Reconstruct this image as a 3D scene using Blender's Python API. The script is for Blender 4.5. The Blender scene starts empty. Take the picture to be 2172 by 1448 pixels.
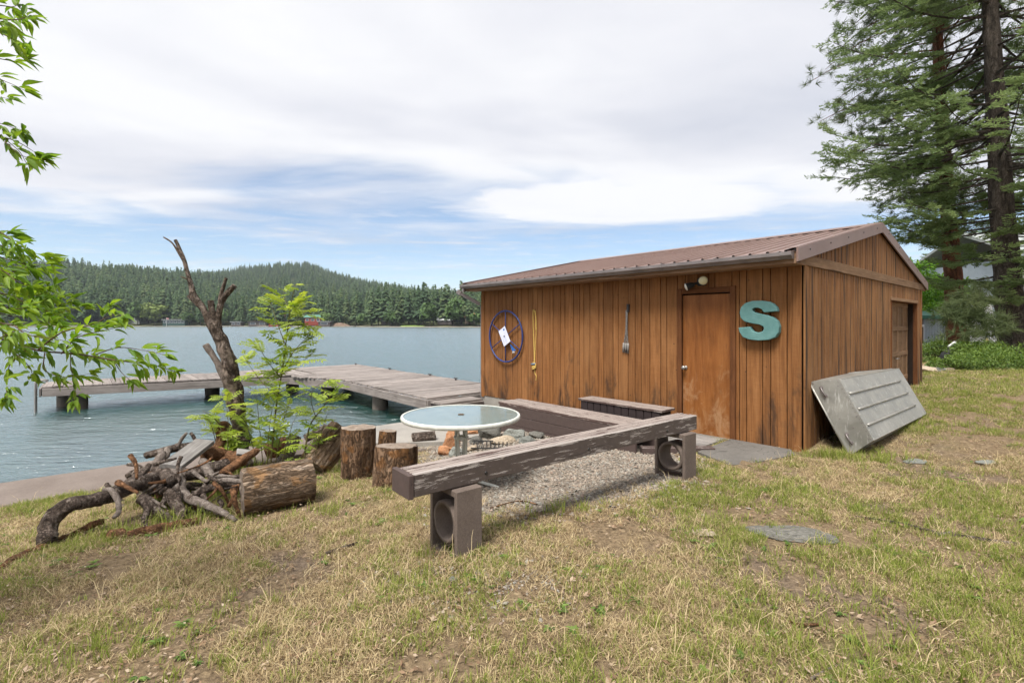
import bpy, bmesh, math, random
import numpy as np
from mathutils import Vector, Matrix, Euler, noise as mnoise

random.seed(7)
rng = np.random.default_rng(7)
scene = bpy.context.scene
COL = scene.collection
R = math.radians

# ------------------------------------------------------------------ camera
# 17 mm lens held level 1.63 m above the shed's door sill; photo pixels (2172 wide) -> metres with at()/onz()
F, CX, HY, CZ = 1040.0, 1086.0, 686.0, 1.63
cam_data = bpy.data.cameras.new("camera")
cam = bpy.data.objects.new("camera", cam_data)
COL.objects.link(cam)
cam.location = (0, 0, CZ)
cam.rotation_euler = (R(90), 0, 0)
cam_data.sensor_width = 36.0
cam_data.lens = 36.0 * F / 2172.0
cam_data.shift_y = -(724.0 - HY) / 2172.0
cam_data.clip_start = 0.05
cam_data.clip_end = 30000
scene.camera = cam

# ------------------------------------------------------------------ world: Nishita sky behind a broken cloud deck
SUN_EL, SUN_AZ = 61.0, -150.0          # azimuth measured from +Y towards +X (negative: left of the camera)
world = bpy.data.worlds.new("World")
scene.world = world
world.use_nodes = True


class NT:
    """small node helper"""
    def __init__(s, tree):
        s.t = tree
    def n(s, typ, ins=None, **props):
        nd = s.t.nodes.new(typ)
        for k, v in props.items():
            setattr(nd, k, v)
        for k, v in (ins or {}).items():
            s.set(nd.inputs[k], v)
        return nd
    def set(s, sock, v):
        if isinstance(v, bpy.types.NodeSocket):
            s.t.links.new(v, sock)
        elif isinstance(v, bpy.types.Node):
            s.t.links.new(v.outputs[0], sock)
        else:
            if sock.type == 'RGBA' and len(v) == 3:
                v = (*v, 1)
            sock.default_value = v
    def math(s, op, a, b=0.0, c=0.0, clamp=False):
        return s.n('ShaderNodeMath', {0: a, 1: b, 2: c}, operation=op, use_clamp=clamp).outputs[0]
    def vmath(s, op, a, b=(0, 0, 0)):
        return s.n('ShaderNodeVectorMath', {0: a, 1: b}, operation=op).outputs[0]
    def noise(s, vec, scale=1.0, detail=4.0, rough=0.55, dist=0.0, lac=2.0):
        nd = s.n('ShaderNodeTexNoise', {'Scale': scale, 'Detail': detail, 'Roughness': rough, 'Distortion': dist, 'Lacunarity': lac})
        if vec is not None:
            s.set(nd.inputs['Vector'], vec)
        return nd.outputs[0]
    def ramp(s, fac, stops, interp='LINEAR'):
        nd = s.n('ShaderNodeValToRGB', {0: fac})
        cr = nd.color_ramp
        cr.interpolation = interp
        while len(cr.elements) < len(stops):
            cr.elements.new(0.5)
        for e, (p, c) in zip(cr.elements, stops):
            e.position = p
            e.color = (c, c, c, 1) if isinstance(c, (int, float)) else (*c, 1)
        return nd.outputs[0]
    def mix(s, fac, a, b, mode='MIX'):
        nd = s.n('ShaderNodeMix', data_type='RGBA', blend_type=mode)
        s.set(nd.inputs[0], fac); s.set(nd.inputs[6], a); s.set(nd.inputs[7], b)
        return nd.outputs[2]
    def remap(s, v, a, b, c=0.0, d=1.0, smooth=True):
        nd = s.n('ShaderNodeMapRange', {0: v, 1: a, 2: b, 3: c, 4: d}, interpolation_type='SMOOTHSTEP' if smooth else 'LINEAR')
        return nd.outputs[0]
    def mapping(s, vec, scale=(1, 1, 1), loc=(0, 0, 0), rot=(0, 0, 0)):
        return s.n('ShaderNodeMapping', {0: vec, 1: loc, 2: rot, 3: scale}).outputs[0]
    def bump(s, h, strength=0.5, dist=0.01, normal=None):
        nd = s.n('ShaderNodeBump', {'Strength': strength, 'Distance': dist, 'Height': h})
        if normal is not None:
            s.set(nd.inputs['Normal'], normal)
        return nd.outputs[0]


def build_world():
    t = world.node_tree
    t.nodes.clear()
    w = NT(t)
    d = w.n('ShaderNodeTexCoord').outputs['Generated']
    sep = w.n('ShaderNodeSeparateXYZ', {0: d})
    z = w.math('MAXIMUM', sep.outputs[2], 0.03)
    px = w.math('DIVIDE', sep.outputs[0], z)
    py = w.math('DIVIDE', sep.outputs[1], z)
    P = w.n('ShaderNodeCombineXYZ', {0: px, 1: py, 2: 0.0}).outputs[0]
    sky = w.n('ShaderNodeTexSky', sky_type='NISHITA', sun_disc=False, sun_elevation=R(SUN_EL), sun_rotation=R(SUN_AZ),
              altitude=900.0, air_density=1.0, dust_density=0.6, ozone_density=1.2)
    big = w.noise(w.mapping(P, (0.55, 0.55, 1), (3.1, 1.7, 0)), 1.0, 3.0, 0.55, 0.4)
    mid = w.noise(w.mapping(P, (0.30, 0.85, 1), (0.4, 5.2, 0), (0, 0, 0.25)), 1.0, 6.0, 0.62, 0.7)
    fine = w.noise(w.mapping(P, (2.2, 3.4, 1), (8.0, 2.0, 0), (0, 0, 0.35)), 1.0, 4.0, 0.6, 0.5)
    # the deck covers everything nearer than about four cloud heights and thins out beyond it
    edge = w.math('ADD', py, w.math('MULTIPLY', w.math('SUBTRACT', big, 0.5), -4.6))
    edge = w.math('ADD', edge, w.math('MULTIPLY', w.math('SUBTRACT', mid, 0.5), -2.6))
    deck = w.remap(edge, 3.3, 5.3, 1.0, 0.0)
    # lens-shaped bright bank ahead and to the right
    ex = w.math('DIVIDE', w.math('SUBTRACT', px, 0.95), 1.45)
    ey = w.math('DIVIDE', w.math('SUBTRACT', py, 4.15), 0.85)
    el = w.math('ADD', w.math('MULTIPLY', ex, ex), w.math('MULTIPLY', ey, ey))
    el = w.math('ADD', el, w.math('MULTIPLY', w.math('SUBTRACT', fine, 0.5), 1.1))
    lens = w.remap(el, 0.55, 1.35, 1.0, 0.0)
    # cirrus streaks beyond the deck
    wisp = w.remap(mid, 0.46, 0.76, 0.0, 0.85)
    wisp = w.math('MULTIPLY', wisp, w.remap(fine, 0.2, 0.75, 0.45, 1.0))
    ripple = w.math('MULTIPLY', w.remap(fine, 0.5, 0.68, 0.0, 0.28), w.remap(py, 2.6, 4.2, 0.0, 1.0))
    far = w.remap(py, 9.0, 26.0, 0.0, 0.25)
    dens = w.math('MAXIMUM', deck, w.math('MAXIMUM', lens, wisp))
    dens = w.math('ADD', dens, w.math('MULTIPLY', ripple, w.math('SUBTRACT', 1.0, dens)))
    dens = w.math('MAXIMUM', dens, far)
    dens = w.math('MULTIPLY', dens, 0.97, clamp=True)
    shade = w.noise(w.mapping(P, (0.42, 0.6, 1), (6.3, 0.2, 0)), 1.0, 3.0, 0.5, 0.6)
    shade = w.math('ADD', shade, w.math('MULTIPLY', w.math('SUBTRACT', fine, 0.5), 0.16))
    cloud = w.ramp(shade, [(0.28, (0.60, 0.62, 0.69)), (0.46, (0.75, 0.755, 0.80)), (0.62, (0.87, 0.87, 0.885))])
    cloud = w.mix(w.math('MULTIPLY', lens, 0.6), cloud, (0.88, 0.88, 0.90))
    bg1 = w.n('ShaderNodeBackground', {0: sky.outputs[0], 1: 0.102})
    bg2 = w.n('ShaderNodeBackground', {0: cloud, 1: 0.735})
    mx = w.n('ShaderNodeMixShader', {0: dens, 1: bg1.outputs[0], 2: bg2.outputs[0]})
    w.n('ShaderNodeOutputWorld', {0: mx.outputs[0]})


build_world()
world.cycles.sampling_method = 'NONE'     # the sky is nearly even, so rays that leave the scene light it well enough

sun_data = bpy.data.lights.new("sun", 'SUN')
sun_data.energy = 4.2
sun_data.angle = R(22)
sun_data.color = (1.0, 0.96, 0.90)
sun = bpy.data.objects.new("sun", sun_data)
COL.objects.link(sun)
_e, _a = R(SUN_EL), R(SUN_AZ)
sun_dir = Vector((math.sin(_a) * math.cos(_e), math.cos(_a) * math.cos(_e), math.sin(_e)))
sun.rotation_euler = sun_dir.to_track_quat('Z', 'Y').to_euler()
sun.location = (-6, 0, 20)

vs = scene.view_settings
vs.view_transform = 'Standard'
vs.look = 'None'
vs.exposure = 0.68
vs.gamma = 1.0
vs.use_curve_mapping = False
scene.cycles.use_denoising = True
scene.cycles.use_adaptive_sampling = True
scene.cycles.adaptive_threshold = 0.03
scene.cycles.max_bounces = 6
scene.cycles.diffuse_bounces = 3
scene.cycles.glossy_bounces = 3
scene.cycles.transmission_bounces = 5
scene.cycles.caustics_reflective = False
scene.cycles.caustics_refractive = False
scene.cycles.transparent_max_bounces = 12
scene.cycles.volume_bounces = 0

# ------------------------------------------------------------------ frame of the place
TH = R(41)
G = Vector((math.cos(TH), math.sin(TH), 0))      # along the gable wall, away from the lake edge's normal
W = Vector((-math.sin(TH), math.cos(TH), 0))     # along the front wall, towards the lake
K = Vector((3.54, 5.99, 0))                      # the shed's near corner


def S(a, b, z=0.0):
    v = K + G * a + W * b
    v.z = z
    return v


def ab(x, y):
    dx, dy = x - K.x, y - K.y
    return dx * G.x + dy * G.y, dx * W.x + dy * W.y


def at(px, py, d):
    return Vector(((px - CX) / F * d, d, CZ - (py - HY) / F * d))


def onz(px, py, z):
    return at(px, py, (CZ - z) * F / (py - HY))


def b_at(px):
    u = (px - CX) / F
    return (K.x - K.y * u) / (-W.x + W.y * u)


def sm(e0, e1, x):
    t = min(1.0, max(0.0, (x - e0) / (e1 - e0)))     # e0 > e1 gives a falling edge
    return t * t * (3 - 2 * t)


def fbm(x, y, s, o=3):
    return mnoise.fractal(Vector((x * s, y * s, 3.7)), 1.0, 2.0, o)


WATER_Z = -0.60


def gz(x, y, detail=True):
    a, b = ab(x, y)
    drop = 0.092 * (1.0 - 0.55 * sm(-4.5, -1.5, a))
    z = 0.155 - drop * max(0.0, min(b, 5.6))
    z -= 0.075 * sm(-3.0, -0.5, a) * (1 - sm(0.2, 6, a)) * sm(-3.5, 0.0, b)
    lw = sm(3.3, 4.7, b) * sm(0.1, -0.9, a)
    z += (-0.37 - z) * lw * sm(-5.5, -4.0, a)
    if a > 0:
        z += 0.030 * a
        if a > 8.5:
            z -= 0.008 * min(a - 8.5, 120)
    if b > 6.0:
        z -= min(4.0, (b - 6.0) * 3.0)
    if detail:
        z += 0.030 * fbm(x, y, 0.8) + 0.012 * fbm(x + 9, y - 4, 4.0)
    return z


def onground(px, py, lift=0.0):
    z = 0.1
    for _ in range(12):
        p = onz(px, py, z)
        z = 0.5 * z + 0.5 * (gz(p.x, p.y) + lift)
    return onz(px, py, z)


# ------------------------------------------------------------------ materials
def new_mat(name, rough=0.8, spec=0.3):
    m = bpy.data.materials.new(name)
    m.use_nodes = True
    t = NT(m.node_tree)
    b = m.node_tree.nodes['Principled BSDF']
    b.inputs['Roughness'].default_value = rough
    b.inputs['Specular IOR Level'].default_value = spec
    return m, t, b


def pos(t):
    return t.n('ShaderNodeNewGeometry').outputs['Position']


def objc(t):
    """object coordinates shifted by the object's own random number"""
    oc = t.n('ShaderNodeTexCoord').outputs['Object']
    rnd = t.n('ShaderNodeObjectInfo').outputs['Random']
    sh = t.n('ShaderNodeCombineXYZ', {0: t.math('MULTIPLY', rnd, 37.0), 1: t.math('MULTIPLY', rnd, 91.0), 2: t.math('MULTIPLY', rnd, 53.0)})
    return t.vmath('ADD', oc, sh.outputs[0]), rnd


def plain(name, col, rough=0.7, spec=0.3, metal=0.0, vary=0.15, scale=6.0, bump=0.0):
    m, t, b = new_mat(name, rough, spec)
    n = t.noise(pos(t), scale, 5.0, 0.6)
    dark = tuple(c * (1 - vary) for c in col)
    lite = tuple(min(1, c * (1 + vary)) for c in col)
    t.set(b.inputs['Base Color'], t.ramp(n, [(0.3, dark), (0.7, lite)]))
    b.inputs['Metallic'].default_value = metal
    if bump:
        t.set(b.inputs['Normal'], t.bump(t.noise(pos(t), scale * 8, 4.0), bump, 0.004))
    return m


def board_wood(name, dark, mid, lite, grain=(1.6, 26, 26), tint=0.25, bump=0.35, rough=0.85, crack=True):
    """weathered board, grain along the object's local X"""
    m, t, b = new_mat(name, rough, 0.2)
    c, rnd = objc(t)
    g = t.noise(t.mapping(c, grain), 1.0, 6.0, 0.65, 0.6)
    f = t.noise(t.mapping(c, (grain[0] * 4, grain[1] * 5, grain[2] * 5)), 1.0, 3.0, 0.6)
    col = t.ramp(g, [(0.28, dark), (0.5, mid), (0.72, lite)])
    col = t.mix(0.35, col, t.ramp(f, [(0.3, dark), (0.7, lite)]))
    blotch = t.noise(pos(t), 2.3, 4.0, 0.6)
    col = t.mix(t.remap(blotch, 0.42, 0.7, 0.0, 0.38), col, dark)
    br = t.math('ADD', 1.0 - tint / 2, t.math('MULTIPLY', rnd, tint))
    col = t.mix(1.0, col, t.n('ShaderNodeCombineXYZ', {0: br, 1: br, 2: br}).outputs[0], 'MULTIPLY')
    h = t.math('ADD', t.math('MULTIPLY', g, 0.7), t.math('MULTIPLY', f, 0.3))
    if crack:
        ck = t.noise(t.mapping(c, (0.7, 34, 34), (4, 2, 1)), 1.0, 2.0, 0.5, 0.2)
        ckm = t.remap(ck, 0.30, 0.36, 1.0, 0.0)
        col = t.mix(t.math('MULTIPLY', ckm, 0.75), col, tuple(x * 0.25 for x in dark))
        h = t.math('SUBTRACT', h, ckm)
    t.set(b.inputs['Base Color'], col)
    t.set(b.inputs['Normal'], t.bump(h, bump, 0.006))
    return m


def siding_wood(name, dark, mid, lite, mildew_amt, streak):
    """rough-sawn stained plywood siding: vertical grain, saw marks across, mildew, nail specks; local X runs up the board"""
    m, t, b = new_mat(name, 0.78, 0.25)
    c, rnd = objc(t)
    P = pos(t)
    g = t.noise(t.mapping(c, (1.1, 20, 20)), 1.0, 6.0, 0.65, 1.2)
    saw = t.noise(t.mapping(c, (120, 5, 5)), 1.0, 3.0, 0.6)
    col = t.ramp(g, [(0.25, dark), (0.5, mid), (0.75, lite)])
    col = t.mix(t.remap(saw, 0.35, 0.75, 0.0, 0.32, False), col, dark)
    wash = t.noise(t.mapping(P, (1, 1, 0.6)), 1.3, 5.0, 0.6, 0.5)
    col = t.mix(t.remap(wash, 0.45, 0.72, 0.0, 0.55), col, lite)
    br = t.math('ADD', 0.88, t.math('MULTIPLY', rnd, 0.22))
    col = t.mix(1.0, col, t.n('ShaderNodeCombineXYZ', {0: br, 1: br, 2: br}).outputs[0], 'MULTIPLY')
    # black mildew: drips down the grain in uneven patches, most where splash and damp reach
    mz = t.n('ShaderNodeSeparateXYZ', {0: P}).outputs[2]
    mn = t.noise(t.mapping(P, (3.2, 3.2, 0.9), (1.3, 4.1, 0.3)), 1.0, 6.0, 0.68, 0.4)
    thr = t.math('ADD', mn, t.remap(mz, 0.1, 1.3, 0.16, -0.02, False))
    mil = t.remap(thr, 0.60, 0.76, 0.0, mildew_amt)
    col = t.mix(mil, col, (0.018, 0.015, 0.013))
    st = t.noise(t.mapping(c, (0.55, 13, 13), (2, 9, 5)), 1.0, 5.0, 0.6, 0.2)
    col = t.mix(t.remap(st, 0.62 - 0.12 * streak, 0.72 - 0.08 * streak, 0.0, streak), col, (0.03, 0.02, 0.014))
    sp = t.n('ShaderNodeTexVoronoi', {'Vector': t.mapping(P, (5, 5, 5)), 'Scale': 1.0})
    col = t.mix(t.remap(sp.outputs['Distance'], 0.035, 0.06, 0.8, 0.0), col, (0.02, 0.014, 0.01))
    t.set(b.inputs['Base Color'], col)
    h = t.math('ADD', t.math('MULTIPLY', g, 0.5), t.math('MULTIPLY', saw, 0.5))
    t.set(b.inputs['Normal'], t.bump(h, 0.45, 0.006))
    return m


def peeling_paint(name, paint, wood_d, wood_l, amount):
    m, t, b = new_mat(name, 0.75, 0.25)
    c, rnd = objc(t)
    g = t.noise(t.mapping(c, (1.4, 40, 40)), 1.0, 6.0, 0.7, 0.3)
    pl = t.noise(t.mapping(c, (5.0, 46, 46), (3, 1, 7)), 1.0, 7.0, 0.72, 0.4)
    bl = t.noise(t.mapping(c, (3.0, 8, 8), (9, 1, 2)), 1.0, 4.0, 0.6)
    k = t.math('ADD', t.math('MULTIPLY', pl, 0.72), t.math('MULTIPLY', bl, 0.28))
    # flat upper faces see the weather and have lost most of their paint
    nz = t.n('ShaderNodeSeparateXYZ', {0: t.n('ShaderNodeNewGeometry').outputs['Normal']}).outputs[2]
    k = t.math('ADD', k, t.math('MULTIPLY', t.remap(nz, 0.4, 0.9), 0.13))
    mask = t.remap(k, amount, amount + 0.035)
    wood = t.ramp(g, [(0.3, wood_d), (0.68, wood_l)])
    pcol = t.mix(t.noise(c, 22.0, 4.0), tuple(x * 0.75 for x in paint), tuple(x * 1.3 for x in paint))
    col = t.mix(mask, pcol, wood)
    ck = t.remap(t.noise(t.mapping(c, (0.8, 30, 30), (2, 8, 3)), 1.0, 2.0, 0.5), 0.28, 0.33, 1.0, 0.0)
    col = t.mix(t.math('MULTIPLY', ck, 0.8), col, (0.02, 0.016, 0.014))
    t.set(b.inputs['Base Color'], col)
    h = t.math('SUBTRACT', t.math('SUBTRACT', t.math('MULTIPLY', g, 0.4), t.math('MULTIPLY', mask, 0.35)), ck)
    t.set(b.inputs['Normal'], t.bump(h, 0.5, 0.004))
    return m


def bark_mat(name, dark, mid, lite, scale=(14, 14, 5), patch=None, bump=0.9):
    m, t, b = new_mat(name, 0.92, 0.12)
    P = t.n('ShaderNodeTexCoord').outputs['Object']
    n1 = t.noise(t.mapping(P, scale), 1.0, 7.0, 0.7, 0.8)
    v = t.noise(t.mapping(P, tuple(s * 1.9 for s in scale), (4, 7, 2)), 1.0, 8.0, 0.72, 1.4)
    col = t.ramp(n1, [(0.3, dark), (0.5, mid), (0.72, lite)])
    crack = t.remap(t.math('ABSOLUTE', t.math('SUBTRACT', v, 0.5)), 0.0, 0.05, 1.0, 0.0)
    col = t.mix(t.math('MULTIPLY', crack, 0.55), col, tuple(x * 0.5 for x in dark))
    if patch:
        pn = t.noise(P, 5.0, 4.0, 0.6, 0.3)
        col = t.mix(t.math('MULTIPLY', t.remap(pn, 0.54, 0.62, 0.0, 0.85), t.remap(n1, 0.35, 0.5)), col, patch)
    t.set(b.inputs['Base Color'], col)
    h = t.math('SUBTRACT', n1, t.math('MULTIPLY', crack, 0.6))
    t.set(b.inputs['Normal'], t.bump(h, bump, 0.02))
    return m


def leaf_mat(name, c0, c1, trans=0.45, rough=0.5, attr='tint'):
    m, t, b = new_mat(name, rough, 0.35)
    a = t.n('ShaderNodeAttribute', attribute_name=attr).outputs['Fac']
    rnd = t.n('ShaderNodeObjectInfo').outputs['Random']
    a = t.math('FRACT', t.math('ADD', a, rnd))
    col = t.ramp(a, [(0.0, c0), (1.0, c1)])
    t.set(b.inputs['Base Color'], col)
    tr = t.n('ShaderNodeBsdfTranslucent', {0: t.mix(1.0, col, (1.25, 1.2, 0.55), 'MULTIPLY')})
    mx = t.n('ShaderNodeMixShader', {0: trans, 1: b.outputs[0], 2: tr.outputs[0]})
    out = m.node_tree.nodes['Material Output']
    m.node_tree.links.new(mx.outputs[0], out.inputs[0])
    return m


def needle_mat(name, c0, c1, c2, trans=0.2):
    m, t, b = new_mat(name, 0.75, 0.15)
    a = t.n('ShaderNodeAttribute', attribute_name='tint').outputs['Fac']
    rnd = t.n('ShaderNodeObjectInfo').outputs['Random']
    a2 = t.math('ADD', t.math('MULTIPLY', a, 0.5), t.math('MULTIPLY', rnd, 0.5))
    col = t.ramp(a2, [(0.0, c0), (0.5, c1), (1.0, c2)])
    t.set(b.inputs['Base Color'], col)
    tr = t.n('ShaderNodeBsdfTranslucent', {0: col})
    mx = t.n('ShaderNodeMixShader', {0: trans, 1: b.outputs[0], 2: tr.outputs[0]})
    m.node_tree.links.new(mx.outputs[0], m.node_tree.nodes['Material Output'].inputs[0])
    return m


M = {}
M['siding'] = siding_wood('stained_siding', (0.100, 0.040, 0.012), (0.215, 0.088, 0.027), (0.315, 0.150, 0.057), 0.72, 0.16)
M['gable_siding'] = siding_wood('weathered_siding', (0.095, 0.040, 0.014), (0.215, 0.095, 0.032), (0.31, 0.165, 0.070), 0.7, 0.92)
M['groove'] = plain('groove_dark_wood', (0.016, 0.009, 0.005), 0.9)
M['trim'] = board_wood('weathered_trim', (0.12, 0.07, 0.04), (0.22, 0.13, 0.07), (0.32, 0.21, 0.13))
M['frame'] = board_wood('stained_frame', (0.05, 0.018, 0.006), (0.115, 0.042, 0.014), (0.18, 0.075, 0.028), crack=False)
def door_mat():
    m = board_wood('stained_door', (0.13, 0.042, 0.010), (0.225, 0.080, 0.020), (0.30, 0.125, 0.038), (0.9, 9, 9), 0.0, 0.15, 0.5, False)
    t = NT(m.node_tree); b = m.node_tree.nodes['Principled BSDF']
    col = b.inputs['Base Color'].links[0].from_socket
    P = pos(t)
    z = t.n('ShaderNodeSeparateXYZ', {0: P}).outputs[2]
    bl = t.noise(t.mapping(P, (5, 5, 3.2), (3, 1, 0)), 1.0, 6.0, 0.7, 0.6)
    worn = t.remap(t.math('ADD', bl, t.remap(z, 0.1, 1.4, 0.12, -0.10, False)), 0.50, 0.72, 0.0, 0.6)
    col = t.mix(worn, col, (0.36, 0.22, 0.12))
    sc = t.noise(t.mapping(P, (9, 9, 60), (1, 5, 2), (0.2, 0.5, 0.1)), 1.0, 4.0, 0.7, 0.3)
    col = t.mix(t.remap(sc, 0.68, 0.74, 0.0, 0.6), col, (0.45, 0.36, 0.27))
    dk = t.noise(t.mapping(P, (4, 4, 1.2), (8, 2, 3)), 1.0, 5.0, 0.65, 0.5)
    col = t.mix(t.remap(dk, 0.56, 0.74, 0.0, 0.55), col, (0.05, 0.022, 0.01))
    t.set(b.inputs['Base Color'], col)
    return m


M['door'] = door_mat()
M['garage'] = board_wood('garage_panel', (0.11, 0.06, 0.03), (0.18, 0.105, 0.055), (0.25, 0.16, 0.09), crack=False)
M['soffit'] = board_wood('soffit_board', (0.14, 0.075, 0.04), (0.25, 0.15, 0.09), (0.36, 0.24, 0.16))
M['dock'] = board_wood('grey_dock_wood', (0.12, 0.10, 0.09), (0.235, 0.205, 0.187), (0.37, 0.33, 0.305), tint=0.4)
M['greywood'] = board_wood('grey_plank_wood', (0.10, 0.092, 0.085), (0.22, 0.205, 0.19), (0.36, 0.34, 0.32))
M['peel'] = peeling_paint('peeling_brown_paint', (0.078, 0.060, 0.052), (0.16, 0.13, 0.115), (0.40, 0.36, 0.33), 0.535)
M['peel_top'] = peeling_paint('mostly_peeled_paint', (0.085, 0.055, 0.048), (0.105, 0.078, 0.068), (0.37, 0.315, 0.28), 0.54)
M['brownpaint'] = peeling_paint('brown_painted_wood', (0.075, 0.053, 0.047), (0.19, 0.165, 0.15), (0.40, 0.37, 0.34), 0.68)
M['darkpaint'] = peeling_paint('dark_brown_paint', (0.034, 0.024, 0.024), (0.10, 0.085, 0.08), (0.2, 0.18, 0.17), 0.72)


def roof_mat():
    m, t, b = new_mat('brown_roof_metal', 0.42, 0.5)
    n = t.noise(pos(t), 1.1, 5.0, 0.6)
    sp = t.noise(pos(t), 40.0, 3.0, 0.6)
    col = t.ramp(n, [(0.3, (0.150, 0.092, 0.076)), (0.7, (0.205, 0.134, 0.112))])
    col = t.mix(t.remap(sp, 0.62, 0.70, 0.0, 0.5), col, (0.08, 0.05, 0.04))
    t.set(b.inputs['Base Color'], col)
    return m


M['roof'] = roof_mat()
M['gutter'] = plain('grey_brown_gutter', (0.20, 0.175, 0.17), 0.4, 0.5, 0.3, 0.3, 3.0)
M['darkmetal'] = plain('dark_metal', (0.035, 0.033, 0.033), 0.5, 0.5, 0.4)
M['steel'] = plain('steel', (0.30, 0.29, 0.27), 0.45, 0.5, 0.8)
M['blue'] = plain('blue_painted_steel', (0.012, 0.028, 0.14), 0.45, 0.5)
M['brightblue'] = plain('bright_blue_plastic', (0.01, 0.10, 0.36), 0.4, 0.5)
M['white'] = plain('white_paint', (0.72, 0.72, 0.74), 0.5, 0.4, 0.0, 0.08)
M['paleblue'] = plain('pale_blue_plate', (0.62, 0.64, 0.78), 0.5, 0.4, 0.0, 0.06)
M['rope'] = plain('yellow_rope', (0.50, 0.34, 0.10), 0.9, 0.1, 0.0, 0.3, 60.0, 0.6)
M['lens'] = plain('lamp_glass', (0.80, 0.78, 0.70), 0.15, 0.6)
M['lensyellow'] = plain('yellowed_lamp_glass', (0.55, 0.50, 0.30), 0.2, 0.6)
M['black'] = plain('black_plastic', (0.018, 0.018, 0.018), 0.6)


def teal_mat():
    m, t, b = new_mat('teal_foam', 0.7, 0.3)
    n = t.noise(pos(t), 9.0, 5.0, 0.6)
    v = t.n('ShaderNodeTexVoronoi', {'Vector': pos(t), 'Scale': 70.0})
    col = t.ramp(n, [(0.3, (0.080, 0.190, 0.185)), (0.7, (0.125, 0.255, 0.245))])
    col = t.mix(t.remap(v.outputs['Distance'], 0.0, 0.25, 0.35, 0.0), col, (0.05, 0.12, 0.118))
    t.set(b.inputs['Base Color'], col)
    t.set(b.inputs['Normal'], t.bump(v.outputs['Distance'], 0.5, 0.006))
    return m


M['teal'] = teal_mat()


def aluminium():
    m, t, b = new_mat('weathered_aluminium', 0.5, 0.5)
    P = pos(t)
    n = t.noise(P, 3.0, 6.0, 0.65, 0.6)
    sc = t.noise(t.mapping(P, (26, 26, 4), (1, 2, 3), (0.5, 0.3, 0.2)), 1.0, 5.0, 0.7)
    col = t.ramp(n, [(0.3, (0.225, 0.217, 0.195)), (0.7, (0.38, 0.37, 0.335))])
    col = t.mix(t.remap(sc, 0.56, 0.70, 0.0, 0.75), col, (0.62, 0.61, 0.58))
    t.set(b.inputs['Base Color'], col)
    b.inputs['Metallic'].default_value = 0.55
    t.set(b.inputs['Roughness'], t.remap(n, 0.3, 0.7, 0.42, 0.62))
    t.set(b.inputs['Normal'], t.bump(t.noise(P, 5.0, 3.0), 0.12, 0.03))
    return m


M['alu'] = aluminium()


def concrete(name, c0, c1, sc=1.0, crack=True):
    m, t, b = new_mat(name, 0.9, 0.2)
    P = pos(t)
    n = t.noise(P, 2.2 * sc, 6.0, 0.65)
    f = t.noise(P, 55.0 * sc, 4.0, 0.7)
    col = t.ramp(n, [(0.3, c0), (0.7, c1)])
    col = t.mix(0.4, col, t.ramp(f, [(0.3, tuple(x * 0.6 for x in c0)), (0.7, c1)]))
    h = f
    if crack:
        v = t.n('ShaderNodeTexVoronoi', {'Vector': t.vmath('ADD', P, t.n('ShaderNodeTexNoise', {'Scale': 3.0}).outputs['Color']), 'Scale': 1.3}, feature='DISTANCE_TO_EDGE')
        ck = t.remap(v.outputs['Distance'], 0.0, 0.012, 1.0, 0.0)
        col = t.mix(t.math('MULTIPLY', ck, 0.7), col, (0.03, 0.03, 0.028))
    t.set(b.inputs['Base Color'], col)
    t.set(b.inputs['Normal'], t.bump(h, 0.35, 0.004))
    return m


M['concrete'] = concrete('grey_concrete', (0.22, 0.205, 0.185), (0.36, 0.335, 0.30), crack=False)
M['seawall'] = concrete('seawall_concrete', (0.135, 0.108, 0.092), (0.225, 0.185, 0.16), crack=False)
M['slab'] = concrete('dark_slab', (0.085, 0.078, 0.070), (0.18, 0.168, 0.152), crack=True)
M['block'] = concrete('brown_painted_block', (0.100, 0.076, 0.063), (0.18, 0.142, 0.120), 1.6, crack=False)
M['liner'] = concrete('clay_flue_liner', (0.20, 0.135, 0.10), (0.30, 0.215, 0.165), 1.6, crack=False)
M['pile'] = concrete('dock_pile', (0.10, 0.085, 0.07), (0.24, 0.21, 0.18), crack=False)

M['bark_dead'] = bark_mat('dead_tree_bark', (0.022, 0.016, 0.013), (0.105, 0.078, 0.060), (0.40, 0.33, 0.28), (13, 13, 9), (0.30, 0.235, 0.19), 1.0)
M['bark_root'] = bark_mat('grey_root_bark', (0.028, 0.021, 0.017), (0.14, 0.105, 0.085), (0.42, 0.355, 0.30), (19, 19, 15), None, 1.0)
M['bark_grey'] = bark_mat('bleached_branch', (0.075, 0.060, 0.050), (0.185, 0.152, 0.130), (0.34, 0.295, 0.26), (20, 20, 20), None, 0.5)
M['bark_orange'] = bark_mat('orange_flaked_bark', (0.05, 0.028, 0.018), (0.20, 0.10, 0.05), (0.36, 0.21, 0.12), (16, 16, 12), (0.32, 0.16, 0.08))
M['bark_pine'] = bark_mat('red_pine_bark', (0.035, 0.018, 0.012), (0.17, 0.072, 0.038), (0.31, 0.15, 0.085), (6, 6, 1.6), None, 1.0)
M['bark_fir'] = bark_mat('grey_fir_bark', (0.03, 0.025, 0.021), (0.095, 0.078, 0.064), (0.17, 0.14, 0.115), (9, 9, 3), None, 1.0)
M['bark_log'] = bark_mat('weathered_log_side', (0.050, 0.032, 0.020), (0.21, 0.145, 0.095), (0.42, 0.335, 0.26), (16, 16, 3), (0.26, 0.145, 0.065), 0.9)
M['bark_stump'] = bark_mat('rough_stump_bark', (0.04, 0.024, 0.014), (0.16, 0.095, 0.055), (0.32, 0.22, 0.15), (9, 9, 3.2), (0.24, 0.115, 0.045), 1.0)
M['twig'] = plain('brown_twig', (0.09, 0.06, 0.04), 0.85, 0.2, 0, 0.35, 20)
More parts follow.
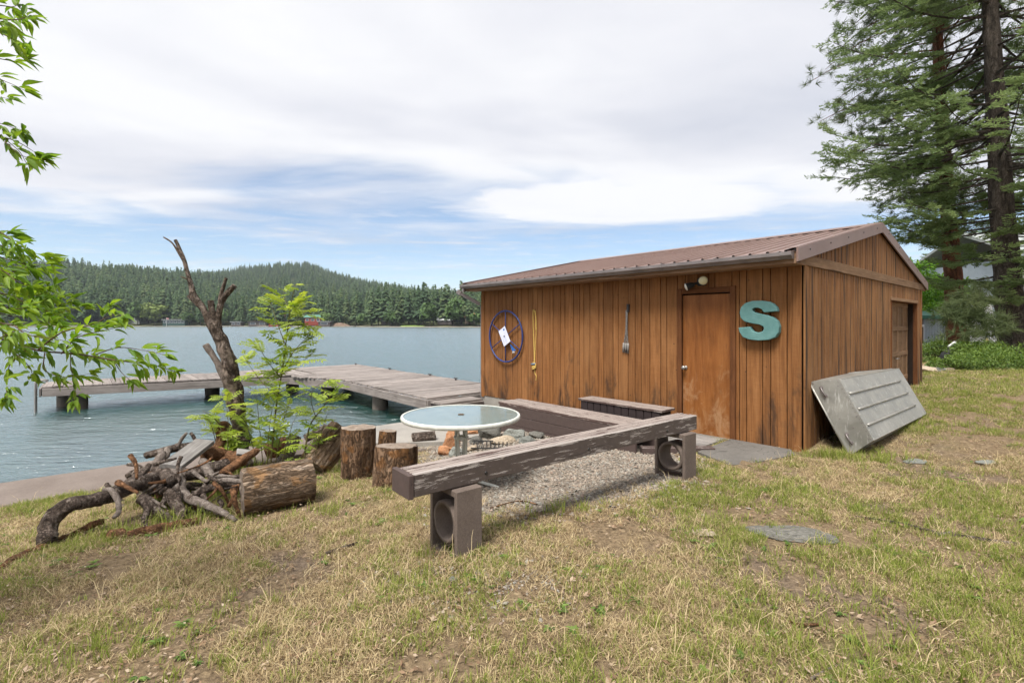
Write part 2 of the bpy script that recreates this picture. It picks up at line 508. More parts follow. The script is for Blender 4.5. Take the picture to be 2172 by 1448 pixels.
M['stem_green'] = plain('green_brown_stem', (0.10, 0.085, 0.035), 0.8, 0.2, 0, 0.3, 12)


def endgrain():
    m, t, b = new_mat('cut_end_grain', 0.9, 0.15)
    P = t.n('ShaderNodeTexCoord').outputs['Object']
    d = t.n('ShaderNodeVectorMath', {0: t.vmath('MULTIPLY', P, (1, 1, 0))}, operation='LENGTH').outputs['Value']
    d = t.math('ADD', d, t.math('MULTIPLY', t.noise(P, 7.0, 4.0), 0.03))
    rings = t.math('SINE', t.math('MULTIPLY', d, 420.0))
    n = t.noise(P, 14.0, 5.0, 0.65)
    col = t.ramp(n, [(0.3, (0.14, 0.105, 0.080)), (0.7, (0.33, 0.27, 0.22))])
    col = t.mix(t.remap(rings, 0.0, 1.0, 0.0, 0.25), col, (0.10, 0.07, 0.05))
    t.set(b.inputs['Base Color'], col)
    t.set(b.inputs['Normal'], t.bump(n, 0.4, 0.01))
    return m


M['endgrain'] = endgrain()
M['ash_leaf'] = leaf_mat('ash_leaf', (0.10, 0.21, 0.022), (0.25, 0.37, 0.045), 0.5)
M['rowan_leaf'] = leaf_mat('rowan_leaf', (0.19, 0.29, 0.035), (0.40, 0.48, 0.090), 0.5)
M['shrub_leaf'] = leaf_mat('shrub_leaf', (0.055, 0.115, 0.022), (0.21, 0.30, 0.07), 0.4)
M['decid_leaf'] = leaf_mat('maple_leaf', (0.075, 0.185, 0.018), (0.19, 0.36, 0.035), 0.4)
M['fir_needle'] = needle_mat('fir_needle', (0.085, 0.125, 0.048), (0.175, 0.245, 0.092), (0.30, 0.37, 0.145), 0.5)
M['pine_needle'] = needle_mat('pine_needle', (0.065, 0.090, 0.045), (0.13, 0.17, 0.075), (0.22, 0.25, 0.11), 0.5)
M['far_needle'] = needle_mat('far_conifer', (0.028, 0.052, 0.028), (0.064, 0.108, 0.048), (0.135, 0.170, 0.072), 0.2)
M['far_leaf'] = needle_mat('far_broadleaf', (0.05, 0.09, 0.03), (0.09, 0.15, 0.05), (0.14, 0.21, 0.07), 0.15)


def blade_mat(name, c0, c1, c2, trans):
    m, t, b = new_mat(name, 0.7, 0.2)
    a = t.n('ShaderNodeAttribute', attribute_name='tint').outputs['Fac']
    rnd = t.n('ShaderNodeObjectInfo').outputs['Random']
    a2 = t.math('ADD', t.math('MULTIPLY', a, 0.75), t.math('MULTIPLY', rnd, 0.25))
    col = t.ramp(a2, [(0.0, c0), (0.5, c1), (1.0, c2)])
    t.set(b.inputs['Base Color'], col)
    tr = t.n('ShaderNodeBsdfTranslucent', {0: col})
    mx = t.n('ShaderNodeMixShader', {0: trans, 1: b.outputs[0], 2: tr.outputs[0]})
    m.node_tree.links.new(mx.outputs[0], m.node_tree.nodes['Material Output'].inputs[0])
    return m


M['straw'] = blade_mat('dry_grass_blade', (0.15, 0.098, 0.052), (0.42, 0.320, 0.175), (0.66, 0.545, 0.33), 0.3)
M['blade'] = blade_mat('green_grass_blade', (0.090, 0.135, 0.022), (0.235, 0.285, 0.050), (0.42, 0.43, 0.13), 0.4)


def rock_mat(name, c0, c1, c2):
    m, t, b = new_mat(name, 0.85, 0.25)
    P, rnd = objc(t)
    n = t.noise(P, 9.0, 6.0, 0.65, 0.5)
    s = t.noise(t.mapping(P, (4, 4, 30)), 1.0, 4.0, 0.6, 0.6)
    col = t.ramp(n, [(0.28, c0), (0.5, c1), (0.74, c2)])
    col = t.mix(t.remap(s, 0.45, 0.65, 0.0, 0.4), col, c0)
    br = t.math('ADD', 0.75, t.math('MULTIPLY', rnd, 0.5))
    col = t.mix(1.0, col, t.n('ShaderNodeCombineXYZ', {0: br, 1: br, 2: br}).outputs[0], 'MULTIPLY')
    t.set(b.inputs['Base Color'], col)
    t.set(b.inputs['Normal'], t.bump(t.math('ADD', n, s), 0.5, 0.012))
    return m


M['rock'] = rock_mat('grey_green_rock', (0.085, 0.09, 0.08), (0.18, 0.185, 0.165), (0.29, 0.295, 0.27))
M['rock_orange'] = rock_mat('rusty_orange_rock', (0.20, 0.075, 0.03), (0.40, 0.19, 0.09), (0.45, 0.32, 0.22))
M['rock_dark'] = rock_mat('dark_rock', (0.05, 0.048, 0.042), (0.12, 0.115, 0.10), (0.21, 0.20, 0.18))
M['rock_tan'] = rock_mat('tan_rock', (0.20, 0.15, 0.10), (0.36, 0.29, 0.21), (0.48, 0.42, 0.34))


def chip_mat():
    m, t, b = new_mat('slate_chip', 0.8, 0.25)
    rnd = t.n('ShaderNodeObjectInfo').outputs['Random']
    n = t.noise(pos(t), 60.0, 3.0)
    col = t.ramp(rnd, [(0.0, (0.07, 0.057, 0.047)), (0.25, (0.20, 0.155, 0.115)), (0.5, (0.27, 0.20, 0.138)), (0.7, (0.19, 0.185, 0.16)), (0.85, (0.36, 0.32, 0.265)), (1.0, (0.20, 0.108, 0.065))])
    col = t.mix(0.35, col, t.ramp(n, [(0.3, (0.08, 0.07, 0.06)), (0.7, (0.45, 0.42, 0.37))]))
    t.set(b.inputs['Base Color'], col)
    return m


M['chip'] = chip_mat()


def ground_mat():
    m, t, b = new_mat('lawn_soil', 0.95, 0.1)
    P = pos(t)
    n = t.noise(P, 1.1, 6.0, 0.62, 0.3)
    f = t.noise(P, 28.0, 6.0, 0.72, 0.8)
    g = t.noise(t.mapping(P, (1, 1, 1), (7, 3, 0)), 0.55, 5.0, 0.6)
    soil = t.ramp(f, [(0.28, (0.075, 0.052, 0.034)), (0.5, (0.20, 0.145, 0.088)), (0.75, (0.36, 0.27, 0.165))])
    bare = t.ramp(f, [(0.3, (0.085, 0.062, 0.047)), (0.7, (0.235, 0.178, 0.132))])
    col = t.mix(t.remap(n, 0.50, 0.68, 0.0, 0.85), soil, bare)
    green = t.ramp(f, [(0.3, (0.06, 0.075, 0.02)), (0.7, (0.20, 0.21, 0.065))])
    col = t.mix(t.remap(g, 0.48, 0.70, 0.0, 0.55), col, green)
    t.set(b.inputs['Base Color'], col)
    t.set(b.inputs['Normal'], t.bump(f, 0.9, 0.03))
    return m


M['ground'] = ground_mat()


def gravel_base():
    m, t, b = new_mat('gravel_bed', 0.92, 0.15)
    P = pos(t)
    v = t.n('ShaderNodeTexVoronoi', {'Vector': P, 'Scale': 42.0})
    n = t.noise(P, 60.0, 4.0)
    col = t.ramp(v.outputs['Color'], [(0.1, (0.06, 0.05, 0.04)), (0.5, (0.17, 0.135, 0.10)), (0.9, (0.28, 0.235, 0.19))])
    col = t.mix(0.3, col, t.ramp(n, [(0.3, (0.07, 0.06, 0.05)), (0.7, (0.36, 0.32, 0.27))]))
    t.set(b.inputs['Base Color'], col)
    t.set(b.inputs['Normal'], t.bump(v.outputs['Distance'], 0.8, 0.02))
    return m


M['gravel'] = gravel_base()


def water_mat():
    m, t, b = new_mat('lake_water', 0.3, 0.0)
    b.inputs['IOR'].default_value = 1.333
    P = pos(t)
    # chop: crests run roughly along the shore, fine ripples on top
    w1 = t.noise(t.mapping(P, (0.55, 1.35, 1), (0, 0, 0), (0, 0, R(-18))), 1.0, 3.0, 0.5, 0.6)
    w2 = t.noise(t.mapping(P, (1.9, 4.6, 1), (2, 5, 0), (0, 0, R(-12))), 1.0, 3.0, 0.55, 0.8)
    w3 = t.noise(t.mapping(P, (6.5, 14, 1), (5, 1, 0), (0, 0, R(5))), 1.0, 3.0, 0.6, 0.5)
    h = t.math('ADD', t.math('MULTIPLY', w1, 0.50), t.math('ADD', t.math('MULTIPLY', w2, 0.36), t.math('MULTIPLY', w3, 0.085)))
    nrm = t.bump(h, 1.0, 0.265)
    t.set(b.inputs['Normal'], nrm)
    n = t.noise(P, 0.25, 3.0)
    t.set(b.inputs['Base Color'], t.ramp(n, [(0.3, (0.003, 0.040, 0.034)), (0.7, (0.006, 0.060, 0.050))]))
    # wind-roughened surface: mirror share grows towards grazing view as on real chop
    gl = t.n('ShaderNodeBsdfGlossy', {'Color': (0.93, 0.97, 1.0, 1), 'Roughness': 0.22, 'Normal': nrm})
    fr = t.n('ShaderNodeFresnel', {'IOR': 1.333, 'Normal': nrm}).outputs[0]
    fac = t.math('ADD', 0.33, t.math('MULTIPLY', fr, 0.67), clamp=True)
    mx = t.n('ShaderNodeMixShader', {0: fac, 1: b.outputs[0], 2: gl.outputs[0]})
    m.node_tree.links.new(mx.outputs[0], m.node_tree.nodes['Material Output'].inputs[0])
    return m


M['water'] = water_mat()


def hill_mat():
    m, t, b = new_mat('forest_floor', 0.95, 0.1)
    n = t.noise(pos(t), 0.05, 6.0, 0.6)
    t.set(b.inputs['Base Color'], t.ramp(n, [(0.35, (0.045, 0.065, 0.03)), (0.55, (0.09, 0.10, 0.045)), (0.75, (0.17, 0.15, 0.08))]))
    return m


M['hill'] = hill_mat()
M['beach'] = plain('shore_gravel', (0.28, 0.25, 0.21), 0.9, 0.1, 0, 0.25, 0.3)

# ------------------------------------------------------------------ object helpers
ORIGIN = {}


def tag(o, label=None, cat=None, group=None, kind=None):
    if label: o['label'] = label
    if cat: o['category'] = cat
    if group: o['group'] = group
    if kind: o['kind'] = kind
    return o


def thing(name, loc, label, cat, group=None):
    o = bpy.data.objects.new(name, None)
    o.empty_display_size = 0.1
    COL.objects.link(o)
    o.location = loc
    ORIGIN[o.name] = Vector(loc)
    return tag(o, label, cat, group)


def origin(parent):
    return ORIGIN.get(parent.name, Vector((0, 0, 0))) if parent else Vector((0, 0, 0))


def link(o, parent=None):
    COL.objects.link(o)
    if parent:
        o.parent = parent
        ORIGIN[o.name] = origin(parent)
    return o


def fast_mesh(name, V, Fs, mat, smooth=False, tint=None):
    """V (n,3); Fs list of index arrays (m,3) or (m,4)"""
    me = bpy.data.meshes.new(name)
    V = np.asarray(V, dtype=np.float32)
    me.vertices.add(len(V))
    me.vertices.foreach_set('co', V.ravel())
    Fs = [np.asarray(f, dtype=np.int32) for f in Fs if len(f)]
    nl = sum(f.size for f in Fs)
    me.loops.add(nl)
    me.loops.foreach_set('vertex_index', np.concatenate([f.ravel() for f in Fs]))
    tot = np.concatenate([np.full(len(f), f.shape[1], np.int32) for f in Fs])
    st = np.concatenate([[0], np.cumsum(tot)[:-1]]).astype(np.int32)
    me.polygons.add(len(tot))
    me.polygons.foreach_set('loop_start', st)
    me.polygons.foreach_set('loop_total', tot)
    if smooth:
        me.polygons.foreach_set('use_smooth', np.ones(len(tot), dtype=bool))
    if tint is not None:
        a = me.attributes.new('tint', 'FLOAT', 'POINT')
        a.data.foreach_set('value', np.asarray(tint, dtype=np.float32))
    if mat:
        me.materials.append(mat)
    me.update()
    me.validate()
    return me


class MB:
    def __init__(s):
        s.v, s.f, s.t = [], [], []

    def add(s, vs, fs, tint=0.0):
        o = len(s.v)
        s.v += [tuple(v) for v in vs]
        s.f += [tuple(i + o for i in f) for f in fs]
        s.t += [tint] * len(vs)

    def box(s, c, size, ax=None, bev=0.0):
        """chamfer-free box, axes ax = (X, Y, Z) unit vectors"""
        c = Vector(c)
        X, Y, Z = ax or (Vector((1, 0, 0)), Vector((0, 1, 0)), Vector((0, 0, 1)))
        hx, hy, hz = size[0] / 2, size[1] / 2, size[2] / 2
        if bev <= 0:
            vs = [c + X * (sx * hx) + Y * (sy * hy) + Z * (sz * hz) for sx in (-1, 1) for sy in (-1, 1) for sz in (-1, 1)]
            s.add(vs, [(0, 1, 3, 2), (4, 6, 7, 5), (0, 4, 5, 1), (2, 3, 7, 6), (0, 2, 6, 4), (1, 5, 7, 3)])
            return
        b = min(bev, hx * .45, hy * .45, hz * .45)
        vs, ix = [], {}
        for sx in (-1, 1):
            for sy in (-1, 1):
                for sz in (-1, 1):
                    for k in range(3):
                        d = [hx - b, hy - b, hz - b]
                        d[k] += b
                        ix[(sx, sy, sz, k)] = len(vs)
                        vs.append(c + X * (sx * d[0]) + Y * (sy * d[1]) + Z * (sz * d[2]))
        fs = []
        for k in range(3):
            for sg in (-1, 1):
                q = []
                for (p, r) in ((-1, -1), (1, -1), (1, 1), (-1, 1)):
                    t = [0, 0, 0]; t[k] = sg; t[(k + 1) % 3] = p; t[(k + 2) % 3] = r
                    q.append(ix[(*t, k)])
                fs.append(tuple(q if sg > 0 else q[::-1]))
        for k in range(3):       # edges along axis k
            i, j = (k + 1) % 3, (k + 2) % 3
            for p in (-1, 1):
                for r in (-1, 1):
                    t0 = [0, 0, 0]; t0[k] = -1; t0[i] = p; t0[j] = r
                    t1 = list(t0); t1[k] = 1
                    q = [ix[(*t0, i)], ix[(*t1, i)], ix[(*t1, j)], ix[(*t0, j)]]
                    fs.append(tuple(q if p * r < 0 else q[::-1]))
        for sx in (-1, 1):
            for sy in (-1, 1):
                for sz in (-1, 1):
                    q = [ix[(sx, sy, sz, k)] for k in range(3)]
                    fs.append(tuple(q if sx * sy * sz > 0 else q[::-1]))
        s.add(vs, fs)

    def prism(s, poly, n):
        """poly: list of Vectors (planar), extruded by n"""
        k = len(poly)
        vs = [Vector(p) for p in poly] + [Vector(p) + Vector(n) for p in poly]
        s.add(vs, [tuple(range(k))[::-1], tuple(range(k, 2 * k))] + [(i, (i + 1) % k, (i + 1) % k + k, i + k) for i in range(k)])

    def tube(s, pts, radii, seg=8, jit=0.0, freq=6.0, caps=True, sub=1, tint=0.0, flat=None):
        P = [Vector(p) for p in pts]
        Rr = list(radii) if hasattr(radii, '__len__') else [radii] * len(P)
        if sub > 1 and len(P) > 2:
            P, Rr = catmull(P, Rr, sub)
        n = len(P)
        T = []
        for i in range(n):
            d = P[min(i + 1, n - 1)] - P[max(i - 1, 0)]
            T.append(d.normalized() if d.length > 1e-9 else Vector((0, 0, 1)))
        up = Vector((0, 0, 1)) if abs(T[0].z) < 0.9 else Vector((1, 0, 0))
        u = (up - T[0] * up.dot(T[0])).normalized()
        vs = []
        for i in range(n):
            u = (u - T[i] * u.dot(T[i]))
            u = u.normalized() if u.length > 1e-6 else T[i].orthogonal().normalized()
            w = T[i].cross(u)
            for k in range(seg):
                a = 2 * math.pi * k / seg
                q = u * math.cos(a) + w * math.sin(a)
                r = Rr[i]
                if jit:
                    r *= 1 + jit * mnoise.noise((P[i] + q * Rr[i]) * freq)
                vs.append(P[i] + q * r)
        fs = []
        for i in range(n - 1):
            for k in range(seg):
                a, b = i * seg + k, i * seg + (k + 1) % seg
                fs.append((a, b, b + seg, a + seg))
        if caps:
            fs.append(tuple(range(seg))[::-1])
            fs.append(tuple(range((n - 1) * seg, n * seg)))
        s.add(vs, fs, tint)

    def lathe(s, prof, c=(0, 0, 0), seg=24, ax=None, caps=True):
        c = Vector(c)
        X, Y, Z = ax or (Vector((1, 0, 0)), Vector((0, 1, 0)), Vector((0, 0, 1)))
        vs, fs = [], []
        for r, h in prof:
            for k in range(seg):
                a = 2 * math.pi * k / seg
                vs.append(c + X * (r * math.cos(a)) + Y * (r * math.sin(a)) + Z * h)
        for i in range(len(prof) - 1):
            for k in range(seg):
                a, b = i * seg + k, i * seg + (k + 1) % seg
                fs.append((a, b, b + seg, a + seg))
        if caps and prof[0][0] > 1e-6: fs.append(tuple(range(seg))[::-1])
        if caps and prof[-1][0] > 1e-6: fs.append(tuple(range((len(prof) - 1) * seg, len(prof) * seg)))
        s.add(vs, fs)

    def build(s, name, mat, parent=None, smooth=False, loc=None):
        o0 = Vector(loc) if loc is not None and parent is None else origin(parent)
        me = bpy.data.meshes.new(name)
        me.from_pydata([(v[0] - o0.x, v[1] - o0.y, v[2] - o0.z) for v in s.v], [], s.f)
        if any(s.t):
            a = me.attributes.new('tint', 'FLOAT', 'POINT')
            a.data.foreach_set('value', s.t)
        me.materials.append(mat)
        if smooth:
            me.polygons.foreach_set('use_smooth', [True] * len(me.polygons))
        me.update()
        o = bpy.data.objects.new(name, me)
        link(o, parent)
        if parent is None and loc is not None:
            o.location = loc
            ORIGIN[o.name] = Vector(loc)
        return o


def catmull(P, Rr, sub):
    out, ro = [], []
    n = len(P)
    for i in range(n - 1):
        p0, p1, p2, p3 = P[max(i - 1, 0)], P[i], P[i + 1], P[min(i + 2, n - 1)]
        for k in range(sub):
            t = k / sub
            out.append(0.5 * ((2 * p1) + (p2 - p0) * t + (2 * p0 - 5 * p1 + 4 * p2 - p3) * t * t + (3 * p1 - p0 - 3 * p2 + p3) * t ** 3))
            ro.append(Rr[i] + (Rr[i + 1] - Rr[i]) * t)
    out.append(P[-1]); ro.append(Rr[-1])
    return out, ro


def board(name, p0, p1, width, thick, normal, mat, parent=None, bev=0.004, jit=0.0):
    """one board from p0 to p1 (centre line), local X along it, local Z its face normal"""
    p0, p1 = Vector(p0), Vector(p1)
    X = (p1 - p0).normalized()
    Z = (Vector(normal) - X * X.dot(Vector(normal))).normalized()
    Y = Z.cross(X)
    mb = MB()
    mb.box((0, 0, 0), ((p1 - p0).length, width, thick), bev=bev)
    me = bpy.data.meshes.new(name)
    me.from_pydata(mb.v, [], mb.f)
    me.materials.append(mat)
    o = bpy.data.objects.new(name, me)
    COL.objects.link(o)
    Mx = Matrix((X, Y, Z)).transposed().to_4x4()
    if jit:
        Mx = Mx @ Euler((random.gauss(0, jit), random.gauss(0, jit), random.gauss(0, jit))).to_matrix().to_4x4()
    c = (p0 + p1) / 2
    if parent:
        o.parent = parent
        c = c - origin(parent)
        ORIGIN[o.name] = origin(parent)
    Mx.translation = c
    o.matrix_local = Mx
    return o


def sheet(name, poly, z_or_fn, mat, thick=None, kind='structure'):
    mb = MB()
    pts = [Vector((p[0], p[1], z_or_fn if not callable(z_or_fn) else z_or_fn(p[0], p[1]))) for p in poly]
    if thick:
        mb.prism([p - Vector((0, 0, thick)) for p in pts], (0, 0, thick))
    else:
        mb.add(pts, [tuple(range(len(pts)))])
    return tag(mb.build(name, mat), kind=kind)


def join_inst(templates, which, Rm, T, scl, tint):
    """templates: list of (V, tris). Returns V, F, tint for one joined mesh"""
    Vs, Fs, Ts = [], [], []
    off = 0
    which = np.asarray(which)
    for k, (tv, tf) in enumerate(templates):
        sel = np.where(which == k)[0]
        if not len(sel):
            continue
        v = np.einsum('nij,mj->nmi', Rm[sel], tv) * scl[sel][:, None, None] + T[sel][:, None, :]
        m = len(tv)
        Vs.append(v.reshape(-1, 3))
        Fs.append((tf[None] + (np.arange(len(sel)) * m)[:, None, None] + off).reshape(-1, tf.shape[1]))
        Ts.append(np.repeat(tint[sel], m))
        off += m * len(sel)
    return np.concatenate(Vs), Fs, np.concatenate(Ts)


def frames(dirs, up=None, roll=None):
    """rotation matrices whose X column is dirs (n,3); Z near up"""
    d = dirs / np.linalg.norm(dirs, axis=1, keepdims=True)
    if up is None:
        up = np.tile([0, 0, 1.0], (len(d), 1))
    y = np.cross(up, d)
    ny = np.linalg.norm(y, axis=1, keepdims=True)
    y = np.where(ny > 1e-4, y / np.maximum(ny, 1e-6), np.array([[0, 1.0, 0]]))
    z = np.cross(d, y)
    if roll is not None:
        c, s = np.cos(roll)[:, None], np.sin(roll)[:, None]
        y, z = y * c + z * s, z * c - y * s
    return np.stack([d, y, z], axis=2)


def gn_scatter(name, pts, rots, scl, idx, protos, kind='stuff', label=None, cat=None):
    """instance prototypes (unlinked objects) on points with a small geometry-nodes tree: for stuff only"""
    me = bpy.data.meshes.new(name)
    me.vertices.add(len(pts))
    me.vertices.foreach_set('co', np.asarray(pts, np.float32).ravel())
    a = me.attributes.new('rot', 'FLOAT_VECTOR', 'POINT'); a.data.foreach_set('vector', np.asarray(rots, np.float32).ravel())
    a = me.attributes.new('scl', 'FLOAT_VECTOR', 'POINT'); a.data.foreach_set('vector', np.asarray(scl, np.float32).ravel())
    a = me.attributes.new('idx', 'INT', 'POINT'); a.data.foreach_set('value', np.asarray(idx, np.int32))
    o = bpy.data.objects.new(name, me)
    COL.objects.link(o)
    c = bpy.data.collections.new(name + '_kinds')
    for p in protos:
        c.objects.link(p)
    ng = bpy.data.node_groups.new(name + '_scatter', 'GeometryNodeTree')
    ng.interface.new_socket('Geometry', in_out='INPUT', socket_type='NodeSocketGeometry')
    ng.interface.new_socket('Geometry', in_out='OUTPUT', socket_type='NodeSocketGeometry')
    nd, lk = ng.nodes, ng.links
    gi, go = nd.new('NodeGroupInput'), nd.new('NodeGroupOutput')
    ci = nd.new('GeometryNodeCollectionInfo')
    ci.inputs['Collection'].default_value = c
    ci.inputs['Separate Children'].default_value = True
    ci.inputs['Reset Children'].default_value = True
    ip = nd.new('GeometryNodeInstanceOnPoints')
    ip.inputs['Pick Instance'].default_value = True
    def attr(nm, dt):
        q = nd.new('GeometryNodeInputNamedAttribute'); q.data_type = dt; q.inputs['Name'].default_value = nm
        return q.outputs[0]
    lk.new(gi.outputs[0], ip.inputs['Points'])
    lk.new(ci.outputs[0], ip.inputs['Instance'])
    lk.new(attr('idx', 'INT'), ip.inputs['Instance Index'])
    e2r = nd.new('FunctionNodeEulerToRotation')
    lk.new(attr('rot', 'FLOAT_VECTOR'), e2r.inputs[0])
    lk.new(e2r.outputs[0], ip.inputs['Rotation'])
    lk.new(attr('scl', 'FLOAT_VECTOR'), ip.inputs['Scale'])
    lk.new(ip.outputs[0], go.inputs[0])
    md = o.modifiers.new('scatter', 'NODES')
    md.node_group = ng
    return tag(o, label, cat, None, kind)


def proto(name, V, Fs, mat, tint=None, smooth=False):
    return bpy.data.objects.new(name, fast_mesh(name, V, Fs, mat, smooth, tint))


# ------------------------------------------------------------------ the setting: ground, lake, far shore
def spaced(lo, f0, f1, hi, fine, grow=1.35):
    xs = list(np.arange(f0, f1 + 1e-6, fine))
    s = fine
    while xs[-1] < hi:
        s *= grow; xs.append(xs[-1] + s)
    s = fine
    while xs[0] > lo:
        s *= grow; xs.insert(0, xs[0] - s)
    return xs


def build_ground():
    As = spaced(-500, -9.5, 12.0, 500, 0.11)
    Bs = [b for b in spaced(-500, -8.0, 5.2, 5.2, 0.11)] + [5.4, 5.7, 6.0, 6.2, 6.6, 7.5, 9.0, 14.0]
    V = []
    for a in As:
        for b in Bs:
            p = S(a, b)
            far = abs(a) > 30 or b < -30
            V.append((p.x, p.y, gz(p.x, p.y, not far)))
    nb = len(Bs)
    i, j = np.meshgrid(np.arange(len(As) - 1), np.arange(nb - 1), indexing='ij')
    q = (i * nb + j).ravel()
    Fq = np.stack([q, q + nb, q + nb + 1, q + 1], 1)
    o = bpy.data.objects.new('ground', fast_mesh('ground', V, [Fq], M['ground'], True))
    COL.objects.link(o)
    tag(o, kind='structure')


build_ground()
wq = [S(-1500, 6.25), S(1500, 6.25), S(1500, 2600), S(-1500, 2600)]
sheet('lake_water', [(p.x, p.y) for p in wq], WATER_Z, M['water'])

# ridge of the far hills as (photo column, photo row of the tree tops, distance)
RIDGE = [(-1400, 560, 700), (-400, 570, 700), (0, 561, 700), (120, 566, 690), (300, 580, 680), (400, 588, 760), (470, 578, 1050), (540, 566, 1250),
         (600, 559, 1300), (660, 561, 1300), (700, 577, 1300), (760, 595, 1200), (820, 607, 1100), (880, 619, 1000), (930, 631, 900),
         (980, 634, 900), (1020, 626, 900), (1100, 610, 900), (1300, 595, 900), (1700, 585, 850), (2400, 575, 800), (3600, 575, 800)]
RU = [(r[0] - CX) / F for r in RIDGE]


def ridge(u):
    yr = float(np.interp(u, RU, [r[2] for r in RIDGE]))
    row = float(np.interp(u, RU, [r[1] for r in RIDGE]))
    return yr, (HY - row) / F * yr + CZ - 15.0


def shore_y(u):
    return 352 + 14 * math.sin(u * 9 + 1) - 55 * sm(-0.35, -0.12, u) + 6 * math.sin(u * 31)


def hz(u, y):
    yr, H = ridge(u)
    ys = shore_y(u)
    t = (y - ys) / (yr - ys)
    if t < 0:
        return WATER_Z + t * 60
    base = WATER_Z + 2.2 * sm(0, 0.05, t) + 1.5 * t
    if t > 1:
        return max(-1.0, H - (t - 1) * (yr - ys) * 0.25)
    x = u * y
    return base + (H - 3) * (sm(0.03, 1.0, t) * 0.45 + 0.55 * max(0, t - 0.05) ** 1.3 / 0.95 ** 1.3) + 3.5 * t * mnoise.noise(Vector((x * 0.012, y * 0.012, 1)))


def build_hills():
    us = np.linspace(-2.3, 2.3, 240)
    ts = np.concatenate([[-0.05, 0.0, 0.01, 0.025, 0.05], np.linspace(0.08, 1.0, 30), [1.1, 1.3, 1.8, 2.6]])
    V = []
    for u in us:
        yr, H = ridge(u); ys = shore_y(u)
        for t in ts:
            y = ys + t * (yr - ys)
            V.append((u * y, y, hz(u, y)))
    nb = len(ts)
    i, j = np.meshgrid(np.arange(len(us) - 1), np.arange(nb - 1), indexing='ij')
    q = (i * nb + j).ravel()
    o = bpy.data.objects.new('hills', fast_mesh('hills', V, [np.stack([q, q + nb, q + nb + 1, q + 1], 1)], M['hill'], True))
    COL.objects.link(o)
    tag(o, kind='structure')
    # gravel beach strip along the waterline
    mb = MB()
    prev = None
    for u in np.linspace(-1.6, 0.6, 160):
        ys = shore_y(u)
        wd = 2.0 + 2.5 * (0.5 + 0.5 * mnoise.noise(Vector((u * 14, 0, 0))))
        a = Vector((u * (ys - 1), ys - 1, WATER_Z - 0.2)); c = Vector((u * (ys + wd), ys + wd, max(hz(u, ys + wd) + 0.08, WATER_Z + 0.35)))
        if prev:
            mb.add([prev[0], a, c, prev[1]], [(0, 1, 2, 3)])
        prev = (a, c)
    tag(mb.build('beach', M['beach']), kind='structure')
    # far mountains seen through the gap, distance haze put into their blue colour
    mb = MB()
    Yd = 3500
    ridge_pts = [(700, 660), (820, 648), (900, 638), (925, 629), (940, 625), (952, 629), (962, 624), (975, 630), (1010, 637), (1100, 640), (1400, 650)]
    for i in range(len(ridge_pts) - 1):
        p, q = at(*ridge_pts[i], Yd), at(*ridge_pts[i + 1], Yd)
        pb, qb = Vector((p.x, Yd - 700, -5)), Vector((q.x, Yd - 700, -5))
        pc, qc = Vector((p.x, Yd + 700, -5)), Vector((q.x, Yd + 700, -5))
        mb.add([pb, qb, q, p, pc, qc], [(0, 1, 2, 3), (3, 2, 5, 4)])
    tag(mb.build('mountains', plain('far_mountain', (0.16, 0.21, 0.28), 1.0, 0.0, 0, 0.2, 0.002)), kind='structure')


build_hills()


def conifer_template(seed, tiers=17, slim=0.19, blades=9, bare=0.12):
    """unit-height conifer: ragged tiers of drooping triangular sprays"""
    r = np.random.default_rng(seed)
    V, Fc, T = [], [], []
    for k in range(tiers):
        f = k / (tiers - 1)
        z = bare + (0.985 - bare) * f
        rad = slim * (1 - f) ** 0.8 * (0.75 + 0.5 * r.random()) + 0.012
        if f < 0.2:
            rad *= 0.55 + 2.2 * f
        for b in range(blades if f < 0.8 else 5):
            an = r.random() * 2 * math.pi
            L = rad * (0.65 + 0.6 * r.random())
            wd = 0.028 + 0.030 * r.random() * (1 - f * 0.6)
            zz = z + (r.random() - 0.5) * 0.05
            c, s = math.cos(an), math.sin(an)
            droop = -0.35 * L + 0.06 * (r.random() - 0.3)
            o = len(V)
            tn = r.random()
            V += [(0.15 * L * c, 0.15 * L * s, zz + 0.012), (L * 0.62 * c - s * wd, L * 0.62 * s + c * wd, zz + droop * 0.5),
                  (L * c, L * s, zz + droop), (L * 0.62 * c + s * wd, L * 0.62 * s - c * wd, zz + droop * 0.5), (0.45 * L * c, 0.45 * L * s, zz + 0.035)]
            Fc += [(o, o + 1, o + 4), (o + 1, o + 2, o + 4), (o + 2, o + 3, o + 4), (o + 3, o, o + 4)]
            T += [tn] * 5
    return np.array(V), np.array(Fc), np.array(T)


def round_tree_template(seed, n=150, rx=0.36):
    r = np.random.default_rng(seed)
    V, Fc, T = [], [], []
    lobes = [(r.normal(0, 0.13), r.normal(0, 0.13), 0.45 + 0.35 * r.random(), 0.17 + 0.1 * r.random()) for _ in range(9)]
    for i in range(n):
        lx, ly, lz, lr = lobes[i % 9]
        d = r.normal(size=3); d /= np.linalg.norm(d)
        p = np.array([lx, ly, lz]) + d * lr * (0.6 + 0.4 * r.random())
        s = 0.05 + 0.05 * r.random()
        e1 = r.normal(size=3); e1 /= np.linalg.norm(e1)
        e2 = np.cross(e1, d); e2 /= np.linalg.norm(e2) + 1e-6
        o = len(V)
        V += [p - e1 * s, p - e2 * s * 0.7, p + e1 * s, p + e2 * s * 0.7]
        Fc += [(o, o + 1, o + 2), (o, o + 2, o + 3)]
        T += [0.2 + 0.8 * r.random() * (0.5 + 0.5 * (p[2]))] * 4
    return np.array(V), np.array(Fc), np.array(T)


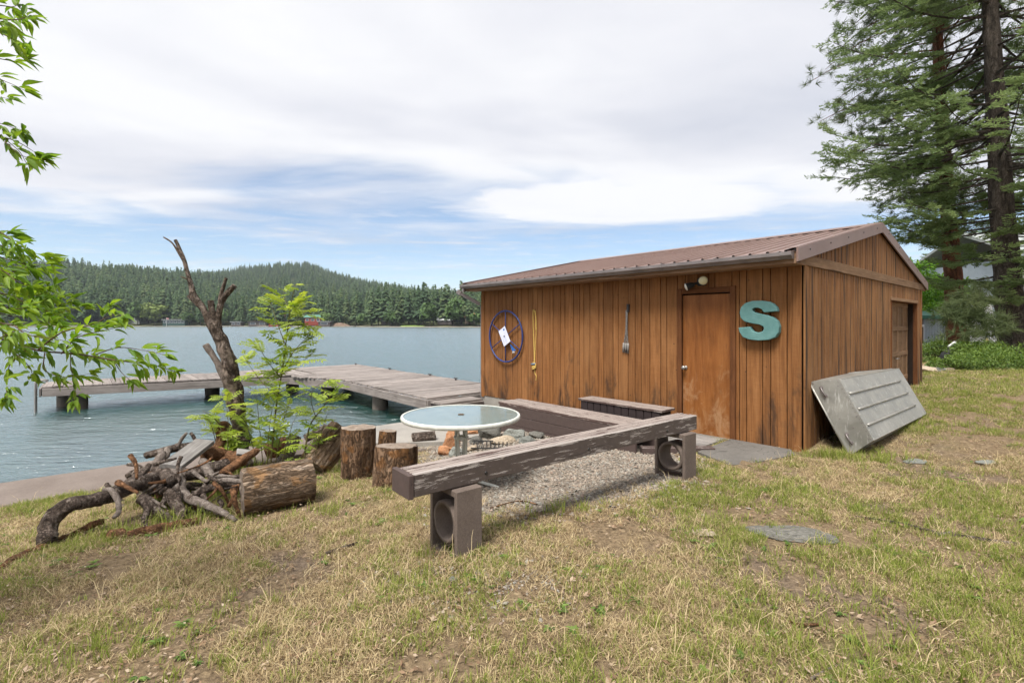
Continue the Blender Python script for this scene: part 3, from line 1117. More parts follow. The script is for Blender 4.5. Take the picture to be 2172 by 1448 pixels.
def build_forest():
    protos = []
    for k in range(7):
        V, Fc, T = conifer_template(100 + k, tiers=15 + k % 4, slim=0.15 + 0.02 * (k % 4), blades=8)
        # thin stem
        st = np.array([(-.008, -.008, 0), (.008, -.008, 0), (0, .01, 0), (0, 0, .9)])
        Fs = np.array([(0, 1, 3), (1, 2, 3), (2, 0, 3)]) + len(V)
        V2 = np.concatenate([V, st]); T2 = np.concatenate([T, [0, 0, 0, 0]])
        protos.append(proto('kind_%02d' % k, V2, [np.concatenate([Fc, Fs])], M['far_needle'], T2))
    pts, rot, scl, idx = [], [], [], []
    r = np.random.default_rng(5)
    n = 0
    for u in r.uniform(-1.45, 1.3, 60000):
        yr, H = ridge(u); ys = shore_y(u)
        f = r.random()
        y = math.sqrt((ys + 16) ** 2 + f * ((yr * 1.06) ** 2 - (ys + 16) ** 2))
        if u > 0.05 and r.random() < 0.65:      # hidden behind the shed and trees
            continue
        x = u * y
        dens = 0.62 + 0.5 * mnoise.noise(Vector((x * 0.02, y * 0.02, 0)))
        keep = 0.33 if y < 700 else 0.30
        if r.random() > max(0.12, dens) * keep * 2.1:
            continue
        h = (20 + 7 * r.random()) * (0.50 + 0.62 * r.random() ** 0.8)
        if y > 800: h *= 0.85
        pts.append((x, y, hz(u, y) - 0.3)); rot.append((0, 0, r.random() * 6.28))
        wdt = h * (0.8 + 0.85 * r.random() ** 1.5)
        scl.append((wdt, wdt, h)); idx.append(r.integers(0, 7))
    gn_scatter('forest', pts, rot, scl, idx, protos, 'stuff', 'dense conifer forest covering the hills across the lake', 'forest')


build_forest()


# trees that stand apart along the far waterline, each a thing with trunk and crown
def far_tree_meshes():
    out = []
    for k in range(4):
        V, Fc, T = conifer_template(300 + k, 26, 0.16 + 0.02 * k, 13, 0.16)
        out.append((fast_mesh('crown', V, [Fc], M['far_needle'], False, T), 'c'))
    for k in range(3):
        V, Fc, T = round_tree_template(400 + k, 420)
        out.append((fast_mesh('crown', V, [Fc], M['far_leaf'], False, T), 'r'))
    tb = MB(); tb.tube([(0, 0, -0.02), (0, 0, 0.5), (0, 0, 0.93)], [0.016, 0.011, 0.003], 7)
    tr = bpy.data.meshes.new('trunk'); tr.from_pydata(tb.v, [], tb.f); tr.materials.append(M['bark_fir'])
    return out, tr


FT, FTRUNK = far_tree_meshes()


def far_tree(u, y, h, kind, wf, name, label, cat, group=None, mat=None):
    p = Vector((u * y, y, hz(u, y) - 0.1))
    t = thing(name, p, label, cat, group)
    me, ty = FT[kind]
    if mat:
        me = me.copy(); me.materials.clear(); me.materials.append(mat)
    c = bpy.data.objects.new('crown', me); link(c, t); c.scale = (h * wf, h * wf, h); c.rotation_euler.z = random.random() * 6
    k = bpy.data.objects.new('trunk', FTRUNK); link(k, t); k.scale = (h, h, h * (0.95 if ty == 'c' else 0.6))
    return t


def U(px):
    return (px - CX) / F


r_ = random.Random(11)
for px in [128, 150, 172, 190, 214, 232, 250, 268, 284, 300, 356, 372, 392, 408, 424, 448, 470, 486, 500, 516, 534, 548, 566, 584, 600, 618, 636, 690, 706, 722, 738, 752, 768,
           784, 800, 816, 834, 848, 862, 884, 902, 918, 946, 962, 980, 996, 1012]:
    u = U(px + r_.uniform(-5, 5))
    far_tree(u, shore_y(u) + r_.uniform(10, 20), r_.uniform(19, 28), r_.randrange(4), r_.uniform(0.85, 1.25), 'conifer',
             'tall dark green conifer in the front row along the far shore', 'tree', 'conifers lining the far shore')
for px, h, kd, wf, lab in [(292, 17, 4, 0.9, 'rounded green tree near the left end of the far shore'),
                           (400, 10, 4, 1.1, 'low round green tree beside the dark green boathouse across the lake'),
                           (468, 12, 5, 1.0, 'small bushy green tree halfway to the brown boathouse on the far shore'),
                           (692, 11, 6, 1.0, 'dark bushy tree just right of the red lakeside house'),
                           (768, 9, 5, 1.2, 'short bushy tree above the reddish bank across the lake'),
                           (828, 10, 6, 1.1, 'low bushy tree left of the lakeside lawn'),
                           (912, 15, 4, 1.0, 'broad green tree beside the pale-roofed house across the lake'),
                           (962, 18, 5, 0.95, 'broad green tree between pale and orange roofs across the lake'),
                           (1012, 9, 6, 1.3, 'low green bush at far shore beside the shed wall')]:
    u = U(px)
    far_tree(u, shore_y(u) + 7, h, kd, wf, 'broadleaf_tree', lab, 'tree')
u = U(328)
far_tree(u, shore_y(u) + 5, 18, 6, 1.15, 'willow_tree', 'pale yellow-green willow standing at the far waterline', 'tree', None,
         needle_mat('willow_leaf', (0.085, 0.13, 0.035), (0.15, 0.20, 0.06), (0.24, 0.28, 0.09), 0.2))


def far_house(px0, px1, row_top, row_bot, name, label, wall, roof, roof_kind='gable', cat='house', back=8.0, depth=7.0, windows=3, pitch=1.8, over=0.6):
    uc = U((px0 + px1) / 2)
    d = shore_y(uc) + back
    x0, x1 = U(px0) * d, U(px1) * d
    zb = max(WATER_Z + 0.4, CZ - (row_bot - HY) / F * d)
    zt = CZ - (row_top - HY) / F * d
    zt = max(zt, zb + 3.0)
    base = Vector(((x0 + x1) / 2, d, zb))
    t = thing(name, base, label, cat)
    ew = zt - pitch if roof_kind == 'gable' else zt - 0.5
    mb = MB(); mb.box(((x0 + x1) / 2, d + depth / 2, (zb + ew) / 2 - 1.0), (x1 - x0, depth, ew - zb + 2.0)); mb.build('wall', wall, t)
    mb = MB()
    if roof_kind == 'gable':       # ridge along x
        o = over
        mb.prism([Vector((x0 - o, d - o, ew - 0.05)), Vector((x0 - o, d + depth / 2, zt)), Vector((x0 - o, d + depth + o, ew - 0.05)),
                  Vector((x0 - o, d + depth + o, ew + 0.2)), Vector((x0 - o, d + depth / 2, zt + 0.25)), Vector((x0 - o, d - o, ew + 0.2))], (x1 - x0 + 2 * o, 0, 0))
    else:
        mb.box(((x0 + x1) / 2, d + depth / 2, ew + 0.25), (x1 - x0 + 2 * over, depth + 2 * over, 0.45))
    mb.build('roof', roof, t)
    wh = min(1.5, (ew - zb) * 0.5)
    zc = zb + (ew - zb) * 0.55
    for k in range(windows):
        xc = x0 + (x1 - x0) * (k + 0.5) / windows
        ww = (x1 - x0) / windows * 0.55
        mb = MB(); mb.box((xc, d - 0.03, zc), (ww + 0.25, 0.1, wh + 0.25)); w = mb.build('window', M['white'], t)
        mb = MB(); mb.box((xc, d - 0.09, zc), (ww, 0.06, wh)); mb.build('pane', M['farglass'], w)
    return t


M['farglass'] = plain('dark_window_glass', (0.05, 0.065, 0.08), 0.1, 0.6)
HG = plain('dark_green_siding', (0.035, 0.07, 0.065), 0.8)
HB = plain('brown_grey_siding', (0.09, 0.075, 0.07), 0.8)
HR = plain('red_siding', (0.22, 0.045, 0.03), 0.8)
HT = plain('tan_siding', (0.26, 0.2, 0.14), 0.8)
RG = plain('green_metal_roof', (0.09, 0.2, 0.15), 0.6)
RD = plain('dark_roof', (0.10, 0.09, 0.085), 0.7)
RGy = plain('grey_roof', (0.30, 0.32, 0.31), 0.7)
RW = plain('pale_roof', (0.55, 0.56, 0.55), 0.7)
RO = plain('orange_roof', (0.42, 0.16, 0.09), 0.7)
far_house(345, 392, 677, 687, 'boathouse', 'long dark green boathouse with pale windows across the lake', HG, RGy, 'flat', 'boathouse', 4, 6, 6)
far_house(527, 565, 681, 690, 'boathouse', 'brown boathouse with grey roof at the far waterline', HB, RD, 'flat', 'boathouse', 2, 6, 2)
far_house(490, 511, 684, 690, 'boat_shelter', 'low open boat shelter left of the brown boathouse', HB, RGy, 'flat', 'shelter', 1, 5, 2)
far_house(528, 562, 674, 680, 'cabin', 'cabin with flat red-brown roof above the brown boathouse', HT, RO, 'flat', 'cabin', 14, 7, 4)
far_house(646, 680, 668, 684, 'lake_house', 'red house with green roof across the lake', HR, RG, 'gable', 'house', 9, 8, 3)
far_house(675, 700, 683, 690, 'dock_shed', 'small low shed with pale roof below the red house', HB, RGy, 'flat', 'shed', 1, 5, 1)
far_house(588, 606, 668, 682, 'cottage', 'small red-roofed cottage left of the red house', HT, RO, 'gable', 'cottage', 16, 7, 2)
far_house(570, 590, 684, 691, 'boat_shelter', 'dark little boat shelter below the red-roofed cottage', HR, RD, 'flat', 'shelter', 1, 4, 1)
far_house(928, 958, 671, 682, 'lake_house', 'house with broad pale roof across the lake', HB, RW, 'gable', 'house', 12, 9, 3, 2.4)
far_house(986, 1006, 664, 680, 'lake_house', 'house with faded orange roof near the shed wall', HT, RO, 'gable', 'house', 16, 9, 2, 2.6)
far_house(808, 826, 672, 682, 'cabin', 'low brown cabin among trees left of the lakeside lawn', HB, RO, 'gable', 'cabin', 18, 8, 2)
far_house(272, 296, 666, 684, 'lake_house', 'pale house half hidden left of the willow', RGy, RW, 'gable', 'house', 14, 9, 2)

# lakeside lawn, bank and flagpole over there
mb = MB()
for k in range(12):
    u0, u1 = U(850 + k * 4.2), U(850 + (k + 1) * 4.2)
    q = []
    for uu, dd in ((u0, 3.0), (u1, 3.0), (u1, 14.0), (u0, 14.0)):
        yy = shore_y(uu) + dd
        q.append((uu * yy, yy, hz(uu, yy) + 0.25))
    mb.add(q, [(0, 1, 2, 3)])
tag(mb.build('lawn', plain('far_lawn', (0.16, 0.24, 0.05), 0.9)), kind='structure')
mb = MB()
for k in range(10):
    u0 = U(700 + k * 4.4); y0 = shore_y(u0) + 5
    h = 2.0 * math.sin((k + 0.7) / 10.5 * math.pi) + 0.8
    u1 = U(700 + (k + 1) * 4.4); y1 = shore_y(u1) + 5
    h1 = 2.0 * math.sin((k + 1.7) / 10.5 * math.pi) + 0.8
    mb.add([(u0 * (y0 - 3), y0 - 3, WATER_Z), (u1 * (y1 - 3), y1 - 3, WATER_Z), (u1 * (y1 + 3), y1 + 3, WATER_Z + h1), (u0 * (y0 + 3), y0 + 3, WATER_Z + h),
            (u1 * (y1 + 12), y1 + 12, WATER_Z + h1 * .7), (u0 * (y0 + 12), y0 + 12, WATER_Z + h * .7)], [(0, 1, 2, 3), (3, 2, 4, 5)])
tag(mb.build('bank', plain('reddish_bank', (0.16, 0.115, 0.085), 0.95, 0.1, 0, 0.5, 0.5)), kind='structure')
fp = shore_y(U(353)) + 2
pf = Vector((U(353) * fp, fp, hz(U(353), fp)))
t = thing('flagpole', pf, 'white flagpole with small flag beside dark green boathouse', 'flagpole')
mb = MB(); mb.tube([pf, pf + Vector((0, 0, 6.5))], [0.12, 0.08], 6); mb.build('pole', M['white'], t)
mb = MB(); mb.add([pf + Vector((0, 0, 6.4)), pf + Vector((1.6, 0.2, 6.2)), pf + Vector((1.5, 0.3, 5.3)), pf + Vector((0, 0, 5.4)),
                   pf + Vector((0, .05, 6.4)), pf + Vector((1.6, 0.25, 6.2)), pf + Vector((1.5, 0.35, 5.3)), pf + Vector((0, .05, 5.4))],
                  [(0, 1, 2, 3), (7, 6, 5, 4), (0, 4, 5, 1), (1, 5, 6, 2), (2, 6, 7, 3)])
mb.build('flag', plain('faded_flag', (0.5, 0.25, 0.25), 0.8), t)
for px, ln, lab in [(420, 9, 'white dock reaching from the far shore right of the boathouse'), (612, 8, 'short grey dock left of the red house'), (745, 7, 'short dock in front of the reddish bank')]:
    u = U(px); y = shore_y(u)
    t = thing('far_dock', (u * y, y, WATER_Z), lab, 'dock')
    mb = MB(); mb.box((u * y, y - 1.5, WATER_Z + 0.55), (ln, 2.4, 0.2)); mb.build('deck', M['greywood'], t)
    for k in (-0.45, 0, 0.45):
        mb = MB(); mb.tube([(u * y + k * ln, y - 2.3, WATER_Z - 0.5), (u * y + k * ln, y - 2.3, WATER_Z + 0.9)], 0.14, 6); mb.build('pile', M['pile'], t)

# ------------------------------------------------------------------ seawall and slabs by the water
def ground_band(a0, a1, b0, b1):
    return [S(a0, b0), S(a1, b0), S(a1, b1), S(a0, b1)]


SW_Z = -0.30
t = thing('seawall', S(-6, 5.8, -1.5), 'low concrete seawall between the lawn and the lake', 'seawall')
edges = [-40, -30, -22, -15, -11.2, -7.72, -5.2, -3.33]
for a0, a1 in zip(edges[:-1], edges[1:]):
    mb = MB()
    a0 += 0.012; a1 -= 0.012
    mb.box((S(a0, 5.82) + S(a1, 5.82)) / 2 + Vector((0, 0, SW_Z - 0.75)), (a1 - a0, 1.10, 1.5), (G, W, Vector((0, 0, 1))), 0.02)
    mb.build('cap_slab', M['seawall'], t)
mb = MB()
mb.box(S(-22, 5.82, SW_Z - 0.8), (37, 1.0, 1.45), (G, W, Vector((0, 0, 1))))
mb.build('footing', M['pile'], t)
t = thing('boat_ramp_slab', S(-1.3, 5.7, -0.6), 'pale concrete slab at the water edge behind the glass table', 'slab')
mb = MB()
q = [S(-3.31, 5.25), S(-2.15, 4.40), S(-1.10, 4.50), S(-0.60, 6.30), S(-3.31, 6.36)]
mb.prism([Vector((p.x, p.y, -1.3)) for p in q], (0, 0, 1.03))
mb.build('slab', M['concrete'], t)

# ------------------------------------------------------------------ dock
DZ = 0.05
t_dock = thing('dock', S(-1.1, 8.0, WATER_Z), 'weathered grey wooden dock running out and turning left over the lake', 'dock')


def plank4(name, q, z, th, mat, parent):
    """plank from four plan corners, local X along q0->q1 and thickness th below z"""
    c = sum((Vector((p.x, p.y, 0)) for p in q), Vector()) / 4
    X = (q[1] - q[0]); X.z = 0; X.normalize()
    Z = Vector((0, 0, 1)); Y = Z.cross(X)
    e = 0.004
    loc = []
    for p in q:
        d = Vector((p.x, p.y, 0)) - c
        loc.append((d.dot(X), d.dot(Y)))
    v = [(x, y, -th) for x, y in loc] + [(x, y, -e) for x, y in loc] + [(x * (1 - e / max(abs(x), e * 2)), y * (1 - e / max(abs(y), e * 2)), 0) for x, y in loc]
    f = [(3, 2, 1, 0), (8, 9, 10, 11)]
    for k in range(2):
        for i in range(4):
            a, b = k * 4 + i, k * 4 + (i + 1) % 4
            f.append((a, b, b + 4, a + 4))
    me = bpy.data.meshes.new(name); me.from_pydata(v, [], f); me.materials.append(mat)
    o = bpy.data.objects.new(name, me); COL.objects.link(o); o.parent = parent
    ORIGIN[o.name] = origin(parent)
    Mx = Matrix((X, Y, Z)).transposed().to_4x4()
    Mx = Mx @ Euler((random.gauss(0, .002), random.gauss(0, .004), random.gauss(0, .003))).to_matrix().to_4x4()
    Mx.translation = Vector((c.x, c.y, z + random.gauss(0, 0.003))) - origin(parent)
    o.matrix_local = Mx
    return o


def near_a(b):      # lakeward walkway's shore-side edge, with the slanted gusset at the inner corner
    return -1.12 - 0.80 * sm(11.2, 13.3, b) if b < 13.35 else -1.12


b = 6.85
while b < 16.05:
    wd = 0.140
    a0, a1 = near_a(b + wd / 2) + random.gauss(0, 0.008), 1.36 + random.gauss(0, 0.012)
    plank4('plank', [S(a0, b), S(a1, b), S(a1, b + wd), S(a0, b + wd)], DZ, 0.038, M['dock'], t_dock)
    b += wd + 0.008


def arm_b0(a):
    return 14.72 + (13.40 - 14.72) * (a + 7.4) / 6.28


a = -7.42
while a < -1.30:
    wd = 0.184
    b0, b1 = arm_b0(a) + random.gauss(0, 0.01), 16.12 + random.gauss(0, 0.012)
    plank4('plank', [S(a, b0), S(a, b1), S(a + wd, b1), S(a + wd, b0)][::1], DZ, 0.038, M['dock'], t_dock)
    a += wd + 0.009
UP = Vector((0, 0, 1))
for p0, p1, nrm in [(S(-1.14, 6.83), S(-1.14, 11.2), -G), (S(-1.14, 11.2), S(-1.95, 13.42), -G), (S(-1.95, 13.40), S(-7.42, 14.70), -W),
                    (S(-7.46, 14.7), S(-7.46, 16.14), -G), (S(-7.46, 16.15), S(1.38, 16.15), W), (S(1.39, 6.83), S(1.39, 16.15), G), (S(-1.14, 6.83), S(1.39, 6.83), -W)]:
    z = DZ - 0.145
    board('fascia_board', Vector((p0.x, p0.y, z)) , Vector((p1.x, p1.y, z)), 0.20, 0.04, nrm, M['dock'], t_dock)
for p0, p1 in [(S(-0.3, 6.9), S(-0.3, 16.0)), (S(0.6, 6.9), S(0.6, 16.0)), (S(-1.3, 15.3), S(-7.3, 15.3)), (S(-1.3, 14.9), S(-7.0, 15.1))]:
    board('joist', Vector((p0.x, p0.y, DZ - 0.15)), Vector((p1.x, p1.y, DZ - 0.15)), 0.2, 0.05, (p1 - p0).cross(UP), M['darkpaint'], t_dock)
for p in [S(-6.75, 15.05), S(-0.78, 9.75), S(1.0, 9.75), S(-3.6, 15.6), S(-3.2, 14.5), S(-0.9, 13.1), S(1.0, 13.5), S(0.9, 15.8), S(-1.2, 15.6), S(-7.0, 15.8)]:
    mb = MB()
    mb.tube([(p.x, p.y, -2.2), (p.x, p.y, -0.9), (p.x, p.y, -0.45), (p.x, p.y, DZ - 0.05)], [0.2, 0.2, 0.205, 0.195], 16, 0.06, 3.0)
    mb.build('pile', M['pile'], t_dock, True)
# ladder at the far-left end, cleats and a bumper strip on the lake side
lb = S(-7.55, 14.95)
for k in (-0.17, 0.17):
    p = lb + W * k
    mb = MB(); mb.tube([(p.x, p.y, -1.5), (p.x, p.y, DZ + 0.05), (p.x + .04, p.y, DZ + 0.16), (p.x + 0.2, p.y + 0.12, DZ + 0.13)], 0.022, 8, sub=3); mb.build('ladder_rail', M['steel'], t_dock, True)
for z in (-0.45, -0.2, -0.75, 0.0):
    mb = MB(); mb.tube([lb - W * .17 + Vector((0, 0, z)), lb + W * .17 + Vector((0, 0, z))], 0.016, 6); mb.build('ladder_rung', M['steel'], t_dock)
for a_, b_ in [(1.2, 15.9), (1.24, 13.2), (1.24, 10.6), (1.22, 9.2), (-3.0, 15.95)]:
    c = S(a_, b_, DZ)
    mb = MB()
    mb.tube([c + Vector((0, 0, 0)), c + Vector((0, 0, 0.05))], 0.025, 8)
    mb.tube([c - W * .11 + Vector((0, 0, .055)), c - W * .04 + Vector((0, 0, .05)), c + W * .04 + Vector((0, 0, .05)), c + W * .11 + Vector((0, 0, .055))], [0.009, 0.016, 0.016, 0.009], 8)
    mb.build('cleat', M['darkmetal'], t_dock, True)
# steps from the land up to the dock
t = thing('dock_step', S(-0.55, 6.5, -0.3), 'low wooden step between the shore and the dock by the shed corner', 'step')
for k in range(3):
    board('tread', S(-1.1, 6.40 + k * 0.145, -0.035), S(-0.03, 6.40 + k * 0.145, -0.035), 0.135, 0.045, UP, M['dock'], t)
board('riser', S(-1.1, 6.32, -0.15), S(-0.03, 6.32, -0.15), 0.18, 0.04, -W, M['peel'], t)
for k in (-1.05, -0.55, -0.08):
    mb = MB(); mb.box(S(k, 6.56, -0.33), (0.06, 0.42, 0.54), (G, W, UP)); mb.build('support', M['darkpaint'], t)

# ------------------------------------------------------------------ shed
LA, LB = 6.90, 6.39            # gable width, front length
ZB, ZT = 0.06, 2.42            # siding bottom, wall plate
OF, OGN, OGF = 0.32, 0.05, 0.22
RIDGE_A, RIDGE_Z, EAVE_Z = 3.45, 3.25, 2.46
SLOPE = (RIDGE_Z - EAVE_Z) / (RIDGE_A + OF)


def roof_z(a):
    return RIDGE_Z - abs(a - RIDGE_A) * SLOPE


shed = thing('wooden_shed', S(LA / 2, LB / 2, 0.0), 'brown stained wooden shed with brown metal gable roof beside the lake', 'shed')
# core behind the siding (recessed joints show it)
mb = MB()
mb.prism([S(0.03, 0.03, 0.0), S(LA - 0.03, 0.03, 0.0), S(LA - 0.03, 0.03, roof_z(LA) - 0.09), S(RIDGE_A, 0.03, RIDGE_Z - 0.09), S(0.03, 0.03, roof_z(0) - 0.09)], W * (LB - 0.06))
core = mb.build('wall', M['groove'], shed)
mb = MB()
mb.prism([S(-0.01, -0.01, -0.6), S(LA + .01, -0.01, -0.6), S(LA + .01, LB + .01, -0.6), S(-0.01, LB + .01, -0.6)], (0, 0, 0.665))
mb.build('foundation', M['concrete'], shed)
FN, GN_ = -G, -W               # outward normals of front and gable


def siding(name, pa, pb, width, nrm, mat):
    return board(name, pa, pb, width - (0.010 if mat is M['siding'] else 0.019), 0.024, nrm, mat, shed, 0.003)


left_px = [1023.5, 1030, 1043, 1051, 1059, 1067, 1075, 1089, 1100, 1108, 1122, 1132, 1142, 1152, 1168, 1175, 1191, 1200, 1218, 1231, 1240, 1253, 1272, 1282, 1302, 1313, 1334, 1349, 1362, 1380, 1403, 1416, 1439]
right_px = [1554, 1570, 1585, 1619, 1636, 1671, 1684]
over_px = [1439, 1455, 1482, 1504, 1518, 1554]
for lst, z0 in ((left_px, ZB), (right_px, ZB)):
    for x0, x1 in zip(lst[:-1], lst[1:]):
        b0, b1 = b_at(x0), b_at(x1)
        bc = (b0 + b1) / 2
        siding('siding_board', S(-0.012, bc, z0), S(-0.012, bc, ZT), b0 - b1, FN, M['siding'])
DZT = 2.06
for x0, x1 in zip(over_px[:-1], over_px[1:]):
    b0, b1 = b_at(x0), b_at(x1)
    bc = (b0 + b1) / 2
    siding('siding_board', S(-0.012, bc, DZT + 0.03), S(-0.012, bc, ZT), b0 - b1, FN, M['siding'])
# corner boards
board('corner_board', S(-0.026, 0.045, 0.03), S(-0.026, 0.045, ZT), 0.105, 0.022, FN, M['siding'], shed)
board('corner_board', S(0.040, -0.030, 0.03), S(0.040, -0.030, ZT), 0.10, 0.022, GN_, M['gable_siding'], shed)
board('corner_board', S(-0.028, LB - 0.05, 0.03), S(-0.028, LB - 0.05, ZT), 0.10, 0.022, FN, M['siding'], shed)
board('corner_board', S(LA - 0.05, -0.030, 0.06), S(LA - 0.05, -0.030, ZT), 0.10, 0.022, GN_, M['gable_siding'], shed)
# gable wall siding below the belt board, then the triangle above it
GO0, GO1, GOZ = 4.30, 6.40, 2.04
a = 0.095
rr = random.Random(3)
BELT_Z = 2.36
while a < LA - 0.1:
    wd = rr.choice([0.09, 0.11, 0.12, 0.145, 0.16, 0.20])
    a1 = min(a + wd, LA - 0.1)
    for s in (GO0, GO1):
        if a < s < a1:
            a1 = s
    if a1 - a < 0.05 and a1 not in (GO0, GO1):
        a1 = min(a + 0.08, LA - 0.1)
    ac = (a + a1) / 2
    z0 = GOZ + 0.02 if GO0 - 0.01 < ac < GO1 + 0.01 else ZB
    siding('siding_board', S(ac, -0.012, z0), S(ac, -0.012, BELT_Z), a1 - a, GN_, M['gable_siding'])
    a = a1 if a1 > a + 0.01 else a + 0.05
board('belt_board', S(-0.20, -0.036, BELT_Z + 0.045), S(LA + 0.2, -0.036, BELT_Z + 0.045), 0.13, 0.026, GN_, M['trim'], shed)
a = 0.02
while a < LA - 0.03:
    wd = rr.choice([0.11, 0.13, 0.15, 0.19])
    a1 = min(a + wd, LA - 0.02)
    zt0, zt1 = roof_z(a) - 0.07, roof_z(a1) - 0.07
    if min(zt0, zt1) > BELT_Z + 0.08:
        g = 0.007
        zb = BELT_Z + 0.06
        p = [(a + g, zb), (a1 - g, zb), (a1 - g, zt1)]
        if a < RIDGE_A < a1:
            p.append((RIDGE_A, RIDGE_Z - 0.07))
        p.append((a + g, zt0))
        # local X up the board
        c = S((a + a1) / 2, -0.0, (zb + max(zt0, zt1)) / 2)
        me = bpy.data.meshes.new('siding_board')
        vs, k = [], len(p)
        for off in (0.0, 0.024):
            for aa, zz in p:
                vs.append((zz - c.z, (aa - (a + a1) / 2), off))
        me.from_pydata(vs, [], [tuple(range(k)), tuple(range(k, 2 * k))[::-1]] + [(i, i + k, (i + 1) % k + k, (i + 1) % k) for i in range(k)])
        me.materials.append(M['gable_siding'])
        o = bpy.data.objects.new('siding_board', me); COL.objects.link(o); o.parent = shed
        Mx = Matrix((UP, G, UP.cross(G))).transposed().to_4x4()
        # UP x G points along W; board must face -W, so shift it outwards
        Mx.translation = c - W * 0.024 - origin(shed)
        o.matrix_local = Mx
    a = a1
# door
bD0, bD1 = b_at(1552) , b_at(1449)
mb = MB()
bc = (bD0 + bD1) / 2
door = board('door', S(0.012, bc, 0.03), S(0.012, bc, DZT - 0.02), bD1 - bD0, 0.04, FN, M['door'], shed)
kp = S(-0.02, b_at(1455), 0.99)
mb = MB()
mb.lathe([(0.030, 0.0), (0.030, 0.008), (0.012, 0.012), (0.012, 0.04), (0.026, 0.048), (0.031, 0.062), (0.026, 0.078), (0.0, 0.082)], kp + FN * -0.01, 18, (W, UP, FN))
kn = mb.build('door_knob', M['steel'], shed, True)
fz = DZT + 0.0
for bb in (bD0 - 0.035, bD1 + 0.035):
    board('door_frame', S(-0.036, bb, 0.02), S(-0.036, bb, DZT + 0.075), 0.075, 0.035, FN, M['frame'], shed)
board('door_frame', S(-0.034, bD0 + 0.003, DZT + 0.035), S(-0.034, bD1 - 0.003, DZT + 0.035), 0.075, 0.032, FN, M['frame'], shed)
for hz_ in (0.28, 1.05, 1.82):
    mb = MB(); mb.tube([S(-0.022, bD0 + 0.004, hz_ - 0.045), S(-0.022, bD0 + 0.004, hz_ + 0.045)], 0.008, 8); mb.build('hinge', M['gutter'], shed, True)
board('door_sill', S(-0.04, bD0 - 0.02, 0.005), S(-0.04, bD1 + 0.02, 0.005), 0.10, 0.045, UP, M['greywood'], shed)
# garage opening on the gable wall
mb = MB()
mb.box(S((GO0 + GO1) / 2, 0.16, 1.03), (GO1 - GO0, 0.03, 2.04), (G, W, UP)); mb.build('garage_door', M['frame'], shed)
nC, nR = 5, 4
cw, rh = (GO1 - GO0 - 0.02) / nC, 2.0 / nR
# the opening is cut into the core as a recess: dark lining boxes in front of the door leaf
for i in range(nC):
    for j in range(nR):
        ac, zc = GO0 + 0.01 + cw * (i + 0.5), 0.03 + rh * (j + 0.5)
        board('door_panel', S(ac - cw / 2 + 0.045, 0.138, zc), S(ac + cw / 2 - 0.045, 0.138, zc), rh - 0.09, 0.014, GN_, M['garage'], shed)
for j in range(nR + 1):
    zc = min(2.0, max(0.06, 0.03 + rh * j))
    board('rail', S(GO0 + 0.005, 0.128, zc), S(GO1 - 0.005, 0.128, zc), 0.085, 0.03, GN_, M['trim'], shed)
for i in range(nC + 1):
    ac = min(GO1 - 0.04, max(GO0 + 0.04, GO0 + 0.01 + cw * i))
    board('stile', S(ac, 0.131, 0.05), S(ac, 0.131, 2.0), 0.07, 0.026, GN_, M['trim'], shed)
# jambs and head of the opening
for aa in (GO0 - 0.02, GO1 + 0.02):
    board('jamb', S(aa, 0.045, 0.06), S(aa, 0.045, GOZ + 0.0), 0.17, 0.035, G, M['frame'], shed)
board('jamb', S(GO0 - 0.03, 0.044, GOZ + 0.012), S(GO1 + 0.03, 0.044, GOZ + 0.012), 0.168, 0.03, UP, M['frame'], shed)
board('opening_trim', S(GO0 - 0.06, -0.035, GOZ + 0.035), S(GO1 + 0.06, -0.035, GOZ + 0.035), 0.055, 0.02, GN_, M['trim'], shed)
mb = MB(); hp = S(GO0 + 1.0, 0.1, 0.95)
mb.tube([hp - G * .06 + GN_ * 0.0, hp - G * .06 + GN_ * .04, hp + G * .06 + GN_ * .04, hp + G * .06], 0.008, 8); mb.build('garage_handle', M['steel'], shed, True)


def recess_core():
    """rebuild the core with the garage opening cut out of the gable side"""
    me = core.data
    bm = bmesh.new(); bm.from_mesh(me)
    o0 = origin(shed)
    bm.free()
    cut = MB(); cut.box(S((GO0 + GO1) / 2, 0.0, 1.0), (GO1 - GO0, 0.36, 2.08), (G, W, UP))
    c = bpy.data.meshes.new('cut'); c.from_pydata([(v[0] - o0.x, v[1] - o0.y, v[2] - o0.z) for v in cut.v], [], cut.f)
    co = bpy.data.objects.new('cut', c); COL.objects.link(co); co.parent = shed
    cut2 = MB(); cut2.box(S(0.0, bc, 1.04), (0.12, bD1 - bD0, 2.06), (G, W, UP))
    c2 = bpy.data.meshes.new('cut2'); c2.from_pydata([(v[0] - o0.x, v[1] - o0.y, v[2] - o0.z) for v in cut2.v], [], cut2.f)
    co2 = bpy.data.objects.new('cut2', c2); COL.objects.link(co2); co2.parent = shed
    for cc in (co, co2):
        md = core.modifiers.new('cut', 'BOOLEAN'); md.object = cc; md.operation = 'DIFFERENCE'; md.solver = 'EXACT'
    bpy.context.view_layer.update()
    dg = bpy.context.evaluated_depsgraph_get()
    nm = bpy.data.meshes.new_from_object(core.evaluated_get(dg))
    core.modifiers.clear()
    core.data = nm
    for cc in (co, co2):
        bpy.data.objects.remove(cc)


recess_core()

# roof: ribbed metal panels, one part each, on both slopes
RIB = 0.23
blen = LB + OGN + OGF
npan = 8
pw = blen / npan


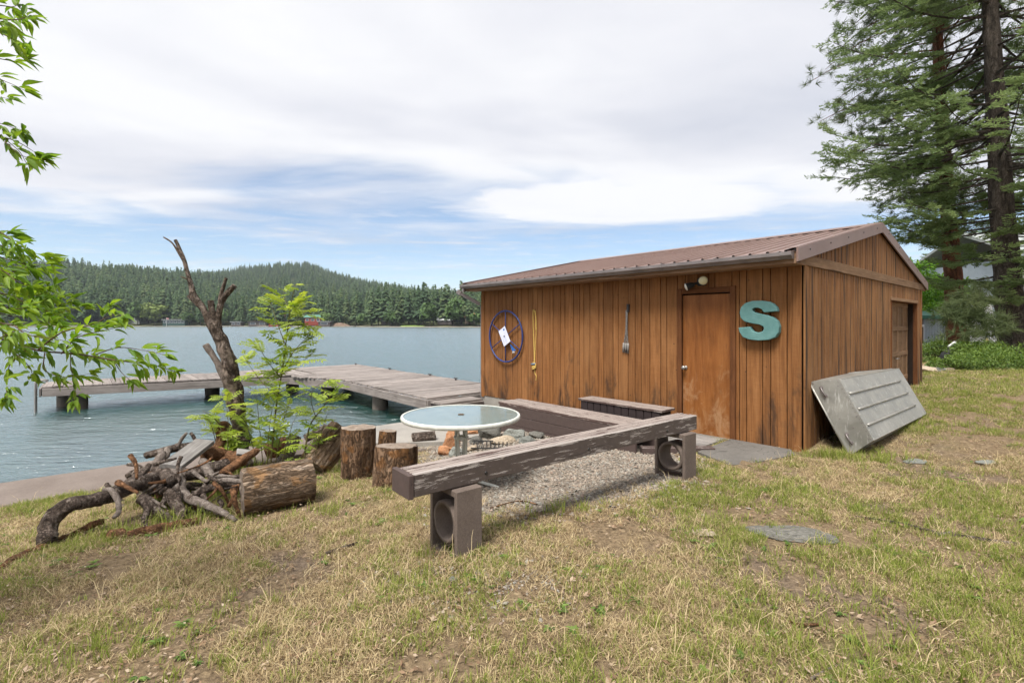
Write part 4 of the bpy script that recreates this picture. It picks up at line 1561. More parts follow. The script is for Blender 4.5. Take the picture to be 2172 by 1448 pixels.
def roof_panel(b0, b1, side):
    """ribbed sheet between b0 and b1 on one slope; side -1 front, +1 back"""
    prof = []
    x = b0
    n = int(round((b1 - b0) / RIB))
    st = (b1 - b0) / n
    for k in range(n):
        s0 = b0 + k * st
        prof += [(s0, 0.0), (s0 + st * 0.40, 0.0), (s0 + st * 0.44, 0.020), (s0 + st * 0.56, 0.020), (s0 + st * 0.60, 0.0)]
    prof.append((b1, 0.0))
    ae = -OF - 0.03 if side < 0 else LA + OF + 0.03
    ar = RIDGE_A + 0.01 * side
    mb = MB()
    vs = []
    for th in (0.0, -0.004):
        for bb, h in prof:
            vs.append(S(ae, bb, roof_z(ae) + h + th + 0.03))
            vs.append(S(ar, bb, roof_z(ar) + h + th + 0.03))
    m = len(prof)
    fs = []
    for i in range(m - 1):
        fs.append((2 * i, 2 * i + 2, 2 * i + 3, 2 * i + 1))
        o = 2 * m
        fs.append((o + 2 * i, o + 2 * i + 1, o + 2 * i + 3, o + 2 * i + 2))
        fs.append((2 * i, o + 2 * i, o + 2 * i + 2, 2 * i + 2))
    mb.add(vs, fs)
    return mb.build('roof_panel', M['roof'], shed)


for side in (-1, 1):
    for k in range(npan):
        roof_panel(-OGN + k * pw + 0.001, -OGN + (k + 1) * pw - 0.001, side)
# ridge cap, rake trims, sub-fascia
mb = MB()
for s in (-1, 1):
    a0, a1 = RIDGE_A, RIDGE_A + s * 0.17
    mb.prism([S(a0, -OGN - 0.01, RIDGE_Z + 0.075), S(a1, -OGN - 0.01, roof_z(a1) + 0.058), S(a1, -OGN - 0.01, roof_z(a1) + 0.051), S(a0, -OGN - 0.01, RIDGE_Z + 0.068)], W * (blen + 0.02))
mb.build('ridge_cap', M['roof'], shed)
for bb, sgn in ((-OGN - 0.012, -1), (LB + OGF + 0.012, 1)):
    for s in (-1, 1):
        ae = -OF - 0.04 if s < 0 else LA + OF + 0.04
        mb = MB()
        p = [S(RIDGE_A + 0.002 * s, bb, RIDGE_Z + 0.064), S(ae, bb, roof_z(ae) + 0.062), S(ae, bb, roof_z(ae) - 0.100), S(RIDGE_A + 0.002 * s, bb, RIDGE_Z - 0.098)]
        if s < 0: p = p[::-1]
        mb.prism(p, W * 0.022 * sgn)
        q = [S(RIDGE_A + 0.002 * s, bb, RIDGE_Z + 0.066), S(ae, bb, roof_z(ae) + 0.064), S(ae, bb - sgn * 0.12, roof_z(ae) + 0.064), S(RIDGE_A + 0.002 * s, bb - sgn * 0.12, RIDGE_Z + 0.066)]
        mb.prism(q, (0, 0, 0.005))
        mb.build('rake_trim', M['roof'], shed)
        for k in range(5):
            f = (k + 0.5) / 5
            aa = RIDGE_A + (ae - RIDGE_A) * f
            c = S(aa, bb + sgn * 0.024, roof_z(aa) + 0.0)
            mb = MB(); mb.lathe([(0.011, 0), (0.009, 0.006), (0.0, 0.007)], c, 8, (G, UP if sgn < 0 else -UP, W * sgn)); mb.build('screw', M['darkmetal'], shed)
for s in (-1, 1):
    ae = -OF if s < 0 else LA + OF
    zz = roof_z(ae) - 0.055
    board('fascia_board', S(ae, -OGN - 0.0, zz), S(ae, LB + OGF, zz), 0.14, 0.025, G * s, M['soffit'], shed)
    # boxed soffit between fascia and wall
    ai = 0.0 if s < 0 else LA
    board('soffit_board', S((ae + ai) / 2, -OGN, zz - 0.062), S((ae + ai) / 2, LB + OGF, zz - 0.062), abs(ae - ai) - 0.03, 0.016, UP, M['soffit'], shed)
# sheathing closing the roof from below
for s in (-1, 1):
    ae = -OF + 0.01 if s < 0 else LA + OF - 0.01
    mb = MB(); mb.prism([S(ae, -OGN + .01, roof_z(ae) - 0.02), S(ae, -OGN + .01, roof_z(ae) + 0.015), S(RIDGE_A, -OGN + .01, RIDGE_Z + 0.015), S(RIDGE_A, -OGN + .01, RIDGE_Z - 0.02)], W * (blen - 0.02)); mb.build('roof_sheathing', M['groove'], shed)


# gutter along the front eave (K-style), hangers, downspout
def gutter():
    ga = -OF - 0.02
    zt_ = roof_z(-OF) + 0.012
    out = [(0.0, 0.0), (0.0, -0.085), (-0.055, -0.088), (-0.078, -0.06), (-0.098, -0.045), (-0.100, -0.006), (-0.090, -0.003), (-0.090, -0.03), (-0.07, -0.055), (-0.052, -0.08), (-0.006, -0.078), (-0.006, 0.0)]
    mb = MB()
    mb.prism([S(ga + x, -OGN + 0.02, zt_ + z) for x, z in out], W * (blen - 0.0))
    for bb in (-OGN + 0.016, LB + OGF + 0.02):
        mb.prism([S(ga + x, bb, zt_ + z) for x, z in out[:6]], W * 0.004)
    gt = mb.build('gutter', M['gutter'], shed)
    for k in range(9):
        bb = 0.1 + k * 0.78
        mb = MB()
        path = [(0.003, 0.01), (-0.094, 0.006), (-0.105, -0.006), (-0.1035, -0.048), (-0.083, -0.063), (-0.058, -0.093)]
        for (x0, z0), (x1, z1) in zip(path[:-1], path[1:]):
            mb.prism([S(ga + x0, bb, zt_ + z0), S(ga + x1, bb, zt_ + z1), S(ga + x1, bb, zt_ + z1 + 0.004), S(ga + x0, bb, zt_ + z0 + 0.004)], W * 0.022)
        mb.build('gutter_strap', M['gutter'], shed)
    # bent downspout at the lake end
    e0 = S(ga - 0.05, LB + OGF - 0.06, zt_ - 0.09)
    mb = MB()
    mb.box(e0 - Vector((0, 0, 0.03)), (0.055, 0.055, 0.08), (G, W, UP)); mb.build('downspout', M['gutter'], shed)
    d0 = S(ga - 0.06, LB + 0.30, zt_ - 0.17); d1 = S(-0.02, LB + 0.06, zt_ - 0.42)
    X = (d1 - d0).normalized(); Yv = X.cross(UP).normalized(); Zv = Yv.cross(X)
    mb = MB(); mb.box((d0 + d1) / 2, ((d1 - d0).length, 0.06, 0.075), (X, Yv, Zv), 0.008); mb.build('downspout', M['gutter'], shed)
    mb = MB(); mb.box(d0 - X * 0.02, (0.10, 0.085, 0.10), (X, Yv, Zv), 0.008); mb.build('downspout', M['gutter'], shed)
    mb = MB(); mb.box(S(-0.06 + 0.10, LB + 0.05, 1.0), (0.075, 0.06, 2.0), (G, W, UP), 0.006); mb.build('downspout', M['gutter'], shed)


gutter()

# ------------------------------------------------------------------ things hung on the shed
# letter S
SP = [(845, 660), (838, 632), (815, 608), (780, 592), (730, 586), (670, 588), (620, 604), (592, 632), (582, 668), (590, 705), (615, 730), (660, 742), (720, 752), (745, 764), (752, 776), (746, 792),
      (730, 803), (700, 806), (675, 798), (662, 782), (655, 766), (574, 772), (582, 805), (605, 838), (650, 855), (710, 862), (780, 858), (830, 840), (853, 805), (857, 765), (843, 727), (815, 702),
      (775, 687), (720, 676), (688, 668), (670, 656), (673, 642), (690, 635), (715, 637), (738, 648), (750, 668)]
DS = 5.99 + W.y * 0.467
mb = MB()
xs = [p[0] for p in SP]
pl = []
for x, y in SP:
    px_, py_ = 1400 + x / 3.292, 460 + y / 3.292
    bb = b_at(px_)
    d = K.y + W.y * bb
    pl.append((bb, CZ - (py_ - HY) / F * d))
pts = [S(-0.035, bb, z) for bb, z in pl]
inn = []
cb, cz = sum(p[0] for p in pl) / len(pl), sum(p[1] for p in pl) / len(pl)
mb.prism([p for p in pts][::-1], FN * 0.085)
sl = mb.build('letter_s', M['teal'], None, False, S(-0.05, cb, cz))
tag(sl, 'large teal letter S mounted on the shed wall right of the door', 'letter')
bv = sl.modifiers.new('edge', 'BEVEL'); bv.width = 0.008; bv.segments = 2; bv.limit_method = 'ANGLE'; bv.angle_limit = R(50)

# blue hand wheel
wc_b = b_at(1078); wd = K.y + W.y * wc_b
wc = S(-0.075, wc_b, CZ - (713 - HY) / F * wd)
t = thing('hand_wheel', wc, 'large blue spoked wheel with white plate hanging on the shed wall', 'wheel')
RW_ = 0.525
mb = MB()
n = 56
ring = [wc + W * (RW_ * math.cos(2 * math.pi * i / n)) + UP * (RW_ * math.sin(2 * math.pi * i / n)) for i in range(n + 1)]
mb.tube(ring, 0.017, 10, caps=False); mb.build('rim', M['blue'], t, True)
for k in range(6):
    an = R(90 + 60 * k)
    d = W * math.cos(an) + UP * math.sin(an)
    mb = MB(); mb.tube([wc + d * 0.03, wc + d * RW_], 0.010, 8); mb.build('spoke', M['blue'], t, True)
e1 = (W * 0.62 * -1 + UP * -0.78).normalized() * -1
e1 = (W * math.cos(R(60)) + UP * math.sin(R(60)))
e2 = (W * -math.sin(R(60)) + UP * math.cos(R(60)))
mb = MB(); mb.box(wc + FN * 0.028, (0.36, 0.225, 0.012), (e1, e2, FN), 0.003); pl_ = mb.build('plate', M['paleblue'], t)
mb = MB(); mb.lathe([(0.018, 0), (0.014, 0.006), (0, 0.008)], wc + FN * 0.034, 14, (W, UP, FN)); mb.build('bolt', M['black'], pl_)
mb = MB(); mb.lathe([(0.022, 0), (0.022, 0.003), (0, 0.0035)], wc + FN * 0.0345 + e1 * 0.125 + e2 * 0.06, 14, (W, UP, FN)); mb.build('logo_dot', M['brightblue'], pl_)
for k, ln in ((0.02, 0.15), (-0.01, 0.19), (-0.06, 0.10)):        # faint printed lines on the plate
    mb = MB(); mb.box(wc + FN * 0.0350 + e2 * k - e1 * 0.07, (ln, 0.006, 0.0015), (e1, e2, FN)); mb.build('print_line', plain('faint_print', (0.35, 0.38, 0.5), 0.6), pl_)
hk = wc + W * -0.30 + UP * -0.23 + FN * 0.03
mb = MB()
mb.prism([hk + W * 0.10 + UP * 0.07, hk + W * -0.06 + UP * -0.045, hk + W * 0.035 + UP * -0.06], FN * 0.018); mb.build('pull_tab', M['brightblue'], t)
mb = MB(); mb.tube([hk + W * .0 + UP * -0.05, hk + W * -0.01 + UP * -0.1], 0.014, 8); mb.tube([hk + W * .03 + UP * -0.05, hk + W * 0.03 + UP * -0.11], 0.012, 8); mb.build('pull_knob', M['white'], t, True)

# yellow rope
rb = b_at(1137); rd = K.y + W.y * rb


def wallpt(px, py, out=0.03):
    bb = b_at(px); d = K.y + W.y * bb
    return S(-out, bb, CZ - (py - HY) / F * d)


t = thing('rope', wallpt(1137, 658), 'yellow rope hanging in a loop on the shed wall right of the wheel', 'rope')
mb = MB(); mb.tube([wallpt(1139, 700), wallpt(1138.5, 672), wallpt(1137, 659, .04), wallpt(1134.5, 662, .045), wallpt(1134, 700), wallpt(1135.5, 740), wallpt(1136, 770)], 0.012, 8, sub=5); mb.build('rope_strand', M['rope'], t, True)
mb = MB(); mb.tube([wallpt(1138.5, 659, .04), wallpt(1140, 690), wallpt(1138, 735), wallpt(1136.5, 770), wallpt(1137, 790), wallpt(1140, 797), wallpt(1139, 806)], 0.009, 8, sub=5); mb.build('rope_strand', M['rope'], t, True)
mb = MB()
for k in range(4):
    mb.tube([wallpt(1132 + k * 1.5, 772 + k * 2, .04), wallpt(1136, 768 + 4 * k, .06), wallpt(1140, 773 + 2 * k, .045), wallpt(1137, 779 + k, .06), wallpt(1132, 776 + 2 * k, .04)], 0.010, 7, sub=4)
mb.build('knot', M['rope'], t, True)
mb = MB(); mb.tube([wallpt(1131.5, 772, .05), wallpt(1139.5, 771, .055)], 0.018, 8, jit=.3, freq=40); mb.build('blue_twine', plain('blue_grey_twine', (0.16, 0.23, 0.32), .9), t, True)
mb = MB(); mb.tube([wallpt(1137, 657.5, 0.0), wallpt(1137, 658.5, 0.06)], 0.006, 6); mb.build('nail', M['darkmetal'], t)

# bundle of rods with sleeves
t = thing('hanging_rods', wallpt(1333, 650), 'bundle of thin metal rods with sleeves hanging left of the door', 'rods')
mb = MB(); mb.tube([wallpt(1335, 645), wallpt(1334.5, 662)], [0.028, 0.022], 8, 0.3, 20); mb.build('bracket', M['darkmetal'], t)
for dx, ex in ((-1.5, -7), (0, -2.5), (1.2, 2)):
    p0, p1, p2 = wallpt(1333 + dx, 658, 0.045), wallpt(1332 + dx, 700, 0.04), wallpt(1333 + ex, 732, 0.035)
    mb = MB(); mb.tube([p0, p1, p2], 0.008, 7, sub=3); mb.build('rod', M['greywood'], t, True)
    p3 = wallpt(1332.4 + ex * 1.08, 748 + dx, 0.035)
    mb = MB(); mb.tube([wallpt(1333 + ex, 727, .036), p3], 0.017, 10); mb.build('sleeve', M['greywood'], t, True)

# floodlight with two heads
fl = wallpt(1491, 598, 0.05)
t = thing('floodlight', fl, 'twin-head security floodlight on the wall above the door', 'floodlight')
mb = MB(); mb.box(fl - FN * 0.02, (0.13, 0.11, 0.055), (W, UP, FN), 0.012); mb.build('junction_box', M['black'], t)


def flood_head(base, d, mat, rad):
    X = d.cross(UP).normalized(); Y = d.cross(X)
    mb = MB(); mb.tube([base, base + d * 0.05], 0.018, 8); mb.build('swivel', M['black'], t)
    c = base + d * 0.05
    mb = MB(); mb.lathe([(0.022, 0.0), (0.035, 0.03), (0.045, 0.07), (rad, 0.105), (rad, 0.115)], c, 20, (X, Y, d)); h = mb.build('lamp_holder', M['black'] if mat is M['lens'] else M['gutter'], t, True)
    mb = MB(); mb.lathe([(rad * 0.97, 0.113), (rad * 0.9, 0.125), (rad * 0.5, 0.135), (0.0, 0.138)], c, 20, (X, Y, d)); mb.build('lamp_lens', mat, h, True)


flood_head(fl + W * 0.05 - UP * 0.01, (W * 0.75 + FN * 0.55 - UP * 0.35).normalized(), M['lens'], 0.055)
flood_head(fl - W * 0.05 + UP * 0.01, (W * -0.35 + FN * 0.9 - UP * 0.05).normalized(), M['lensyellow'], 0.062)

# ------------------------------------------------------------------ paving at the door
def flat(px, py, z):
    p = onz(px, py, z)
    return Vector((p.x, p.y, z))


t = thing('door_slab', flat(1580, 975, 0.05), 'cracked dark concrete slab on the ground beside the shed corner', 'slab')
mb = MB()
q = [flat(1481, 962, 0.09), flat(1548, 942, 0.09), flat(1690, 965, 0.09), flat(1655, 972, 0.09), flat(1588, 999, 0.09), flat(1550, 1001, 0.09)]
q = [S(-0.07, b_at(1556), 0), S(-0.06, 0.10, 0), S(-0.28, -0.02, 0), flat(1588, 999, 0), flat(1548, 1002, 0), flat(1480, 972, 0)]
mb.prism([Vector((p.x, p.y, -0.1)) for p in q], (0, 0, 0.185))
mb.build('slab', M['slab'], t)
t = thing('doorstep', S(-0.35, 1.3, 0.0), 'grey boards laid flat in front of the shed door', 'doorstep')
for k in range(4):
    aa = -0.17 - 0.15 * k
    board('plank', S(aa, 0.93, 0.045), S(aa, 1.75, 0.045), 0.14, 0.045, UP, M['greywood'], t)

# ------------------------------------------------------------------ benches and their supports
BT = 0.705
n0, n1 = onz(868, 1010, BT), onz(1478, 881, BT)
BX = Vector((n1.x - n0.x, n1.y - n0.y, 0)); BL = BX.length; BX.normalize()
BYv = Vector((-BX.y, BX.x, 0))
bench = thing('long_bench', (n0 + n1) / 2 - Vector((0, 0, BT - 0.14)), 'long plank bench with peeling brown paint across two flue blocks', 'bench')
for k in range(5):
    off = 0.021 + k * 0.0465
    c0 = n0 + BYv * off; c1 = n1 + BYv * off
    dz = random.gauss(0, 0.0025)
    e = random.uniform(-0.012, 0.012)
    board('board', c0 + BX * 0.035 + Vector((0, 0, -0.07 + dz)), c1 + BX * e + Vector((0, 0, -0.07 + dz)), 0.14, 0.040, -BYv, M['peel_top'] if k else M['peel'], bench, 0.004)
board('end_board', n0 + BYv * -0.002 + BX * 0.014 + Vector((0, 0, -0.072)), n0 + BYv * 0.236 + BX * 0.014 + Vector((0, 0, -0.072)), 0.148, 0.036, -BX, M['brownpaint'], bench)
for f in (0.18, 0.5, 0.84):
    c = n0 + BX * (BL * f) + Vector((0, 0, -0.085))
    mb = MB(); mb.lathe([(0.012, 0.0), (0.010, 0.004), (0.0, 0.005)], c - BYv * 0.0, 10, (BX, UP, -BYv)); mb.build('bolt', M['darkmetal'], bench)


def flue_block(c, h, name, label):
    """square concrete chimney block on its side with a round clay liner; hole axis along BX"""
    gzv = min(gz(c.x, c.y), gz(c.x + BYv.x * .3, c.y + BYv.y * .3)) - 0.02
    top = BT - 0.145
    h = top - gzv
    t = thing(name, Vector((c.x, c.y, gzv)), label, 'block')
    wd, th, wall = 0.345, 0.20, 0.032
    base = Vector((c.x, c.y, gzv))
    r_o, r_i = 0.140, 0.112
    zc = h / 2
    n = 32
    P = lambda x, z, d: base + BYv * (x + wd / 2) + Vector((0, 0, z + zc)) + BX * d
    # square concrete shell, chipped a little at its corners
    mb = MB()
    wl = 0.030
    for (x0, x1, za, zb_) in ((-wd / 2, -wd / 2 + wl, -h / 2, h / 2), (wd / 2 - wl, wd / 2, -h / 2, h / 2), (-wd / 2 + wl, wd / 2 - wl, -h / 2, -h / 2 + 0.045), (-wd / 2 + wl, wd / 2 - wl, h / 2 - 0.045, h / 2)):
        mb.box(P((x0 + x1) / 2, (za + zb_) / 2, th / 2), (x1 - x0 + 0.001, th, zb_ - za), (BYv, BX, UP), 0.006)
    mb.build('block_shell', M['block'], t)
    for qx in (-1, 1):       # webs that hold the liner
        mb = MB(); mb.box(P(qx * (wd / 2 - wl - 0.006), 0, th / 2), (0.03, th * 0.8, 0.05), (BYv, BX, UP)); mb.build('web', M['block'], t)
    mb = MB()
    vs = []
    for d, ro in ((0.012, r_o), (th - 0.012, r_o), (th - 0.012, r_i), (0.012, r_i)):
        vs += [P(ro * math.cos(2 * math.pi * k / n), ro * math.sin(2 * math.pi * k / n), d) for k in range(n)]
    fs = []
    for m_ in range(4):
        for k in range(n):
            k2 = (k + 1) % n
            fs.append((m_ * n + k, m_ * n + k2, ((m_ + 1) % 4) * n + k2, ((m_ + 1) % 4) * n + k))
    mb.add(vs, fs)
    mb.build('flue_liner', M['block'], t, True)
    return t


flue_block(n0 + BX * 0.30 + BYv * -0.055, 0.42, 'flue_block', 'upright chimney block with round clay liner under the near bench end')
flue_block(n1 - BX * 0.30 + BYv * -0.055, 0.42, 'flue_block', 'upright chimney block with round clay liner under the bench end by the door')

# low bench along the gravel, parallel to the shed front
t = thing('low_bench', S(-1.28, 2.7, 0.0), 'low brown plank bench edging the gravel parallel to the shed wall', 'bench')
B2Z = 0.36
for k in range(6):
    aa = -1.475 + k * 0.078
    board('seat_board', S(aa, 1.35, B2Z - 0.02 + random.gauss(0, .002)), S(aa, 4.0 + random.gauss(0, .01), B2Z - 0.02), 0.070, 0.04, UP, M['peel_top'], t)
for k in range(3):
    board('front_board', S(-1.49, 1.35, B2Z - 0.115 - k * 0.147), S(-1.49, 3.98, B2Z - 0.115 - k * 0.147), 0.142, 0.04, FN, M['brownpaint'], t)
    board('end_board', S(-1.466, 3.985, B2Z - 0.115 - k * 0.147), S(-1.06, 3.985, B2Z - 0.115 - k * 0.147), 0.142, 0.04, W, M['brownpaint'], t)
board('back_board', S(-1.05, 1.35, B2Z - 0.19), S(-1.05, 3.96, B2Z - 0.19), 0.3, 0.04, G, M['brownpaint'], t)
# slatted box behind it
t = thing('slatted_box', S(-0.55, 2.2, 0.0), 'dark slatted wooden box with worn top between low bench and shed', 'box')
BZ3 = 0.455
for k in range(11):
    bb = 1.52 + k * 0.128
    board('slat', S(-0.70, bb + 0.06, 0.0), S(-0.70, bb + 0.06, BZ3 - 0.035), 0.116, 0.024, FN, M['darkpaint'], t)
for k in range(3):
    board('end_slat', S(-0.68 + 0.09 + k * 0.1 - 0.05, 2.935, 0.0), S(-0.68 + 0.09 + k * 0.1 - 0.05, 2.935, BZ3 - 0.035), 0.095, 0.022, W, M['darkpaint'], t)
board('top_board', S(-0.555, 1.48, BZ3 - 0.018), S(-0.555, 2.97, BZ3 - 0.018), 0.34, 0.034, UP, M['peel_top'], t)
mb = MB(); mb.box(S(-0.54, 2.22, 0.2), (0.26, 1.38, 0.42), (G, W, UP)); mb.build('inner_box', M['groove'], t)
# border timber between gravel and paving at the far block
t = thing('border_timber', S(-1.0, 0.9, 0.0), 'brown timber edging lying behind the far flue block', 'timber')
board('timber', S(-0.74, 0.75, 0.06), S(-1.42, 1.33, 0.06), 0.14, 0.09, UP, M['brownpaint'], t)

# ------------------------------------------------------------------ glass table
tc = onz(978, 879, 0.715)
tg = gz(tc.x, tc.y)
t = thing('patio_table', Vector((tc.x, tc.y, tg)), 'round glass patio table with white metal rim and central legs', 'table')


def glass_mat():
    m, t_, b = new_mat('frosted_table_glass', 0.08, 0.6)
    n = t_.noise(pos(t_), 7.0, 5.0, 0.6)
    t_.set(b.inputs['Base Color'], t_.ramp(n, [(0.3, (0.36, 0.47, 0.45)), (0.7, (0.50, 0.60, 0.57))]))
    t_.set(b.inputs['Roughness'], t_.remap(n, 0.3, 0.7, 0.05, 0.16))
    b.inputs['Transmission Weight'].default_value = 0.6
    b.inputs['IOR'].default_value = 1.5
    return m


M['glass'] = glass_mat()
M['rim'] = plain('chalky_white_rim', (0.55, 0.55, 0.50), 0.5, 0.4, 0, 0.18, 14.0)
RT = 0.585
mb = MB(); mb.lathe([(0.0, -0.006), (RT - 0.012, -0.006), (RT - 0.012, 0.0), (0.0, 0.0)], tc, 64); mb.build('glass_top', M['glass'], t)
mb = MB()
prof = [(RT - 0.014, 0.004), (RT - 0.003, 0.007), (RT + 0.007, 0.002), (RT + 0.011, -0.010), (RT + 0.010, -0.028), (RT + 0.002, -0.037), (RT - 0.010, -0.035), (RT - 0.012, -0.008), (RT - 0.014, 0.004)]
mb.lathe(prof, tc, 64, None, False); mb.build('rim', M['rim'], t, True)
for k in range(2):
    an = R(25 + 90 * k)
    d = Vector((math.cos(an), math.sin(an), 0))
    mb = MB(); mb.box(tc + Vector((0, 0, -0.026 - 0.002 * k)), (2 * RT - 0.05, 0.032, 0.026), (d, Vector((-d.y, d.x, 0)), UP), 0.004); mb.build('cross_bar', M['rim'], t)
mb = MB(); mb.lathe([(0.030, 0.0), (0.034, 0.004), (0.024, 0.007), (0.018, 0.003), (0.0, 0.002)], tc, 20, None, False); mb.build('umbrella_ring', M['twig'], t)
for k in range(4):
    an = R(-22 + 90 * k)
    d = Vector((math.cos(an), math.sin(an), 0)); e = Vector((-d.y, d.x, 0))
    zt_ = tc.z - 0.04
    pth = [tc + d * 0.10 + Vector((0, 0, -0.04)), tc + d * 0.065 + Vector((0, 0, -0.10))]
    mb = MB()
    gtop = Vector((tc.x, tc.y, 0))
    pts = [gtop + d * 0.20 + Vector((0, 0, zt_)), gtop + d * 0.075 + Vector((0, 0, zt_ - 0.06)), gtop + d * 0.060 + Vector((0, 0, zt_ - 0.16)), gtop + d * 0.060 + Vector((0, 0, tg + 0.20)),
           gtop + d * 0.14 + Vector((0, 0, tg + 0.09)), gtop + d * 0.36 + Vector((0, 0, tg + 0.045)), gtop + d * 0.52 + Vector((0, 0, tg + 0.012))]
    mb.tube(pts, [0.013] * 3 + [0.015] * 4, 10, sub=4); mb.build('leg', M['rim'], t, True)
mb = MB(); mb.lathe([(0.075, 0.0), (0.075, 0.02), (0.055, 0.024), (0.055, 0.0), (0.075, 0.0)], Vector((tc.x, tc.y, tg + 0.25)), 24, None, False); mb.build('collar', M['rim'], t)
mb = MB(); mb.lathe([(0.075, 0.0), (0.075, 0.02), (0.055, 0.024), (0.055, 0.0), (0.075, 0.0)], Vector((tc.x, tc.y, tg + 0.48)), 24, None, False); mb.build('collar', M['rim'], t)

# ------------------------------------------------------------------ rocks
def rock_mesh(seed, flatn=0.0, sub=3):
    bm = bmesh.new()
    bmesh.ops.create_icosphere(bm, subdivisions=sub, radius=1.0)
    off = Vector((seed * 3.1, seed * 1.7, seed * 0.9))
    rr_ = random.Random(seed)
    planes = [(Vector((rr_.gauss(0, 1), rr_.gauss(0, 1), rr_.gauss(0, 1))).normalized(), rr_.uniform(0.55, 0.85)) for _ in range(9)]
    for v in bm.verts:
        p = v.co.copy()
        for nrm, dd in planes:
            k = p.dot(nrm)
            if k > dd:
                p -= nrm * (k - dd) * 0.9
        p *= 1 + 0.22 * mnoise.noise(p * 1.5 + off) + 0.07 * mnoise.noise(p * 5 + off)
        v.co = p
    me = bpy.data.meshes.new('rock')
    bm.to_mesh(me); bm.free()
    return me


ROCKS = [rock_mesh(s) for s in range(1, 9)]


def rock(px, py, wpx, hpx, label, mat, seed, group=None, sink=0.25, depth=None, name='rock'):
    """px,py: the rock's middle foot in the photo; w,h in photo pixels"""
    p = onground(px, py)
    d = p.y
    w, h = wpx / F * d, hpx / F * d
    me = ROCKS[seed % 8].copy(); me.materials.append(mat)
    o = bpy.data.objects.new(name, me); COL.objects.link(o)
    o.location = (p.x, p.y + w * 0.35, p.z + h * (0.5 - sink))
    o.scale = (w / 1.6, w / 1.9 if depth is None else depth, h / 1.5)
    o.rotation_euler = (0, 0, random.uniform(-0.5, 0.5))
    return tag(o, label, 'rock', group)


fg = 'rocks of the fire ring'
rock(1040, 931, 46, 30, 'dark mossy grey rock at the back of the fire ring', M['rock_dark'], 1, fg)
rock(1092, 934, 40, 26, 'pale green-grey rock at the back right of the fire ring', M['rock'], 2, fg)
rock(1066, 944, 46, 20, 'flat tan and orange rock below the pale green one', M['rock_tan'], 3, fg)
rock(1120, 942, 36, 18, 'low grey rock at the right of the fire ring', M['rock'], 4, fg)
rock(1002, 926, 34, 20, 'reddish brown rock behind the table legs', M['rock_orange'], 5, fg)
rock(962, 938, 26, 36, 'leaning pale orange slab left of the table legs', M['rock_orange'], 6, fg)
rock(957, 952, 30, 30, 'bright orange rock left of the table legs', M['rock_orange'], 2, fg)
rock(944, 966, 26, 26, 'small rust brown rock nearest the stumps', M['rock_orange'], 7, fg)
rock(968, 968, 26, 22, 'dull grey green rock beside the rust brown one', M['rock'], 8, fg)
rock(1002, 958, 26, 14, 'small orange tan rock right of the table legs', M['rock_tan'], 5, fg)
rock(1010, 941, 30, 18, 'dark flat rock at the back left of the ring', M['rock_dark'], 4, fg)
rock(1140, 930, 30, 14, 'small dark stone near the low bench', M['rock_dark'], 1, fg)
# charred grate lying in the ring
gp = onground(1040, 950)
t = thing('fire_grate', gp, 'blackened wire grate lying inside the fire ring', 'grate')
for k in range(9):
    mb = MB(); mb.tube([gp + Vector((-0.22 + k * 0.055, -0.14, 0.03)), gp + Vector((-0.22 + k * 0.055, 0.16, 0.05))], 0.006, 6); mb.build('wire', M['black'], t)
for k in (-0.14, 0.16):
    mb = MB(); mb.tube([gp + Vector((-0.25, k, 0.035 + (k > 0) * .02)), gp + Vector((0.25, k, 0.035 + (k > 0) * .02))], 0.008, 6); mb.build('wire', M['black'], t)
# flat stones in the lawn
rock(1712, 1158, 150, 22, 'flat grey stone set flush in the lawn', M['rock_dark'], 3, None, 0.42, 0.15, 'flat_stone')
rock(1955, 984, 44, 7, 'small flat pale stone in the grass right of the boat', M['rock'], 6, None, 0.2, 0.09, 'flat_stone')
rock(1505, 1140, 56, 8, 'small half-buried stone left of the flat lawn stone', M['rock_tan'], 5, None, 0.3, 0.08, 'flat_stone')
rock(2105, 985, 40, 6, 'little grey stone in the far lawn at the right edge', M['rock'], 7, None, 0.2, 0.09, 'flat_stone')
rock(960, 1238, 22, 12, 'pale sharp stone chip in front of the near block', M['rock'], 4, None, 0.2, None, 'stone_chip')


